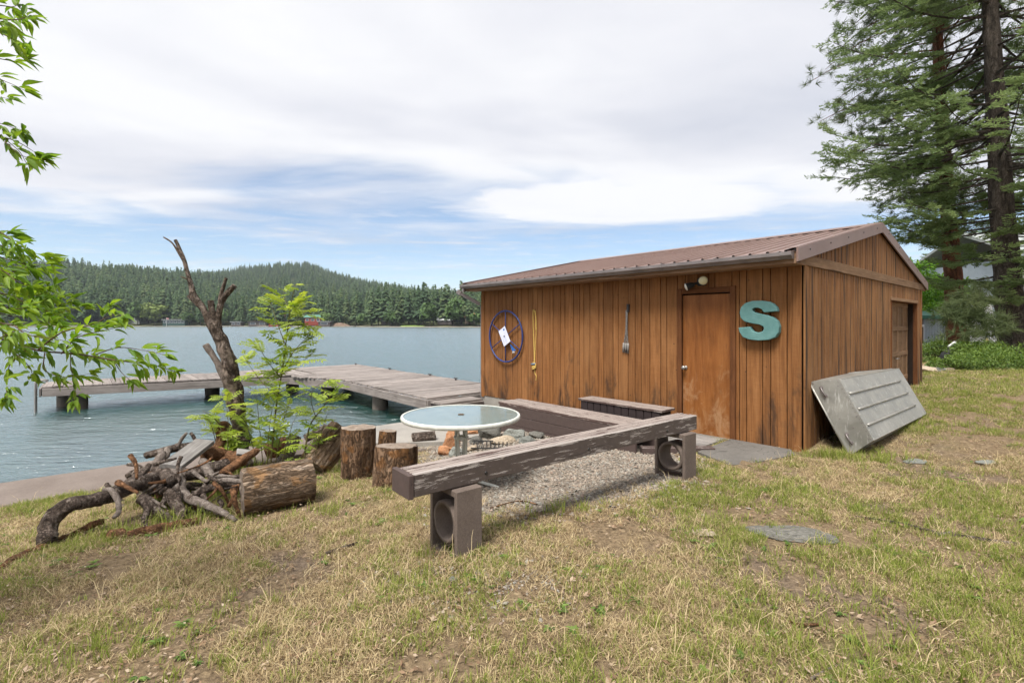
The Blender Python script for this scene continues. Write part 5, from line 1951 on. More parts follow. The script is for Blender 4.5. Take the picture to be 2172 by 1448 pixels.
# ------------------------------------------------------------------ logs and stumps
def log_round(name, p0, p1, r0, r1, label, mat, seed=0, lump=0.10, cat='log', crack=True, group=None):
    """cut log from p0 to p1: rough side with splits and two cut faces as parts; local Z along it"""
    p0, p1 = Vector(p0), Vector(p1)
    L = (p1 - p0).length
    Z = (p1 - p0).normalized()
    X = Z.orthogonal().normalized(); Y = Z.cross(X)
    t = bpy.data.objects.new(name, None); COL.objects.link(t); t.empty_display_size = 0.1
    Mx = Matrix((X, Y, Z)).transposed().to_4x4(); Mx.translation = p0
    t.matrix_world = Mx
    tag(t, label, cat, group)
    n, m = 44, 14
    off = Vector((seed * 5.3, seed * 2.9, seed))
    vs, fs = [], []
    rr_ = random.Random(seed)
    cracks = [(rr_.uniform(0, 6.28), rr_.uniform(0.03, 0.07)) for _ in range(5)] if crack else []
    def rad(k, f):
        an = 2 * math.pi * k / n
        r = r0 + (r1 - r0) * f
        q = Vector((math.cos(an), math.sin(an), 0))
        r *= 1 + lump * mnoise.noise(q * 1.3 + off) + 0.05 * mnoise.noise(Vector((q.x * 6, q.y * 6, f * 2)) + off) + 0.035 * mnoise.noise(Vector((q.x * 14, q.y * 14, f * 4)) + off)
        for ca, cwid in cracks:
            dd = abs((an - ca - 0.15 * math.sin(f * 5 + ca) + math.pi) % (2 * math.pi) - math.pi)
            if dd < cwid:
                r *= 1 - 0.10 * (1 - dd / cwid)
        return r
    for i in range(m + 1):
        f = i / m
        for k in range(n):
            an = 2 * math.pi * k / n
            r = rad(k, f) * (1 - (0.03 if i in (0, m) else 0))
            dz = 0.012 * mnoise.noise(Vector((math.cos(an) * 2, math.sin(an) * 2, 5 + f)) + off) if i in (0, m) else 0
            vs.append((r * math.cos(an), r * math.sin(an), f * L + dz))
    for i in range(m):
        for k in range(n):
            a_, b_ = i * n + k, i * n + (k + 1) % n
            fs.append((a_, b_, b_ + n, a_ + n))
    me = bpy.data.meshes.new('bark'); me.from_pydata(vs, [], fs); me.materials.append(mat)
    me.polygons.foreach_set('use_smooth', [True] * len(fs))
    o = bpy.data.objects.new('bark', me); COL.objects.link(o); o.parent = t
    for i, nm in ((0, 'cut_face'), (m, 'cut_face')):
        ev = [(v[0], v[1], v[2]) for v in vs[i * n:(i + 1) * n]]
        rings = []
        vv = list(ev)
        ff = []
        for j, s in enumerate((0.8, 0.55, 0.28)):
            for k in range(n):
                x, y, z = ev[k]
                vv.append((x * s, y * s, (0 if i == 0 else L) + 0.012 * mnoise.noise(Vector((x * 9, y * 9, i)) + off)))
        for j in range(3):
            for k in range(n):
                a_, b_ = j * n + k, j * n + (k + 1) % n
                q = (a_, b_, b_ + n, a_ + n)
                ff.append(q if i else q[::-1])
        q = tuple(range(3 * n, 4 * n))
        ff.append(q if i else q[::-1])
        me = bpy.data.meshes.new(nm); me.from_pydata(vv, [], ff); me.materials.append(M['endgrain'])
        o = bpy.data.objects.new(nm, me); COL.objects.link(o); o.parent = t
    return t


def gp_(px, py, lift=0.0):
    return onground(px, py, lift)


# standing rounds
p = gp_(758, 1010); log_round('log_round', p - Vector((0, 0, .03)), p + Vector((0.01, 0.02, 0.56)), 0.185, 0.195, 'tall upright log round standing behind the shorter stump', M['bark_stump'], 1, 0.06)
p = gp_(838, 1028); log_round('log_round', p - Vector((0, 0, .03)), p + Vector((0.01, 0.05, 0.40)), 0.235, 0.225, 'short wide upright stump with hollowed top left of the bench', M['bark_stump'], 2, 0.09)
p = gp_(818, 975); log_round('log_round', p - Vector((0, 0, .02)), p + Vector((0.03, 0.03, 0.40)), 0.13, 0.12, 'rough broken log round behind the two upright stumps', M['bark_stump'], 9, 0.2)
# leaning and lying rounds
p = gp_(655, 1008)
log_round('log_round', p + Vector((0.06, 0.0, 0.13)), p + Vector((0.32, 0.30, 0.50)), 0.20, 0.20, 'split log tipped on its edge left of the tall round', M['bark_log'], 3, 0.08)
p = gp_(512, 1098); p2 = gp_(642, 1098)
log_round('log_round', p + Vector((-0.06, 0.12, 0.185)), p + Vector((0.44, 0.46, 0.20)), 0.212, 0.205, 'large split log lying on its side in front of the root pile', M['bark_log'], 4, 0.07)
p = gp_(885, 948)
log_round('log_piece', p + Vector((-0.10, 0.1, 0.10)), p + Vector((0.26, 0.2, 0.13)), 0.105, 0.095, 'dark short log piece lying beside the concrete slab', M['bark_root'], 5, 0.2)
p = gp_(878, 962)
log_round('log_piece', p + Vector((-0.10, 0.0, 0.03)), p + Vector((0.36, 0.06, 0.035)), 0.035, 0.03, 'thin pale stick of firewood on the gravel by the stump', M['bark_grey'], 6, 0.1)
p = gp_(592, 1000)
log_round('log_piece', p + Vector((0, 0.1, 0.05)), p + Vector((0.12, 0.25, 0.42)), 0.10, 0.075, 'splintered broken log end leaning behind the lying log', M['bark_grey'], 7, 0.25)
p = gp_(560, 985)
log_round('log_piece', p + Vector((-0.05, 0.2, 0.10)), p + Vector((0.22, 0.30, 0.22)), 0.14, 0.12, 'brown crumbling log lump beside the dead trunk', M['bark_orange'], 8, 0.25)
p = gp_(615, 1010)
log_round('log_piece', p + Vector((-0.02, 0.2, 0.10)), p + Vector((0.26, 0.26, 0.12)), 0.115, 0.11, 'dark weathered log in the gap behind the tipped log', M['bark_root'], 10, 0.15)
p = gp_(640, 960)
log_round('log_piece', p + Vector((-0.05, 0.25, 0.16)), p + Vector((0.22, 0.45, 0.30)), 0.07, 0.06, 'small dark log behind the tipped log near the sapling', M['bark_root'], 11, 0.2)


# ------------------------------------------------------------------ the dead tree
TD = 6.5


def tp(px, py, d=TD):
    return at(px, py, d)


def px_r(wpx, d=TD):
    return wpx / 2 / F * d


base = tp(505, 985)
tree = thing('dead_tree', Vector((base.x, base.y, gz(base.x, base.y))), 'dead pruned tree trunk with cut limbs standing over the root pile', 'tree')


def limb(name, pts, mat, parent, seg=14, jit=0.16, freq=9.0, sub=4, dd=None):
    """pts: (px, py, width px[, d])"""
    P = [tp(p[0], p[1], p[3] if len(p) > 3 else TD) for p in pts]
    Rr = [px_r(p[2], p[3] if len(p) > 3 else TD) * 0.72 for p in pts]
    mb = MB(); mb.tube(P, Rr, seg, jit, freq, True, sub)
    return mb.build(name, mat, parent, True)


limb('trunk', [(507, 1000, 64), (507, 960, 48), (508, 917, 39), (505, 880, 42), (499, 845, 48), (491, 800, 50), (485, 767, 44), (476, 738, 37), (464, 710, 34), (455, 685, 32), (452, 674, 24)], M['bark_dead'], tree, 26, 0.26, 9, 6)
limb('limb', [(470, 735, 24), (447, 690, 21), (432, 657, 18), (420, 641, 22), (411, 630, 24), (407, 611, 15), (399, 583, 12), (390, 550, 11), (380, 526, 10), (372, 509, 9)], M['bark_dead'], tree, 14, 0.16, 10)
limb('limb', [(462, 710, 24), (455, 680, 20), (449, 657, 18), (447, 637, 17)], M['bark_dead'], tree, 14, 0.1)
limb('limb', [(462, 695, 22), (464, 668, 18), (470, 640, 16), (484, 620, 15), (498, 606, 15)], M['bark_dead'], tree, 14, 0.22)
limb('limb', [(466, 655, 12), (468, 628, 11), (474, 608, 10), (480, 589, 9)], M['bark_dead'], tree, 12, 0.3, 14)
limb('limb', [(482, 808, 26), (466, 778, 21), (450, 752, 17), (436, 731, 17)], M['bark_grey'], tree, 12, 0.3, 12)
limb('limb', [(418, 640, 14), (406, 632, 13), (400, 627, 11)], M['bark_dead'], tree, 12, 0.2)
limb('twig', [(390, 556, 6), (378, 535, 6), (365, 515, 5), (347, 503, 4)], M['twig'], tree, 8, 0.1)
limb('twig', [(396, 592, 4), (388, 588, 3), (382, 586, 2)], M['twig'], tree, 6, 0.1)
for pts in [(500, 602), (446, 640), (372, 507)]:
    pass
limb('root', [(497, 940, 26), (482, 905, 26), (470, 905, 26, 6.4), (468, 935, 27, 6.25), (455, 955, 26, 6.1), (435, 968, 22, 5.9)], M['bark_orange'], tree, 14, 0.2)
limb('root', [(515, 950, 34), (522, 930, 26), (518, 960, 24, 6.3), (530, 985, 20, 6.1)], M['bark_dead'], tree, 12, 0.2)

# ------------------------------------------------------------------ root and driftwood pile
pg = 'branches of the driftwood pile'


def branch(pts, mat, label, name='branch', cat='branch', seg=10, jit=0.30, freq=20):
    P, Rr = [], []
    for (x, y, w, d) in pts:
        q = at(x, y, d)
        g = gz(q.x, q.y) + px_r(w, d) * 0.5
        if q.z < g: q.z = g
        P.append(q); Rr.append(px_r(w, d) * 0.84)
    mb = MB(); mb.tube(P, Rr, seg + 4, jit, freq, True, 5)
    o = mb.build(name, mat, None, True, P[0])
    return tag(o, label, cat, pg)


branch([(100, 1172, 40, 3.85), (101, 1130, 38, 3.92), (113, 1096, 40, 3.98), (150, 1070, 36, 4.05), (200, 1060, 33, 4.2), (245, 1048, 34, 4.4), (290, 1025, 34, 4.6), (330, 1012, 30, 4.8)], M['bark_root'], 'thick grey branch arching down to the lawn at the pile\'s left end', 'branch', 'branch', 14)
branch([(0, 1236, 16, 3.38), (20, 1205, 18, 3.5), (55, 1180, 20, 3.66), (95, 1166, 18, 3.8)], M['bark_orange'], 'pale root running along the grass at the left picture edge')
branch([(360, 1002, 34, 4.9), (376, 1020, 32, 4.75), (390, 1050, 26, 4.6), (430, 1068, 20, 4.45), (470, 1085, 16, 4.35), (500, 1103, 10, 4.2)], M['bark_grey'], 'pale branch curving down across the front of the pile to the lying log')
branch([(430, 978, 20, 4.9), (440, 996, 20, 4.8), (455, 1014, 15, 4.7), (500, 1019, 12, 4.6), (540, 1023, 8, 4.5)], M['bark_grey'], 'bent bleached branch pointing right over the lying log')
branch([(270, 940, 26, 5.6), (272, 985, 8, 5.5), (285, 985, 10, 5.4), (300, 995, 14, 5.3)][1:], M['bark_root'], 'short crooked twig hooked up at the pile\'s upper left')
branch([(305, 1030, 26, 5.0), (322, 1000, 26, 5.0), (337, 975, 22, 5.1), (346, 962, 18, 5.2)], M['bark_grey'], 'splintered grey branch stub leaning up below the plank')
branch([(335, 992, 30, 5.0), (350, 1005, 30, 4.85), (372, 1018, 30, 4.65)], M['bark_root'], 'thick sawn branch end facing the lawn under the plank')
branch([(370, 1000, 30, 4.9), (400, 1005, 32, 4.9), (435, 998, 34, 5.0), (480, 985, 32, 5.2)], M['bark_root'], 'thick dark root lying across the middle of the pile')
branch([(310, 965, 16, 5.5), (340, 958, 18, 5.5), (370, 950, 20, 5.6), (400, 945, 18, 5.7), (420, 940, 14, 5.8)], M['bark_root'], 'long brown root along the back of the pile')
branch([(378, 947, 9, 5.4), (386, 930, 8, 5.4), (396, 918, 7, 5.4)], M['bark_grey'], 'short pale twig sticking up behind the plank')
branch([(416, 935, 8, 5.6), (408, 922, 8, 5.6), (404, 918, 7, 5.6)], M['bark_root'], 'dark stub sticking up beside the plank\'s top end')
branch([(300, 1055, 26, 4.5), (320, 1075, 24, 4.45), (345, 1090, 18, 4.4), (370, 1105, 12, 4.3)], M['bark_root'], 'dark gnarled root twisting down the front left of the pile')
branch([(218, 1038, 8, 4.3), (236, 1040, 14, 4.3), (250, 1062, 14, 4.25), (252, 1085, 12, 4.2), (240, 1098, 8, 4.15)], M['bark_grey'], 'thin forked bleached root hanging over the arching branch')
branch([(304, 1060, 16, 4.35), (312, 1080, 16, 4.3), (306, 1100, 16, 4.25), (308, 1118, 12, 4.2)], M['bark_root'], 'knobbly root pointing straight down at the pile front')
branch([(365, 1040, 34, 4.5), (372, 1065, 30, 4.45), (384, 1085, 22, 4.4), (386, 1100, 12, 4.35)], M['bark_root'], 'tapered stubby root hanging down in the middle of the pile')
branch([(255, 1040, 22, 4.7), (280, 1020, 22, 4.8), (300, 1005, 20, 4.9), (318, 985, 14, 5.0)], M['bark_root'], 'grey branch climbing the left shoulder of the pile')
branch([(470, 1005, 20, 4.9), (500, 985, 22, 5.1), (530, 965, 20, 5.3), (545, 955, 16, 5.4)], M['bark_orange'], 'orange brown root under the dead trunk on the right')
branch([(400, 1060, 16, 4.5), (430, 1040, 18, 4.6), (470, 1030, 18, 4.7), (505, 1032, 16, 4.8)], M['bark_root'], 'dark root behind the bent bleached branch')
branch([(430, 965, 34, 5.6), (455, 962, 36, 5.7), (480, 968, 36, 5.8), (505, 972, 36, 5.7), (515, 975, 30, 5.6)], M['bark_orange'], 'thick orange-barked root piece lying below the dead trunk')
branch([(270, 1010, 14, 5.0), (285, 1002, 18, 5.0), (300, 1015, 18, 4.9), (330, 1030, 18, 4.8), (350, 1042, 18, 4.7)], M['bark_root'], 'rough root running under the splintered stub')
branch([(120, 1145, 10, 4.0), (160, 1130, 14, 4.1), (200, 1110, 16, 4.2), (220, 1105, 14, 4.25)], M['bark_orange'], 'reddish rotten branch half sunk in the grass behind the arching branch')
branch([(235, 1150, 30, 3.95), (250, 1140, 34, 3.95), (262, 1150, 24, 3.98)], M['bark_orange'], 'sawn orange branch stub lying at the pile front')
branch([(270, 1165, 20, 3.95), (320, 1145, 26, 4.05), (370, 1122, 28, 4.15), (420, 1105, 20, 4.25)], M['bark_orange'], 'rotten orange log half buried in dry grass before the pile')
branch([(330, 1085, 14, 4.45), (350, 1060, 14, 4.55), (360, 1035, 14, 4.7)], M['bark_root'], 'upright dark root inside the front of the pile')
branch([(440, 1075, 14, 4.45), (430, 1045, 14, 4.6), (440, 1020, 12, 4.7)], M['bark_root'], 'crooked dark twig standing right of the pile middle')
branch([(290, 1050, 24, 5.0), (340, 1045, 36, 5.1), (400, 1040, 40, 5.2), (460, 1035, 36, 5.3), (510, 1015, 24, 5.4)], M['bark_root'], 'massive dark rootstock at the heart of the pile', 'rootstock', 'rootstock', 16, 0.35, 6)
branch([(485, 1075, 10, 4.5), (500, 1045, 12, 4.6), (505, 1030, 10, 4.7)], M['bark_orange'], 'small orange root beside the lying log\'s cut face')
branch([(410, 1000, 10, 4.75), (425, 1012, 9, 4.7), (440, 1020, 8, 4.65), (452, 1008, 8, 4.65), (465, 1000, 5, 4.65)], M['bark_grey'], 'thin wriggling twig in the centre of the pile')
branch([(340, 955, 16, 5.4), (350, 972, 16, 5.3), (356, 950, 14, 5.4)], M['bark_grey'], 'broken upright splinter left of the plank')
rt = random.Random(77)
for k in range(54):
    x0, y0, d0 = rt.uniform(225, 525), rt.uniform(965, 1100), rt.uniform(4.3, 5.3)
    an, ln = rt.uniform(-2.8, 0.6), rt.uniform(30, 100)
    w0 = rt.uniform(5, 17)
    mk, lab = rt.choice([('bark_root', 'dark broken twig lodged in the driftwood pile'), ('bark_grey', 'bleached grey broken twig lodged in the driftwood pile'), ('bark_root', 'dark broken twig lodged in the driftwood pile'), ('bark_orange', 'orange-brown broken twig lodged in the driftwood pile')])
    branch([(x0, y0, w0, d0), (x0 + ln * .4 * math.cos(an) + rt.uniform(-8, 8), y0 - ln * .4 * math.sin(an) * .7, w0 * .8, d0 - .06), (x0 + ln * math.cos(an), y0 - ln * math.sin(an) * .7 + rt.uniform(-6, 6), w0 * .45, d0 - rt.uniform(0, .2))],
           M[mk], lab, 'twig', 'twig', 4)
# grey plank on top of the pile
pa, pb = at(362, 990, 4.85), at(435, 936, 5.6)
t = board('weathered_plank', pa, pb, 0.20, 0.05, (0.25, -0.4, 1.0), M['greywood'])
tag(t, 'weathered grey plank lying slanted on top of the driftwood pile', 'plank')
t = board('wood_offcut', at(502, 958, 5.5), at(540, 962, 5.6), 0.10, 0.03, (0, -0.5, 1.0), M['greywood'])
tag(t, 'small grey wood offcut beside the dead trunk base', 'offcut')

# sticks on the lawn
def stick(pts, w, mat, label):
    P = [gp_(x, y) + Vector((0, 0, 0.012 + 0.006 * (i % 2))) for i, (x, y) in enumerate(pts)]
    mb = MB(); mb.tube(P, [w * (1 - 0.5 * i / len(P)) for i in range(len(P))], 7, 0.25, 30, True, 3)
    return tag(mb.build('stick', mat, None, True, P[0]), label, 'stick')


stick([(2160, 1158), (2080, 1148), (1990, 1132), (1900, 1112), (1815, 1098)], 0.014, M['bark_root'], 'long thin dead branch lying across the lawn at the right')
stick([(690, 1178), (720, 1168), (758, 1154)], 0.013, M['bark_root'], 'dark splinter of wood lying left of the near block')
stick([(1675, 1325), (1700, 1332), (1735, 1328)], 0.010, M['bark_orange'], 'short reddish stick in the lawn foreground')
stick([(1512, 1185), (1525, 1190), (1548, 1196)], 0.010, M['bark_root'], 'small dark twig left of the flat stone')
stick([(1720, 1445), (1760, 1425), (1780, 1415)], 0.006, M['bark_grey'], 'pale dry stalk at the bottom edge right of centre')
stick([(1985, 1135), (2000, 1138), (2018, 1132)], 0.016, M['bark_grey'], 'pale broken bit of wood on the long dead branch')
stick([(1040, 1080), (1100, 1066), (1140, 1072)], 0.006, M['bark_orange'], 'thin brown twig on the gravel under the bench')

# ------------------------------------------------------------------ aluminium boat leaning on the gable wall
A_, D_ = Vector((3.739, 6.167, 0.895)), Vector((4.011, 5.831, 0.057))
bm_ = (D_ - A_); bw = bm_.length; bm_.normalize()
dp = bm_.cross(G).normalized()
if dp.dot(Vector((1, -1, 0.6))) < 0: dp = -dp
ax_ = dp.cross(bm_).normalized()
if ax_.dot(G) < 0: ax_ = -ax_
t = thing('rowing_boat', D_, 'upturned flat-bottomed aluminium boat leaning on its side against the shed', 'boat')
BLn = 2.93
mid0 = (A_ + D_) / 2
H0 = 0.315


def hull(s, v, w):
    """s along the boat 0..1, v across -1 (top) .. 1 (ground), w depth 0 gunwale .. 1 bottom (a flat plane)"""
    gun = bw / 2 * (1 + 0.07 * math.sin(min(1, s * 1.1) * math.pi) - 0.14 * sm(0.35, 1.0, s))
    bot = bw / 2 * 0.80
    g_off = H0 * 0.72 * sm(0.35, 1.0, s) - 0.02 * math.sin(s * math.pi)
    off = g_off + (H0 - g_off) * w
    return mid0 + ax_ * (s * BLn) + bm_ * (v * (gun + (bot - gun) * w)) + dp * off


NS = 16


def hull_sheet(name, f0, f1, th=0.006):
    mb = MB()
    vs, fs = [], []
    for i in range(NS + 1):
        s = i / NS
        vs += [f0(s), f1(s)]
    for i in range(NS):
        fs.append((2 * i, 2 * i + 1, 2 * i + 3, 2 * i + 2))
    mb.add(vs, fs)
    o = mb.build(name, M['alu'], t)
    md = o.modifiers.new('sheet', 'SOLIDIFY'); md.thickness = th; md.offset = 0
    return o


hull_sheet('hull_bottom', lambda s: hull(s, -1, 1), lambda s: hull(s, 1, 1))
hull_sheet('hull_side', lambda s: hull(s, -1, 0), lambda s: hull(s, -1, 1))
hull_sheet('hull_side', lambda s: hull(s, 1, 0), lambda s: hull(s, 1, 1))
for s, nm in ((0.0, 'transom'), (1.0, 'bow_plate')):
    mb = MB(); mb.prism([hull(s, -1, 0), hull(s, -1, 1), hull(s, 1, 1), hull(s, 1, 0)], ax_ * (-0.006 if s == 0 else 0.006)); mb.build(nm, M['alu'], t)
for k, v in enumerate((-0.50, 0.02, 0.54)):
    mb = MB(); mb.tube([hull(s, v, 1) + dp * 0.010 for s in np.linspace(0.02, 0.86, 12)], 0.017, 8); mb.build('keel_rib', M['alu'], t, True)
for v in (-1, 1):
    mb = MB(); mb.tube([hull(s, v, 0) for s in np.linspace(0, 1, 14)], 0.014, 8); mb.build('gunwale', M['alu'], t, True)
    mb = MB(); mb.tube([hull(s, v, 1) for s in np.linspace(0, 1, 14)], 0.007, 6); mb.build('chine', M['alu'], t, True)
mb = MB(); mb.tube([hull(0, -1, 0) - ax_ * .006, hull(0, 1, 0) - ax_ * .006], 0.012, 8); mb.build('gunwale', M['alu'], t, True)
for v in (-0.70, 0.64):
    c0 = hull(0, v - 0.11, 0.28 + 0.02) - ax_ * 0.004; c1 = hull(0, v + 0.13, 0.30) - ax_ * 0.004
    mb = MB(); mb.tube([c0, c0 - ax_ * 0.03, c1 - ax_ * 0.03, c1], 0.010, 8); h = mb.build('handle', M['gutter'], t, True)
    for c in (c0, c1):
        mb = MB(); mb.lathe([(0.022, 0.0), (0.022, 0.006), (0.0, 0.008)], c, 12, (bm_, dp, -ax_)); mb.build('handle_plate', M['gutter'], h)
for k in range(16):       # rivets where the transom meets the bottom and along the bottom's seams
    mb = MB(); mb.lathe([(0.007, 0), (0.005, 0.003), (0, 0.004)], hull(0, -0.94 + k * 0.125, 0.94) - ax_ * 0.006, 6, (bm_, dp, -ax_)); mb.build('rivet', M['gutter'], t)
    mb = MB(); mb.lathe([(0.008, 0), (0.006, 0.004), (0, 0.005)], hull(0.012, -0.96 + k * 0.128, 1) + dp * 0.003, 6, (ax_, bm_, dp)); mb.build('rivet', M['alu'], t)
for s_, w_ in ((0.1, 0.35), (0.45, 0.62), (0.2, 0.9), (-0.8, 0.86), (0.9, 0.9), (0.93, 0.12), (-0.95, 0.1)):
    mb = MB(); mb.lathe([(0.008, 0), (0.006, 0.004), (0, 0.005)], hull(0, s_, w_) - ax_ * 0.006, 8, (bm_, dp, -ax_)); mb.build('rivet', M['gutter'], t)

# ------------------------------------------------------------------ leaves and shrubs
def leaflet(L=1.0, wd=0.28, fold=0.10, droop=0.18, n=5):
    """lance-shaped leaf along +X, folded on its midrib"""
    V, Fc = [], []
    for i in range(n + 1):
        f = i / n
        w = wd * 0.5 * (math.sin(math.pi * min(1, f * 1.05) ** 0.75) if 0 < f < 1 else 0.0)
        z = -droop * f * f
        V += [(L * f, -w, z + fold * w * 2), (L * f, 0, z), (L * f, w, z + fold * w * 2)]
    for i in range(n):
        a = 3 * i
        Fc += [(a, a + 3, a + 4), (a, a + 4, a + 1), (a + 1, a + 4, a + 5), (a + 1, a + 5, a + 2)]
    return np.array(V), np.array(Fc)


# overhanging ash: trunk stands left of the frame, twigs reach in
AD = 2.25
ta = Vector((-3.75, 1.75, 0))
ta.z = gz(ta.x, ta.y) - 0.05
ash = thing('ash_tree', ta, 'leafy tree reaching bright green branches in from the left edge', 'tree')
mb = MB(); mb.tube([ta, ta + Vector((0.03, .05, 0.9)), ta + Vector((-0.05, .1, 1.9)), ta + Vector((0.02, .12, 3.2)), ta + Vector((0.1, .1, 4.6))], [0.17, 0.13, 0.115, 0.085, 0.03], 14, 0.12, 5, True, 4); mb.build('trunk', M['bark_fir'], ash, True)
TW = [  # (points px, base width m, leaf start fraction)
    ([(-230, 610), (-110, 670), (0, 717), (80, 743), (160, 750), (253, 765), (320, 772), (372, 788)], .014, .35),
    ([(80, 743), (130, 705), (190, 690), (240, 668), (262, 672)], .007, .25),
    ([(130, 750), (165, 715), (215, 702), (258, 692)], .006, .2),
    ([(200, 753), (250, 737), (300, 742), (350, 752)], .006, .15),
    ([(95, 748), (95, 785), (140, 800), (192, 792)], .006, .2),
    ([(60, 738), (20, 775), (15, 815), (14, 845)], .006, .2),
    ([(240, 763), (258, 790), (276, 806)], .005, .2),
    ([(150, 750), (150, 780), (160, 820), (157, 850)], .005, .3),
    ([(-170, 560), (-60, 605), (0, 622), (55, 630), (102, 618)], .011, .4),
    ([(-40, 612), (20, 580), (60, 566), (98, 560)], .006, .2),
    ([(25, 627), (80, 655), (130, 662), (172, 650)], .006, .15),
    ([(-160, 450), (-60, 500), (0, 520), (40, 545), (62, 572)], .010, .4),
    ([(-50, 505), (0, 500), (22, 496)], .005, .3),
    ([(0, 520), (50, 530), (100, 545)], .005, .1),
    ([(-140, 640), (-30, 675), (30, 690), (90, 682), (138, 690)], .010, .35),
    ([(30, 690), (60, 710), (110, 718), (150, 725)], .005, .1),
    ([(-60, 560), (0, 570), (40, 600), (70, 605)], .006, .2),
    ([(-60, 645), (0, 650), (40, 655), (90, 640)], .006, .2),
    ([(-100, 690), (-20, 720), (20, 740), (60, 775), (70, 800)], .007, .4),
    ([(0, 717), (40, 700), (70, 705), (110, 690)], .005, .1),
    ([(200, 700), (230, 660), (235, 650)], .004, .2),
    ([(-120, 500), (-40, 530), (10, 548), (50, 560), (88, 575)], .007, .3),
    ([(-90, 540), (-20, 560), (30, 590), (75, 612), (115, 606)], .007, .3),
    ([(-90, 590), (-20, 600), (30, 615), (85, 628), (130, 628)], .007, .3),
    ([(-60, 480), (0, 492), (30, 515), (55, 528)], .006, .3),
    ([(-80, 620), (-10, 660), (40, 672), (90, 668)], .006, .3),
    ([(-60, 520), (-10, 540), (20, 570), (40, 580)], .006, .3),
    ([(-60, 630), (0, 640), (50, 645), (110, 650), (150, 640)], .006, .3),
    ([(-60, 680), (0, 700), (40, 730), (90, 728)], .006, .3),
    ([(-160, -20), (-60, 20), (0, 40), (36, 42), (58, 36)], .010, .45),
    ([(-70, 40), (0, 70), (30, 85), (48, 92)], .006, .3),
    ([(-60, 10), (0, 12), (25, 15), (40, 10)], .006, .3),
    ([(-80, 110), (0, 125), (30, 130), (50, 128)], .006, .4),
    ([(-80, 130), (0, 168), (28, 180), (52, 192)], .005, .55),
    ([(-60, 200), (-10, 205), (20, 210)], .004, .5),
    ([(-90, 250), (-10, 285), (35, 300), (72, 322)], .008, .45),
    ([(-60, 255), (0, 262), (30, 272), (46, 278)], .005, .4),
    ([(0, 287), (40, 320), (55, 345), (60, 350)], .004, .3),
    ([(10, 300), (45, 330), (85, 338)], .004, .3),
    ([(-60, 60), (0, 45), (20, 60), (35, 75)], .005, .3),
]
r5 = random.Random(5)
leaf_pos, leaf_dir, leaf_scl = [], [], []
for ti, (pts, wd, f0) in enumerate(TW):
    dj = AD + r5.uniform(-0.28, 0.28)
    P = [at(x, y, dj + 0.04 * i * r5.uniform(-1, 1)) for i, (x, y) in enumerate(pts)]
    if pts[0][0] < -120:            # reach the trunk
        P = [ta + Vector((0, 0.1, max(0.7, min(4.4, P[0].z - 0.15))))] + P
        wds = [wd * 1.8]
    else:
        wds = []
    Rr = wds + [max(0.0018, wd * (1 - 0.8 * i / (len(pts) - 1))) * 0.5 for i in range(len(pts))]
    mb = MB(); mb.tube(P, Rr, 7, 0.12, 20, True, 3); mb.build('twig', M['twig'], ash, True)
    Q, _ = catmull(P, Rr, 10)
    acc = 0.0
    tot = sum((Q[i + 1] - Q[i]).length for i in range(len(Q) - 1))
    run, nxt = 0.0, 0.0
    side = 1
    for i in range(len(Q) - 1):
        run += (Q[i + 1] - Q[i]).length
        if run < nxt or Q[i].x < -3.5:
            continue
        fx = run / tot
        if fx < f0 * 0.6 and Q[i].x > -2.6: continue
        nxt = run + r5.uniform(0.045, 0.07)
        T = (Q[i + 1] - Q[i]).normalized()
        side = -side
        for k in range(r5.choice([3, 4, 4, 5])):
            dirv = (T * r5.uniform(0.5, 1.1) + Vector((0.15, 0, 0)) + T.cross(Vector((0, 1, 0))) * side * r5.uniform(0.1, 0.8) + Vector((0, r5.uniform(-.8, .8), 0)) + Vector((0, 0, r5.uniform(-0.55, 0.15)))).normalized()
            st = Q[i] + dirv * r5.uniform(0.005, 0.035)
            leaf_pos.append(st); leaf_dir.append(dirv); leaf_scl.append(r5.uniform(0.045, 0.088))
    for k in range(4):
        T = (Q[-1] - Q[-3]).normalized()
        dirv = (T + Vector((r5.uniform(-.5, .5), r5.uniform(-.6, .6), r5.uniform(-.6, .4)))).normalized()
        leaf_pos.append(Q[-1]); leaf_dir.append(dirv); leaf_scl.append(r5.uniform(0.06, 0.095))
# the rest of the crown, outside the frame round the trunk
for k in range(70):
    z = r5.uniform(0.9, 4.5); an = r5.uniform(0, 6.28); ln = r5.uniform(0.5, 1.3)
    b0 = ta + Vector((0.03, 0.1, z)); dv = Vector((math.cos(an), math.sin(an), r5.uniform(-0.1, 0.5)))
    P = [b0, b0 + dv * ln * 0.5 + Vector((0, 0, 0.06)), b0 + dv * ln + Vector((0, 0, -0.05))]
    if any(p.x > -1.12 * p.y - 0.15 and p.y > 0 for p in P): continue
    mb = MB(); mb.tube(P, [0.012, 0.007, 0.003], 6, 0.1, 20, True, 3); mb.build('twig', M['twig'], ash, True)
    Q, _ = catmull(P, [0] * 3, 8)
    for q in Q[3:]:
        for j in range(3):
            dirv = (dv + Vector((r5.gauss(0, .7), r5.gauss(0, .7), r5.gauss(-.2, .4)))).normalized()
            if q.x + dirv.x * .1 > -1.07 * q.y - 0.05 and q.y > 0: continue
            leaf_pos.append(q + dirv * 0.02); leaf_dir.append(dirv); leaf_scl.append(r5.uniform(0.05, 0.09))
LT = [leaflet(1, 0.27, 0.5, 0.06), leaflet(1, 0.22, 0.6, 0.30), leaflet(1, 0.31, 0.4, 0.18), leaflet(1, 0.25, 0.8, -0.12)]
LMESH = [fast_mesh('leaf', v, [f], M['ash_leaf'], True, np.full(len(v), 0.05 + 0.22 * i)) for i, (v, f) in enumerate(LT)]
order = list(range(len(leaf_pos)))
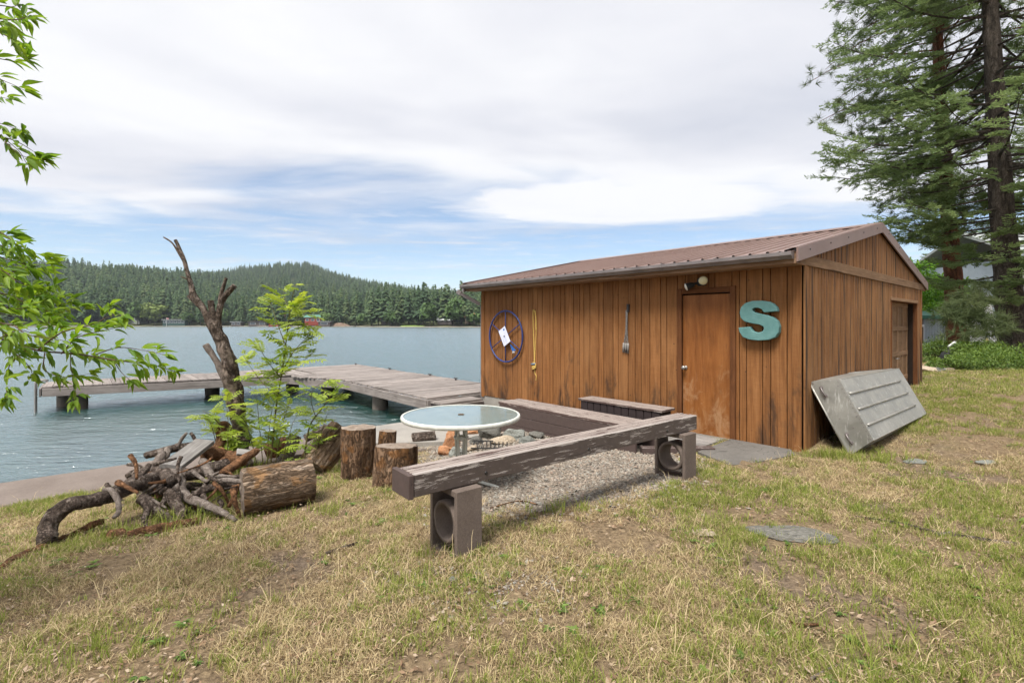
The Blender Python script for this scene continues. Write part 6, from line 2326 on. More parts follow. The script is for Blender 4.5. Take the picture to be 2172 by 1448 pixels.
# the leaves that show largest and freest are single parts, the rest one mass
vis = [i for i in order if leaf_pos[i].x > -2.3 * leaf_pos[i].y / AD * 0.99]
r5.shuffle(vis)
single = set(vis[:300])
for i in sorted(single):
    o = bpy.data.objects.new('leaf', LMESH[i % 4]); COL.objects.link(o); o.parent = ash
    d = leaf_dir[i]
    up = Vector((r5.uniform(-.5, .5), r5.uniform(-.7, .3), 1)).normalized()
    Y = up.cross(d).normalized(); Z = d.cross(Y)
    Mx = Matrix((d, Y, Z)).transposed().to_4x4() @ Matrix.Scale(leaf_scl[i], 4)
    Mx.translation = leaf_pos[i] - ta
    o.matrix_local = Mx
rest = [i for i in order if i not in single]
if rest:
    D = np.array([leaf_dir[i] for i in rest]); n = len(rest)
    Rm = frames(D, rng.normal(0, .5, (n, 3)) + [0, -0.2, 1])
    V, Fs, T = join_inst(LT, rng.integers(0, 4, n), Rm, np.array([leaf_pos[i] - ta for i in rest]), np.array([leaf_scl[i] for i in rest]), rng.random(n))
    o = bpy.data.objects.new('leaves', fast_mesh('leaves', V, Fs, M['ash_leaf'], True, T)); COL.objects.link(o); o.parent = ash; tag(o, kind='stuff')
print('ash leaves', len(leaf_pos))


# rowan saplings with feather leaves
def pinnate(seed, pairs=7):
    r = random.Random(seed)
    lv, lf = leaflet(1, 0.42, 0.3, 0.15, 3)
    V, Fc, off = [], [], 0
    def put(x, y, z, ang, s, dz):
        nonlocal off
        c, sn = math.cos(ang), math.sin(ang)
        v = lv * s
        w = np.stack([x + v[:, 0] * c - v[:, 1] * sn, y + v[:, 0] * sn + v[:, 1] * c, z + v[:, 2] + v[:, 0] * dz], 1)
        V.append(w); Fc.append(lf + off); off += len(w)
    for i in range(pairs):
        f = 0.22 + 0.72 * i / (pairs - 1)
        z = -0.22 * f * f
        s = 0.29 * (1 - 0.35 * abs(f - 0.5))
        for sd in (-1, 1):
            put(f, 0, z, sd * R(62 + r.uniform(-8, 8)), s, r.uniform(-0.3, 0.05))
    put(0.97, 0, -0.21, 0, 0.22, -0.3)
    # rachis
    st = np.array([(0, -.008, 0), (0, .008, 0), (0.5, .006, -.055), (0.5, -.006, -.055), (1, .002, -.22), (1, -.002, -.22)])
    V.append(st); Fc.append(np.array([(0, 1, 2), (0, 2, 3), (3, 2, 4), (3, 4, 5)]) + off)
    return np.concatenate(V), np.concatenate(Fc)


PIN = [pinnate(s, 6 + s % 3) for s in range(4)]
PMESH = [fast_mesh('leaf', v, [f], M['rowan_leaf'], True, np.full(len(v), 0.1 + 0.2 * i)) for i, (v, f) in enumerate(PIN)]


def sapling(label, d, stems, leafsz, seed, step=0.07, name='rowan_sapling'):
    r = random.Random(seed)
    b0 = at(stems[0][0][0], stems[0][0][1], d)
    base = Vector((b0.x, b0.y, gz(b0.x, b0.y)))
    t = thing(name, base, label, 'sapling')
    cnt = 0
    for si, st in enumerate(stems):
        P = [at(x, y, d + 0.10 * math.sin(si * 2.1 + i)) for i, (x, y) in enumerate(st)]
        if st[0][1] > 900:
            P[0].z = gz(P[0].x, P[0].y) - 0.02
        w = 0.012 if si == 0 else 0.006
        Rr = [w * (1 - 0.75 * i / (len(P) - 1)) for i in range(len(P))]
        mb = MB(); mb.tube(P, Rr, 7, 0.1, 9, True, 4); mb.build('stem', M['stem_green'], t, True)
        Q, _ = catmull(P, Rr, 12)
        run = nxt = 0.0
        tot = sum((Q[i + 1] - Q[i]).length for i in range(len(Q) - 1))
        for i in range(len(Q) - 1):
            run += (Q[i + 1] - Q[i]).length
            f = run / tot
            if run < nxt or f < (0.28 if st[0][1] > 900 else 0.1): continue
            nxt = run + r.uniform(step * 0.6, step * 1.2)
            an = r.uniform(0, 6.28)
            T = (Q[i + 1] - Q[i]).normalized()
            dirv = (Vector((math.cos(an), 0.8 * math.sin(an), 0)) + T * r.uniform(0.1, 0.8) + Vector((0, 0, r.uniform(-0.15, 0.4)))).normalized()
            o = bpy.data.objects.new('leaf', PMESH[r.randrange(4)]); COL.objects.link(o); o.parent = t
            up = Vector((r.uniform(-.4, .4), r.uniform(-.6, .2), 1)).normalized()
            Y = up.cross(dirv).normalized(); Z = dirv.cross(Y)
            s = leafsz * r.uniform(0.7, 1.15) * (1.0 - 0.35 * max(0, f - 0.75) / 0.25)
            Mx = Matrix((dirv, Y, Z)).transposed().to_4x4() @ Matrix.Scale(s, 4)
            Mx.translation = Q[i] - base
            o.matrix_local = Mx
            cnt += 1
    return cnt


c = sapling('bright yellow-green feather-leaved sapling beside the dead trunk', 6.3, [
    [(572, 950), (585, 870), (598, 790), (610, 700), (618, 640), (628, 602)],
    [(598, 790), (620, 750), (650, 715), (668, 695)],
    [(605, 730), (590, 690), (580, 660), (573, 640)],
    [(610, 700), (635, 672), (660, 655)],
    [(595, 800), (570, 770), (555, 745), (548, 728)],
    [(590, 840), (560, 815), (540, 790), (525, 768), (515, 752)],
    [(560, 950), (550, 900), (545, 850), (540, 810)],
    [(580, 950), (600, 900), (612, 860), (620, 830)],
    [(590, 950), (620, 900), (640, 870)],
    [(615, 660), (605, 635), (600, 620)],
    [(612, 690), (640, 690), (662, 705)],
    [(600, 780), (635, 770), (668, 745)],
    [(566, 945), (572, 900), (580, 860), (588, 830)],
    [(550, 945), (525, 905), (505, 880)],
    [(610, 650), (625, 650), (648, 640)],
], 0.27, 3, 0.040)
c2 = sapling('slim low sapling with a few feather leaves near the tipped log', 6.0, [
    [(640, 962), (655, 910), (680, 870), (705, 835), (722, 815)],
    [(670, 885), (660, 850), (665, 825), (690, 808)],
    [(690, 855), (712, 842), (728, 830)],
    [(655, 910), (690, 890), (700, 880)],
], 0.24, 4, 0.04)
c3 = sapling('low feather-leaved shoots left of the dead trunk', 6.2, [
    [(478, 960), (470, 915), (452, 885), (430, 872)],
    [(470, 915), (448, 900), (420, 885)],
    [(480, 960), (484, 900), (478, 850), (470, 832)],
    [(474, 935), (455, 925), (445, 915)],
], 0.25, 5, 0.034)
print('rowan leaves', c, c2, c3)


# ------------------------------------------------------------------ conifers at the right
def spray_template(seed, n=18, flatz=0.65):
    """needle-clad twig fan along +X, unit length"""
    r = np.random.default_rng(seed)
    V, Fc = [], []
    for i in range(n):
        f = i / n
        sd = -1 if i % 2 else 1
        an = sd * (0.95 - 0.55 * f) * (0.8 + 0.4 * r.random())
        L = 0.40 * (1 - 0.45 * f) * (0.6 + 0.6 * r.random())
        x0 = 0.08 + 0.85 * f
        z0 = -0.10 * f + flatz * (r.random() - 0.5) * 0.3
        d = np.array([math.cos(an), math.sin(an), flatz * (r.random() - 0.6)])
        p = np.array([x0, 0, z0]); e = np.cross(d, r.normal(size=3)); e = e / np.linalg.norm(e) * 0.040
        o = len(V)
        V += [p, p + d * L * 0.5 + e, p + d * L, p + d * L * 0.5 - e]
        Fc += [(o, o + 1, o + 2), (o, o + 2, o + 3)]
    return np.array(V), np.array(Fc)


def tuft_template(seed, n=34):
    r = np.random.default_rng(seed)
    V, Fc = [], []
    for i in range(n):
        d = r.normal(size=3); d[0] = abs(d[0]) * 0.8 + 0.15; d /= np.linalg.norm(d)
        e = np.cross(d, r.normal(size=3)); e /= np.linalg.norm(e); e *= 0.030
        p = d * 0.05 + np.array([r.random() * 0.35, 0, 0])
        o = len(V)
        L = 0.75 + 0.35 * r.random()
        V += [p - e, p + e, p + d * L + np.array([0, 0, -0.1])]
        Fc += [(o, o + 1, o + 2)]
    return np.array(V), np.array(Fc)


SPRAY = [spray_template(s) for s in range(5)]
TUFT = [tuft_template(s) for s in range(4)]


def conifer(name, label, base, axis_pts, r_base, z0, z1, Lfun, bark, kind, seed, density=1.0, near=True):
    """axis_pts: trunk centre points (world); branches from z0 to z1 above base"""
    r = np.random.default_rng(seed)
    t = thing(name, base, label, 'tree')
    n = len(axis_pts)
    H = axis_pts[-1].z - base.z
    Rr = [r_base * max(0.06, (1 - (p.z - base.z) / (H * 1.03))) ** 0.8 * (1.25 if i == 0 else 1.0) for i, p in enumerate(axis_pts)]
    mb = MB(); mb.tube(axis_pts, Rr, 18, 0.16, 4.0, True, 5); mb.build('trunk', M[bark], t, True)
    zs = [p.z for p in axis_pts]
    def axis(z):
        return Vector((float(np.interp(z, zs, [p.x for p in axis_pts])), float(np.interp(z, zs, [p.y for p in axis_pts])), z))
    pos_, dirs, ups, sc, tn = [], [], [], [], []
    brs = []
    z = z0
    while z < z1:
        f = (z - z0) / (z1 - z0)
        for k in range(int(r.integers(3, 6))):
            az = r.random() * 2 * math.pi
            L = Lfun(f, az) * (0.7 + 0.45 * r.random())
            if L < 0.3: continue
            p0 = axis(base.z + z + (r.random() - .5) * 0.3)
            d = Vector((math.cos(az), math.sin(az), 0))
            rise = 0.10 * L if kind == 'fir' else 0.25 * L
            pts = []
            bend = (r.random() - 0.5) * 0.5
            e = Vector((-d.y, d.x, 0))
            for j in range(7):
                q = j / 6
                sag = (-0.42 * q + 0.42 * q ** 3.0) * L * 0.55 if kind == 'fir' else (0.15 * math.sin(q * 2.5) - 0.20 * q * q) * L
                pts.append(p0 + d * (L * q) + e * (bend * q * q * L * 0.4) + Vector((0, 0, sag + rise * q * 0.5)))
            brs.append((pts, [0.035 * L / 4 * (1 - 0.85 * q / 6) + 0.004 for q in range(7)]))
            Q, _ = catmull(pts, [0] * 7, 5)
            m = len(Q)
            tb = r.random()
            if kind == 'fir':
                for j in range(int(m * 0.30), m):
                    q = j / (m - 1)
                    T = (Q[min(j + 1, m - 1)] - Q[max(j - 1, 0)]).normalized()
                    sdv = T.cross(Vector((0, 0, 1))).normalized()
                    SL = L * 0.30 * (1 - 0.75 * q) * (0.6 + 0.6 * r.random()) + 0.16
                    for sd in (-1, 1):
                        if r.random() > 0.85 * density: continue
                        d2 = (T * (0.75 + 0.3 * r.random()) + sdv * sd * (0.5 + 0.7 * r.random()) + Vector((0, 0, -0.10 + 0.25 * (r.random() - .5)))).normalized()
                        ns = max(1, int(SL / 0.19))
                        for s in range(ns):
                            pp = Q[j] + d2 * (s * 0.19) + Vector((0, 0, -0.05 * s * s * 0.2))
                            pos_.append(pp); dirs.append(d2 + Vector((0, 0, 0.10 * (r.random() - 0.6)))); ups.append((r.normal() * .35, r.normal() * .35, 1)); sc.append(0.30 + 0.16 * r.random())
                            tn.append(min(1, max(0, 0.12 + 0.35 * tb + 0.5 * (q + s / ns) / 2 + 0.18 * r.normal())))
            else:
                for j in range(int(m * 0.35), m, 1):
                    q = j / (m - 1)
                    for s in range(2 if q < .8 else 3):
                        if r.random() > 0.62 * density: continue
                        d2 = (Vector((r.normal(), r.normal(), 0.4 + 0.5 * r.random())).normalized() + d * 0.5).normalized()
                        o2 = Vector((r.normal(), r.normal(), r.normal() * 0.5)) * 0.22
                        pos_.append(Q[j] + o2); dirs.append(d2); ups.append((0, 0, 1)); sc.append(0.24 + 0.12 * r.random()); tn.append(min(1, max(0, 0.2 + .4 * tb + .4 * r.random())))
        z += (0.30 if kind == 'fir' else 0.46) * (0.7 + 0.6 * r.random())
    if near and len(brs) <= 300:
        for pts, rd in brs:
            br = MB(); br.tube(pts, rd, 5, 0.1, 3); br.build('branch', M[bark], t)
    else:
        br = MB()
        for pts, rd in brs:
            br.tube(pts, rd, 5, 0.1, 3)
        tag(br.build('branches', M[bark], t), kind='stuff')
    print(name, 'branches', len(brs))
    N = len(pos_)
    D = np.array([tuple(v) for v in dirs]); Up = np.array(ups)
    Rm = frames(D, Up)
    T_ = np.array([tuple(v - base) for v in pos_])
    tp_ = SPRAY if kind == 'fir' else TUFT
    V, Fs, Tt = join_inst(tp_, r.integers(0, len(tp_), N), Rm, T_, np.array(sc), np.array(tn))
    o = bpy.data.objects.new('crown', fast_mesh('crown', V, Fs, M['fir_needle' if kind == 'fir' else 'pine_needle'], False, Tt)); COL.objects.link(o); o.parent = t
    print(name, 'sprays', N, 'faces', sum(len(f) for f in Fs))
    return t


# near fir: leans slightly to the left as it rises
fd = 15.0
fb = at(2152, 745, fd); fb.z = gz(fb.x, fb.y)
fpts = [Vector((fb.x, fb.y, fb.z - 0.1)), at(2152, 735, fd), at(2147, 700, fd), at(2138, 600, fd), at(2126, 450, fd), at(2112, 200, fd), at(2100, 0, fd), at(2092, -200, fd), at(2086, -420, fd), at(2082, -560, fd)]
conifer('fir_tree', 'tall green fir with long drooping branches at the right edge', fb, fpts, 0.36, 2.0, 18.3,
        lambda f, az: (1.7 + 2.9 * min(1, f * 3.5)) * (1 - max(0, f - 0.5) / 0.5) ** 0.8, 'bark_fir', 'fir', 21, 0.56)
pd = 18.5
pb_ = at(2030, 735, pd); pb_.z = gz(pb_.x, pb_.y)
ppts = [Vector((pb_.x, pb_.y, pb_.z - 0.1)), at(2029, 715, pd), at(2026, 650, pd), at(2020, 560, pd), at(2010, 430, pd), at(1998, 250, pd), at(1988, 50, pd), at(1978, -150, pd), at(1970, -350, pd)]
conifer('pine_tree', 'red-barked pine standing behind the fir', pb_, ppts, 0.31, 4.2, 19.0,
        lambda f, az: (2.0 + 1.8 * min(1, f * 3)) * (1 - max(0, f - 0.6) / 0.4) ** 0.7, 'bark_pine', 'pine', 22, 0.62)
# young pine bough in front of the trunks
yd = 14.0
yb = at(2056, 760, yd); yb.z = gz(yb.x, yb.y)
conifer('young_pine', 'small young pine with tufted boughs in front of the trunks', yb, [Vector((yb.x, yb.y, yb.z - .05)), at(2052, 720, yd), at(2060, 680, yd), at(2075, 640, yd), at(2080, 610, yd)], 0.05, 0.85, 1.95,
        lambda f, az: 0.75 * (1 - 0.5 * f), 'bark_fir', 'pine', 23, 0.6)
# further conifers behind
cd = 30.0
cb = at(2230, 690, cd)
conifer('fir_tree', 'fir further back at the right picture edge', cb, [at(2235, 700, cd), at(2232, 400, cd), at(2228, 100, cd), at(2226, -120, cd)], 0.35, 3.0, 22.0,
        lambda f, az: 4.6 * (1 - f) ** 0.8 + 0.3, 'bark_fir', 'fir', 24, 0.25, False)
cd = 42.0
for i, (px, top, lab, sd) in enumerate([(1985, 520, 'distant fir just behind the shed gable', 31), (2085, 480, 'distant dark fir between the two big trunks', 32), (1945, 560, 'low distant fir behind the shed roof end', 33)]):
    b_ = at(px, 690, cd)
    conifer('fir_tree', lab, b_, [at(px, 705, cd), at(px, (top + 690) / 2, cd), at(px, top, cd)], 0.3, 1.2, at(px, top, cd).z - b_.z - 0.3, lambda f, az: 3.0 * (1 - f) ** 0.9 + 0.25, 'bark_fir', 'fir', sd, 0.4, False)


def leafy(name, label, cat, centers, n, size, mat, seed, stem_base=None, kind_leaf=0, flatten=1.0):
    """broad-leaved bush or tree: leaves on lobes, stems to each lobe"""
    r = np.random.default_rng(seed)
    base = Vector(stem_base)
    t = thing(name, base, label, cat)
    mb = MB()
    for (c, rad) in centers:
        c = Vector(c)
        mid = (base + c) / 2 + Vector((r.normal() * .1, r.normal() * .1, 0.1))
        mb.tube([base + Vector((r.normal() * .04, r.normal() * .04, -0.03)), mid, c], [0.03 * max(0.4, rad), 0.02 * max(.4, rad), 0.006], 6, 0.1, 4, True, 3)
    mb.build('stems' if cat == 'bush' else 'trunk', M['twig'], t, True)
    P, D, U_, S_, Tn = [], [], [], [], []
    for i in range(n):
        c, rad = centers[i % len(centers)]
        d = r.normal(size=3); d /= np.linalg.norm(d)
        d[2] *= flatten
        q = 0.45 + 0.6 * r.random() ** 0.6
        k = 1 + 0.25 * mnoise.noise(Vector(d * 2.2) + Vector((seed, i % len(centers), 0)))
        p = np.array(c) + d * rad * q * k
        P.append(p); D.append(d * 0.7 + r.normal(size=3) * 0.6 + [0, 0, -0.1]); U_.append(d * 0.6 + r.normal(size=3) * 0.4 + [0, 0, 0.7])
        S_.append(size * (0.65 + 0.7 * r.random())); Tn.append(r.random())
    Rm = frames(np.array(D), np.array(U_))
    lt = [leaflet(1, 0.5, 0.3, 0.2, 3), leaflet(1, 0.62, 0.3, 0.15, 3)]
    V, Fs, T = join_inst(lt, r.integers(0, 2, n), Rm, np.array(P) - np.array(base), np.array(S_), np.array(Tn))
    o = bpy.data.objects.new('crown' if cat == 'tree' else 'foliage', fast_mesh('foliage', V, Fs, mat, False, T)); COL.objects.link(o); o.parent = t
    return t


def bush(px, py, wpx, hpx, d, label, n, seed, mat='shrub_leaf', size=0.045):
    r = random.Random(seed)
    b_ = at(px, py, d)
    b_.z = min(b_.z, gz(b_.x, b_.y) + 0.02)
    w, h = wpx / F * d, hpx / F * d * r.uniform(0.68, 0.9)
    cs = []
    for k in range(9):
        x = r.uniform(-0.42, 0.42); rad = h * r.uniform(0.28, 0.42)
        cs.append(((b_.x + x * w, b_.y + r.uniform(-0.3, 0.3) * w * 0.6, b_.z + max(rad * 0.7, h * r.uniform(0.3, 0.75) * (1 - 0.6 * abs(x)))), rad))
    leafy('bush', label, 'bush', cs, int(n * 1.7), size, M[mat], seed, b_)


bush(1985, 768, 90, 70, 14.5, 'small pale bush beside the shed corner under the grey outbuilding', 2400, 41)
bush(2020, 792, 110, 52, 12.6, 'low spreading green bush at the lawn edge right of the shed', 2600, 42)
bush(2055, 785, 120, 100, 13.4, 'rounded green bush in front of the red pine trunk', 3600, 43)
bush(2128, 795, 150, 95, 12.8, 'wide feathery green bush at the foot of the fir', 4200, 44)
bush(2215, 800, 150, 110, 12.6, 'dark green bush running out of the right picture edge', 3800, 45)
bush(2090, 760, 90, 60, 14.6, 'green shrub between the pine and fir trunks', 2000, 46)
bush(2175, 725, 60, 90, 15.6, 'loose leafy shrub beside the fir trunk at the right edge', 1200, 47, 'decid_leaf')


def leaf_tree(px, rows, wpx, d, label, n, seed, mat='decid_leaf', size=0.16):
    r = random.Random(seed)
    b_ = at(px, 700, d); b_.z = gz(b_.x, b_.y)
    cs = []
    for k in range(14):
        y = r.uniform(*rows)
        c = at(px + r.uniform(-0.5, 0.5) * wpx, y, d + r.uniform(-1.2, 1.2))
        cs.append((tuple(c), wpx / F * d * r.uniform(0.16, 0.26)))
    leafy('broadleaf_tree', label, 'tree', cs, n, size, M[mat], seed, b_)


leaf_tree(1985, (590, 665), 110, 24.0, 'bright green leafy tree above the grey outbuilding', 5200, 51)
leaf_tree(1955, (560, 640), 80, 27.0, 'yellow-green leafy tree just right of the shed roof', 3000, 52)
leaf_tree(2075, (560, 650), 130, 30.0, 'green leafy tree behind the white stair railing', 3600, 53, 'shrub_leaf')
leaf_tree(2220, (420, 640), 170, 34.0, 'leafy tree behind the blue-grey house at the right edge', 3600, 54, 'shrub_leaf', 0.2)
leaf_tree(1900, (600, 650), 120, 36.0, 'green leafy tree hidden mostly by the shed gable', 2200, 55, 'shrub_leaf', 0.2)

# ------------------------------------------------------------------ neighbouring buildings at the right
GREY = plain('blue_grey_siding', (0.34, 0.385, 0.44), 0.75, 0.25, 0, 0.08, 3)
GREENTRIM = plain('green_metal_trim', (0.03, 0.14, 0.10), 0.55)


def outbuilding():
    d = 20.5
    p0, p1 = at(1930, 738, d), at(2012, 738, d)
    zb, zt_ = p0.z - 0.5, at(1950, 676, d).z
    t = thing('outbuilding', Vector((p0.x, d, zb)), 'blue-grey board outbuilding with green roof edge behind the shed', 'outbuilding')
    n = 9
    for k in range(n):
        x0 = at(1958, 700, d).x + (p1.x - at(1958, 700, d).x) * k / n; x1 = at(1958, 700, d).x + (p1.x - at(1958, 700, d).x) * (k + 1) / n
        board('siding_board', Vector(((x0 + x1) / 2, d, zb)), Vector(((x0 + x1) / 2, d, zt_)), (x1 - x0) - 0.012, 0.03, (0, -1, 0), GREY, t)
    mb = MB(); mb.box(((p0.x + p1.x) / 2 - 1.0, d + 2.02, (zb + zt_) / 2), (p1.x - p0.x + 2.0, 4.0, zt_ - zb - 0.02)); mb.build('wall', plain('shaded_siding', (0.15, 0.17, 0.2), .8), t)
    mb = MB()
    e0, e1 = at(1925, 673, d), at(2016, 673, d)
    mb.prism([Vector((e0.x - 1.5, d - 0.25, zt_)), Vector((e0.x - 1.5, d - 0.25, zt_ + 0.13)), Vector((e0.x - 1.5, d + 4.3, zt_ + 0.75)), Vector((e0.x - 1.5, d + 4.3, zt_ + 0.62))], (e1.x - e0.x + 1.5, 0, 0)); mb.build('roof', GREENTRIM, t)
    w0, w1 = at(1948, 688, d), at(1957, 733, d)
    mb = MB(); mb.box(((w0.x + w1.x) / 2 - 0.1, d - 0.03, (w0.z + w1.z) / 2), (0.42, 0.06, w0.z - w1.z)); f = mb.build('doorway', M['white'], t)
    mb = MB(); mb.box(((w0.x + w1.x) / 2 - 0.05, d - 0.07, (w0.z + w1.z) / 2), (0.20, 0.04, w0.z - w1.z - 0.2)); mb.build('pane', M['black'], f)
    mb = MB(); c = at(1990, 711, d - 0.05); mb.tube([at(1985, 735, d - .06), at(1985, 715, d - .06), at(1986, 712, d - .06), at(2005, 711, d - .06)], 0.018, 6); mb.build('conduit', GREY, t)
    # white downpipe corner post
    mb = MB(); mb.box(at(2009, 705, d - 0.08), (0.14, 0.1, 1.5)); mb.build('corner_post', M['white'], t)


outbuilding()


def stair():
    d = 21.0
    t = thing('white_staircase', at(2080, 735, d), 'white wooden staircase with railing behind the pine trunk', 'staircase')
    M_w = M['white']
    a0, a1 = at(2048, 628, d), at(2092, 626, d)
    b0 = at(2122, 738, d)
    for q0, q1, wd in [(a0, a1, 0.12), (at(2048, 640, d), at(2094, 638, d), 0.08), (a1, b0, 0.14), (at(2083, 632, d), at(2106, 738, d), 0.16)]:
        board('rail', q0, q1, wd, 0.06, (0, -1, 0), M_w, t)
    for k in range(5):
        x = 2048 + k * 9
        board('post', at(x, 627, d + .01), at(x, 655, d + .01), 0.07, 0.05, (0, -1, 0), M_w, t)
    board('lattice_panel', at(2068, 645, d + .15), at(2072, 738, d + .15), 0.75, 0.04, (0, -1, 0), M_w, t)
    for k in range(7):
        y = 650 + k * 13
        x = 2086 + (y - 632) * 0.26
        board('tread', at(x, y, d + .2), at(x + 20, y, d + .5), 0.28, 0.05, (0, 0, 1), M['greywood'], t)
    for k in range(9):
        y = 645 + k * 10
        x = 2092 + (y - 626) * 0.27
        board('baluster', at(x - 7, y - 8, d), at(x - 7, y + 12, d), 0.05, 0.04, (0, -1, 0), M_w, t)


stair()


def big_house():
    d = 24.0
    x0, x1 = at(2168, 600, d).x, at(2330, 600, d).x
    zb, zt_ = 0.5, at(2170, 545, d).z
    t = thing('blue_grey_house', Vector(((x0 + x1) / 2, d, zb)), 'pale blue-grey house with white trim at the right edge', 'house')
    n = 12
    for k in range(n):
        z = zb + (zt_ - zb) * (k + 0.5) / n
        board('siding_board', Vector((x0, d, z)), Vector((x1, d, z)), (zt_ - zb) / n - 0.01, 0.03, (0, -1, 0.05), GREY, t)
    mb = MB(); mb.box(((x0 + x1) / 2, d + 3.03, (zb + zt_) / 2), (x1 - x0 - 0.02, 6, zt_ - zb)); mb.build('wall', GREY, t)
    mb = MB(); mb.prism([Vector((x0 - 0.4, d - 0.5, zt_)), Vector((x0 - 0.4, d + 3, zt_ + 1.6)), Vector((x0 - 0.4, d + 6.5, zt_)), Vector((x0 - 0.4, d + 6.5, zt_ + 0.15)), Vector((x0 - 0.4, d + 3, zt_ + 1.75)), Vector((x0 - 0.4, d - 0.5, zt_ + 0.15))], (x1 - x0 + 0.8, 0, 0)); mb.build('roof', RGy, t)
    board('corner_board', Vector((x0, d - 0.03, zb)), Vector((x0, d - 0.03, zt_)), 0.2, 0.04, (0, -1, 0), M['white'], t)
    # slanting white rail of its outside stair
    board('stair_rail', at(2150, 610, d - 1.0), at(2185, 720, d - 1.0), 0.12, 0.06, (0, -1, 0), M['white'], t)
    mb = MB(); c = at(2200, 590, d - 0.05); mb.box(c, (1.0, 0.08, 1.3)); w = mb.build('window', M['white'], t)
    mb = MB(); mb.box(c + Vector((0, -0.05, 0)), (0.8, 0.05, 1.1)); mb.build('pane', M['farglass'], w)


big_house()
# small garden clutter beyond the lawn
p = at(2010, 762, 13.8)
t = thing('garden_statue', Vector((p.x, p.y, gz(p.x, p.y))), 'dark ornament with pale top standing among the bushes', 'ornament')
g0 = Vector((p.x, p.y, gz(p.x, p.y)))
mb = MB(); mb.tube([g0 + Vector((-.05, 0, -0.05)), g0 + Vector((-.02, 0, .2)), g0 + Vector((.08, 0, .42)), g0 + Vector((.12, 0, .5))], [.16, .15, .09, .04], 10, .25, 6, True, 3); mb.build('body', M['black'], t, True)
mb = MB(); mb.tube([g0 + Vector((0.0, -.02, .5)), g0 + Vector((.2, -.02, .62))], [.03, .05], 8); mb.build('head', M['white'], t, True)
for px, py, w, h, lab, mt, sd in [(1965, 793, 40, 12, 'long pale rock at the garden edge beside the shed', 'rock_tan', 1), (1990, 799, 26, 9, 'small pale rock right of the long one', 'rock', 2), (2050, 782, 26, 8, 'pale rock in front of the low spreading bush', 'rock', 3), (2012, 790, 22, 9, 'rough grey rock under the low spreading bush', 'rock_tan', 4)]:
    d = 12.4
    p = at(px, py, d); me = ROCKS[sd].copy(); me.materials.append(M[mt])
    o = bpy.data.objects.new('rock', me); COL.objects.link(o); o.location = (p.x, p.y, gz(p.x, p.y) + h / F * d * 0.2); o.scale = (w / F * d / 1.7, w / F * d / 2.2, h / F * d / 1.3)
    tag(o, lab, 'rock', 'rocks along the garden edge')

# ------------------------------------------------------------------ gravel court and its chips
GRAVEL = [(985, 1092), (1010, 985), (900, 985), (890, 940), (950, 905), (1100, 885), (1300, 915), (1410, 960), (1480, 985), (1470, 1012), (1400, 1040), (1290, 1065), (1150, 1085)]
GW = [gp_(x, y) for x, y in GRAVEL]
GW = [Vector((p.x, p.y)) for p in GW]


def in_poly(x, y, P):
    c = False
    n = len(P)
    j = n - 1
    for i in range(n):
        if (P[i].y > y) != (P[j].y > y) and x < (P[j].x - P[i].x) * (y - P[i].y) / (P[j].y - P[i].y) + P[i].x:
            c = not c
        j = i
    return c


def edge_dist(x, y, P):
    q = Vector((x, y)); best = 9
    for i in range(len(P)):
        a_, b_ = P[i - 1], P[i]
        ab_ = b_ - a_
        t_ = max(0, min(1, (q - a_).dot(ab_) / ab_.length_squared))
        best = min(best, (q - a_ - ab_ * t_).length)
    return best


def chip_proto(k):
    r = np.random.default_rng(k)
    n = int(r.integers(5, 8))
    an = np.sort(r.random(n) * 2 * math.pi)
    rad = 0.65 + 0.5 * r.random(n)
    top = [(rad[i] * math.cos(an[i]) * 0.85, rad[i] * math.sin(an[i]) * 0.6, 0.22 + 0.1 * r.random()) for i in range(n)]
    bot = [(rad[i] * math.cos(an[i]), rad[i] * math.sin(an[i]) * 0.72, -0.15) for i in range(n)]
    V = np.array(top + bot + [(0, 0, 0.3)])
    Fq = np.array([(i, n + i, n + (i + 1) % n, (i + 1) % n) for i in range(n)])
    Ft = np.array([(2 * n, i, (i + 1) % n) for i in range(n)])
    return proto('kind_%02d' % k, V, [Fq, Ft], M['chip'])


chips = [chip_proto(k) for k in range(8)]
xs = [p.x for p in GW]; ys = [p.y for p in GW]
pts, rot, scl, idx = [], [], [], []
for i in range(52000):
    x, y = rng.uniform(min(xs) - .3, max(xs) + .3), rng.uniform(min(ys) - .3, max(ys) + .3)
    ins = in_poly(x, y, GW)
    ed = edge_dist(x, y, GW)
    if not ins and rng.random() > 0.45 * math.exp(-ed * 6): continue
    if ins and rng.random() > 0.75 * min(1, 0.45 + ed * 3): continue
    a_, b_ = ab(x, y)
    if a_ > -1.06 or b_ > 5.2: continue
    s = 0.009 + 0.017 * rng.random() ** 1.8
    pts.append((x, y, gz(x, y) + s * 0.25 + 0.004)); rot.append((rng.normal() * .35, rng.normal() * .35, rng.random() * 6.28)); scl.append((s, s, s * rng.uniform(.5, 1.1))); idx.append(rng.integers(0, 8))
# stray chips around the near block
c0 = gp_(1020, 1215)
for i in range(1300):
    x, y = c0.x + rng.normal() * 0.34, c0.y + rng.normal() * 0.22
    s = 0.006 + 0.012 * rng.random() ** 2.2
    pts.append((x, y, gz(x, y) + s * 0.3)); rot.append((rng.normal() * .3, rng.normal() * .3, rng.random() * 6.28)); scl.append((s, s, s * .6)); idx.append(rng.integers(0, 8))
gn_scatter('gravel', pts, rot, scl, idx, chips, 'stuff', 'loose brown and grey slate gravel around the fire ring', 'gravel')
print('chips', len(pts))
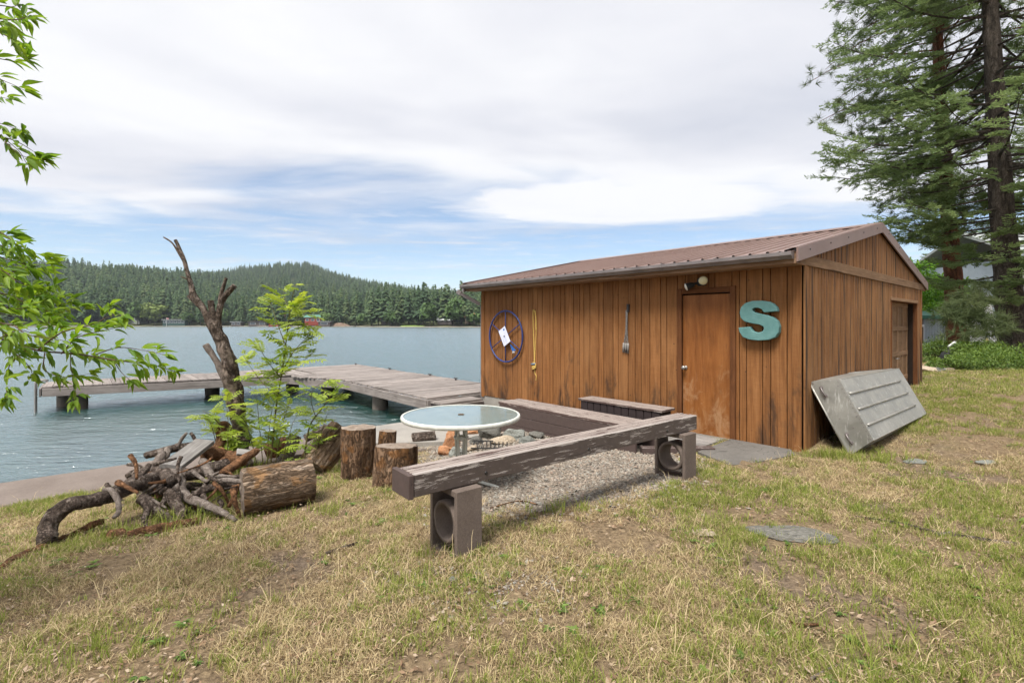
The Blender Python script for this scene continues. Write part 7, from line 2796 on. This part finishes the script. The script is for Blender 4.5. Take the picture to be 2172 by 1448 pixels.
# gravel bed sheet just above the soil
mb = MB()
n = 40
x0, x1, y0, y1 = min(xs), max(xs), min(ys), max(ys)
ids = {}
for i in range(61):
    for j in range(61):
        x, y = x0 + (x1 - x0) * i / 60, y0 + (y1 - y0) * j / 60
        ids[(i, j)] = (x, y)
vs, fs, m_ = [], [], {}
for i in range(60):
    for j in range(60):
        cx, cy = (ids[(i, j)][0] + ids[(i + 1, j + 1)][0]) / 2, (ids[(i, j)][1] + ids[(i + 1, j + 1)][1]) / 2
        if in_poly(cx, cy, GW) and ab(cx, cy)[0] < -1.0:
            q = []
            for k in ((i, j), (i + 1, j), (i + 1, j + 1), (i, j + 1)):
                if k not in m_:
                    m_[k] = len(vs); x, y = ids[k]; vs.append((x, y, gz(x, y) + 0.004))
                q.append(m_[k])
            fs.append(tuple(q))
mb.add(vs, fs)
tag(mb.build('gravel_bed', M['gravel'], None, True), kind='structure')


# ------------------------------------------------------------------ grass
def turf_proto(k, n, rad, hmin, hmax, lean, wd, mat, tint0, tint1, flat_frac=0.0):
    r = np.random.default_rng(k + 77)
    V, Fc, T = [], [], []
    for i in range(n):
        a0 = r.random() * 6.28; q = rad * math.sqrt(r.random())
        p = np.array([q * math.cos(a0), q * math.sin(a0), -0.004])
        az = r.random() * 6.28
        h = hmin + (hmax - hmin) * r.random()
        ln = lean * (0.4 + r.random())
        if r.random() < flat_frac:
            ln = 1.45; h *= 1.3
        d = np.array([math.cos(az) * math.sin(ln * .5), math.sin(az) * math.sin(ln * .5), math.cos(ln * .5)])
        d2 = np.array([math.cos(az) * math.sin(ln), math.sin(az) * math.sin(ln), max(0.04, math.cos(ln))])
        e = np.array([-math.sin(az + r.normal() * .6), math.cos(az + r.normal() * .6), 0]) * wd * (0.7 + 0.6 * r.random())
        o = len(V)
        m1 = p + d * h * 0.5
        V += [p - e, p + e, m1 + e * .8, m1 - e * .8, m1 + d2 * h * 0.5]
        Fc += [(o, o + 1, o + 2), (o, o + 2, o + 3), (o + 3, o + 2, o + 4)]
        tn = tint0 + (tint1 - tint0) * r.random()
        T += [tn] * 5
    return proto('kind_%02d' % k, np.array(V), [np.array(Fc)], mat, np.array(T))


dry = [turf_proto(40 + k, 5, 0.09, 0.10, 0.22, 1.5, 0.0016, M['straw'], 0.5, 1, 0.7) for k in range(2)] + [turf_proto(60 + k, 46, 0.075, 0.022, 0.060, 1.25, 0.0016, M['straw'], 0, 1, 0.45) for k in range(5)]
grn = [turf_proto(10 + k, 30, 0.06, 0.025, 0.075, 0.85, 0.0017, M['blade'], 0, 1, 0.08) for k in range(5)]
tall = [turf_proto(20 + k, 16, 0.05, 0.06, 0.13, 0.7, 0.0022, M['blade'], 0.2, 1, 0.0) for k in range(3)]

SHED_IN = lambda a, b: -0.02 < a < LA + .05 and -0.05 < b < LB
SLABQ = [Vector((p.x, p.y)) for p in q] if False else None
slab_poly = [Vector((p.x, p.y)) for p in [S(-0.07, b_at(1556), 0), S(-0.06, 0.10, 0), S(-0.28, -0.02, 0), flat(1588, 999, 0), flat(1548, 1002, 0), flat(1480, 972, 0)]]


def lawn_ok(x, y):
    a_, b_ = ab(x, y)
    if b_ > 5.22 or SHED_IN(a_, b_): return 0
    if -1.55 < a_ < 0 and 0.9 < b_ < 5.3: return 0
    if a_ > -3.4 and b_ > 4.35 and a_ < 0: return 0
    if in_poly(x, y, slab_poly): return 0
    g = 1.0
    if in_poly(x, y, GW):
        e = edge_dist(x, y, GW)
        g = 0.5 * math.exp(-e * 9)
    return g


dp_, dr_, ds_, di_ = [], [], [], []
gp2, gr2, gs2, gi2 = [], [], [], []


def patch(x, y):
    """0 dry .. 1 green"""
    v = 0.60 + 0.95 * fbm(x + 3.3, y + 1.2, 0.55, 4) + 0.60 * fbm(x - 2, y + 7, 2.4, 3)
    a_, b_ = ab(x, y)
    v -= 0.38 * sm(-0.5, 1.6, b_) * sm(-2, -4, a_) * (1 if b_ < 4.2 else 0.6)      # tan ground round the log pile
    v -= 0.30 * math.exp(-((x - 0.3) ** 2 + (y - 3.1) ** 2) / 0.9)
    v += 0.46 * sm(0.0, 2.5, a_) + 0.12 * sm(0.8, -1.0, y - 2.4)
    v += 0.30 * math.exp(-((x - 3.9) ** 2 + (y - 5.1) ** 2) / 0.8)
    return max(0, min(1, v))


def bare(x, y):
    """thin spots where soil shows"""
    return sm(0.18, 0.42, fbm(x - 5, y + 2, 1.3, 4) + 0.15 * fbm(x, y, 6.0, 2)) + 0.55 * math.exp(-((x + 0.1) ** 2 / 0.35 + (y - 2.55) ** 2 / 0.12))


bands = [(1.25, 3.2, 520), (3.2, 5.5, 330), (5.5, 9.0, 170), (9.0, 15.0, 75), (15.0, 26.0, 28)]
for y0_, y1_, dens in bands:
    xl = lambda y: -1.25 * y - 1.0
    xr = lambda y: 1.25 * y + 1.0
    A_box = (xr(y1_) - xl(y1_)) * (y1_ - y0_)
    N = int(A_box * dens)
    X = rng.uniform(xl(y1_), xr(y1_), N); Y = rng.uniform(y0_, y1_, N)
    for x, y in zip(X, Y):
        if x < xl(y) or x > xr(y): continue
        g = lawn_ok(x, y)
        if g <= 0 or rng.random() > g: continue
        br_ = bare(x, y)
        if rng.random() < br_ * 0.86: continue
        gv = patch(x, y)
        z = gz(x, y)
        lod = 1.0 if y < 4 else (1.1 if y < 9 else 1.7)
        if rng.random() < 0.16 + 0.72 * gv ** 1.4:
            hgt = (0.55 + 0.65 * rng.random()) * (0.65 + 0.7 * gv)
            gp2.append((x, y, z)); gr2.append((rng.normal() * .1, rng.normal() * .1, rng.random() * 6.28)); gs2.append((lod, lod, hgt * lod ** .5)); gi2.append(rng.integers(0, 5))
        if rng.random() < 0.95 - 0.45 * gv:
            dp_.append((x, y, z)); dr_.append((rng.normal() * .12, rng.normal() * .12, rng.random() * 6.28)); ds_.append((lod, lod, (0.55 + 0.6 * rng.random()) * lod ** .5)); di_.append(rng.integers(2, 7) if rng.random() > 0.08 else rng.integers(0, 2))
print('grass', len(dp_), len(gp2))
gn_scatter('dry_grass', dp_, dr_, ds_, di_, dry, 'stuff', 'dry straw-coloured lawn grass', 'grass')
gn_scatter('green_grass', gp2, gr2, gs2, gi2, grn, 'stuff', 'short green lawn grass in patches', 'grass')
# dead leaf bits, bark flakes and pine litter on the lawn


def flake_proto(k):
    r = np.random.default_rng(k + 900)
    V, Fc, T = [], [], []
    for i in range(7):
        c = np.array([r.normal() * .06, r.normal() * .06, 0.012 + 0.01 * r.random()])
        e1 = r.normal(size=3) * [1, 1, .35]; e1 /= np.linalg.norm(e1); e2 = np.cross([0, 0, 1], e1) + [0, 0, r.normal() * .3]
        a, b = 0.006 + 0.012 * r.random(), 0.003 + 0.005 * r.random()
        o = len(V)
        V += [c - e1 * a, c - e2 * b, c + e1 * a, c + e2 * b]; Fc += [(o, o + 1, o + 2), (o, o + 2, o + 3)]; T += [r.random()] * 4
    return proto('kind_%02d' % k, np.array(V), [np.array(Fc)], M['litter'], np.array(T))


M['litter'] = blade_mat('leaf_litter', (0.05, 0.03, 0.018), (0.20, 0.125, 0.072), (0.42, 0.34, 0.25), 0.05)
fl_, fr_, fs_, fi_ = [], [], [], []
for _ in range(4200):
    y = 1.3 + 6.5 * rng.random() ** 1.5; x = rng.uniform(-1.2, 1.2) * y
    if lawn_ok(x, y) < 0.3 or rng.random() > 0.35 + 0.65 * min(1, bare(x, y)): continue
    fl_.append((x, y, gz(x, y))); fr_.append((0, 0, rng.random() * 6.28)); s = rng.uniform(.6, 1.4); fs_.append((s, s, s)); fi_.append(rng.integers(0, 4))
gn_scatter('leaf_litter', fl_, fr_, fs_, fi_, [flake_proto(k) for k in range(4)], 'stuff', 'scattered dead leaf bits and bark flakes on the lawn', 'litter')
# taller tufts: round the pile, under the boat, against blocks and logs
tpts, trot, tscl, tidx = [], [], [], []


def tufts(px, py, n, sx, sy, s0=0.8, s1=1.6):
    c = gp_(px, py)
    for _ in range(n):
        x, y = c.x + rng.normal() * sx, c.y + rng.normal() * sy
        if lawn_ok(x, y) <= 0.02: continue
        s = rng.uniform(s0, s1)
        tpts.append((x, y, gz(x, y))); trot.append((0, 0, rng.random() * 6.28)); tscl.append((s, s, s)); tidx.append(rng.integers(0, 3))


for a in [(440, 1060, 60, .35, .18, .9, 2.2), (350, 1110, 45, .3, .15, .8, 1.6), (180, 1150, 25, .25, .12, .7, 1.2), (680, 1090, 14, .12, .12, .7, 1.2), (1820, 972, 60, .28, .12, .7, 1.6),
          (1960, 900, 30, .4, .3, .6, 1.2), (960, 1175, 8, .12, .06, .7, 1.2), (1170, 1085, 14, .25, .08, .7, 1.3), (1740, 965, 16, .15, .05, .6, 1.2), (640, 1010, 24, .35, .1, .8, 1.4), (470, 1000, 40, .3, .2, 1.2, 2.4),
          (1900, 1400, 110, .40, .22, .45, .95), (600, 1320, 60, .5, .25, .4, .8), (1350, 1350, 60, .4, .2, .4, .8), (2050, 1250, 60, .5, .3, .4, .8), (60, 1380, 60, .4, .2, .5, .9), (1100, 1400, 40, .5, .2, .5, .9), (250, 1400, 60, .6, .25, .5, .9), (1850, 1230, 60, .6, .35, .5, .9), (1550, 1290, 40, .35, .25, .5, .9), (880, 1250, 14, .15, .1, .6, 1.0)]:
    tufts(*a)
for _ in range(260):           # ragged grass edge along the seawall
    p = S(rng.uniform(-12, -3.4), 5.12 + rng.normal() * 0.07)
    s = rng.uniform(.4, .9); tpts.append((p.x, p.y, gz(p.x, p.y))); trot.append((0, 0, rng.random() * 6.28)); tscl.append((s, s, s)); tidx.append(rng.integers(0, 3))


def rosette(k):
    """low broad-leaved weed"""
    r = np.random.default_rng(k + 500)
    n = int(r.integers(6, 10))
    az = r.random(n) * 6.28
    D = np.stack([np.cos(az), np.sin(az), 0.25 + 0.3 * r.random(n)], 1)
    V, Fs, T = join_inst([leaflet(1, 0.42, 0.3, 0.3, 4)], np.zeros(n, int), frames(D), np.tile([0, 0, 0.004], (n, 1)), 0.025 + 0.03 * r.random(n), r.random(n))
    return proto('kind_%02d' % k, V, Fs, M['shrub_leaf'], T)


wp_, wr_, ws_, wi_ = [], [], [], []
for _ in range(1500):
    y = 1.3 + 6 * rng.random() ** 1.3; x = rng.uniform(-1.2, 1.2) * y
    if lawn_ok(x, y) < 0.5 or fbm(x + 11, y - 3, 1.6, 3) < 0.12: continue
    s = rng.uniform(.5, 1.1); wp_.append((x, y, gz(x, y) + .006)); wr_.append((rng.normal() * .1, rng.normal() * .1, rng.random() * 6.28)); ws_.append((s, s, s)); wi_.append(rng.integers(0, 4))
gn_scatter('weeds', wp_, wr_, ws_, wi_, [rosette(k) for k in range(4)], 'stuff', 'small broad-leaved weeds growing in patches of the lawn', 'weeds')
gn_scatter('grass_tufts', tpts, trot, tscl, tidx, tall, 'stuff', 'taller tufts of green grass around logs and walls', 'grass')

# ------------------------------------------------------------------ thin summer haze over the lake: one closed box round everything but the sky
mb = MB()
mb.box((0, 3000, 114.5), (14000, 9000, 241))
hz_o = mb.build('haze', None)
hm = bpy.data.materials.new('haze_air'); hm.use_nodes = True
ht = NT(hm.node_tree); hm.node_tree.nodes.clear()
pv = ht.n('ShaderNodeVolumePrincipled', {'Color': (0.80, 0.88, 1.0, 1), 'Density': 0.00013, 'Anisotropy': 0.2})
ho = ht.n('ShaderNodeOutputMaterial'); hm.node_tree.links.new(pv.outputs[0], ho.inputs['Volume'])
hz_o.data.materials.clear(); hz_o.data.materials.append(hm)
tag(hz_o, 'thin pale haze over the lake and far hills', 'haze', None, 'stuff')
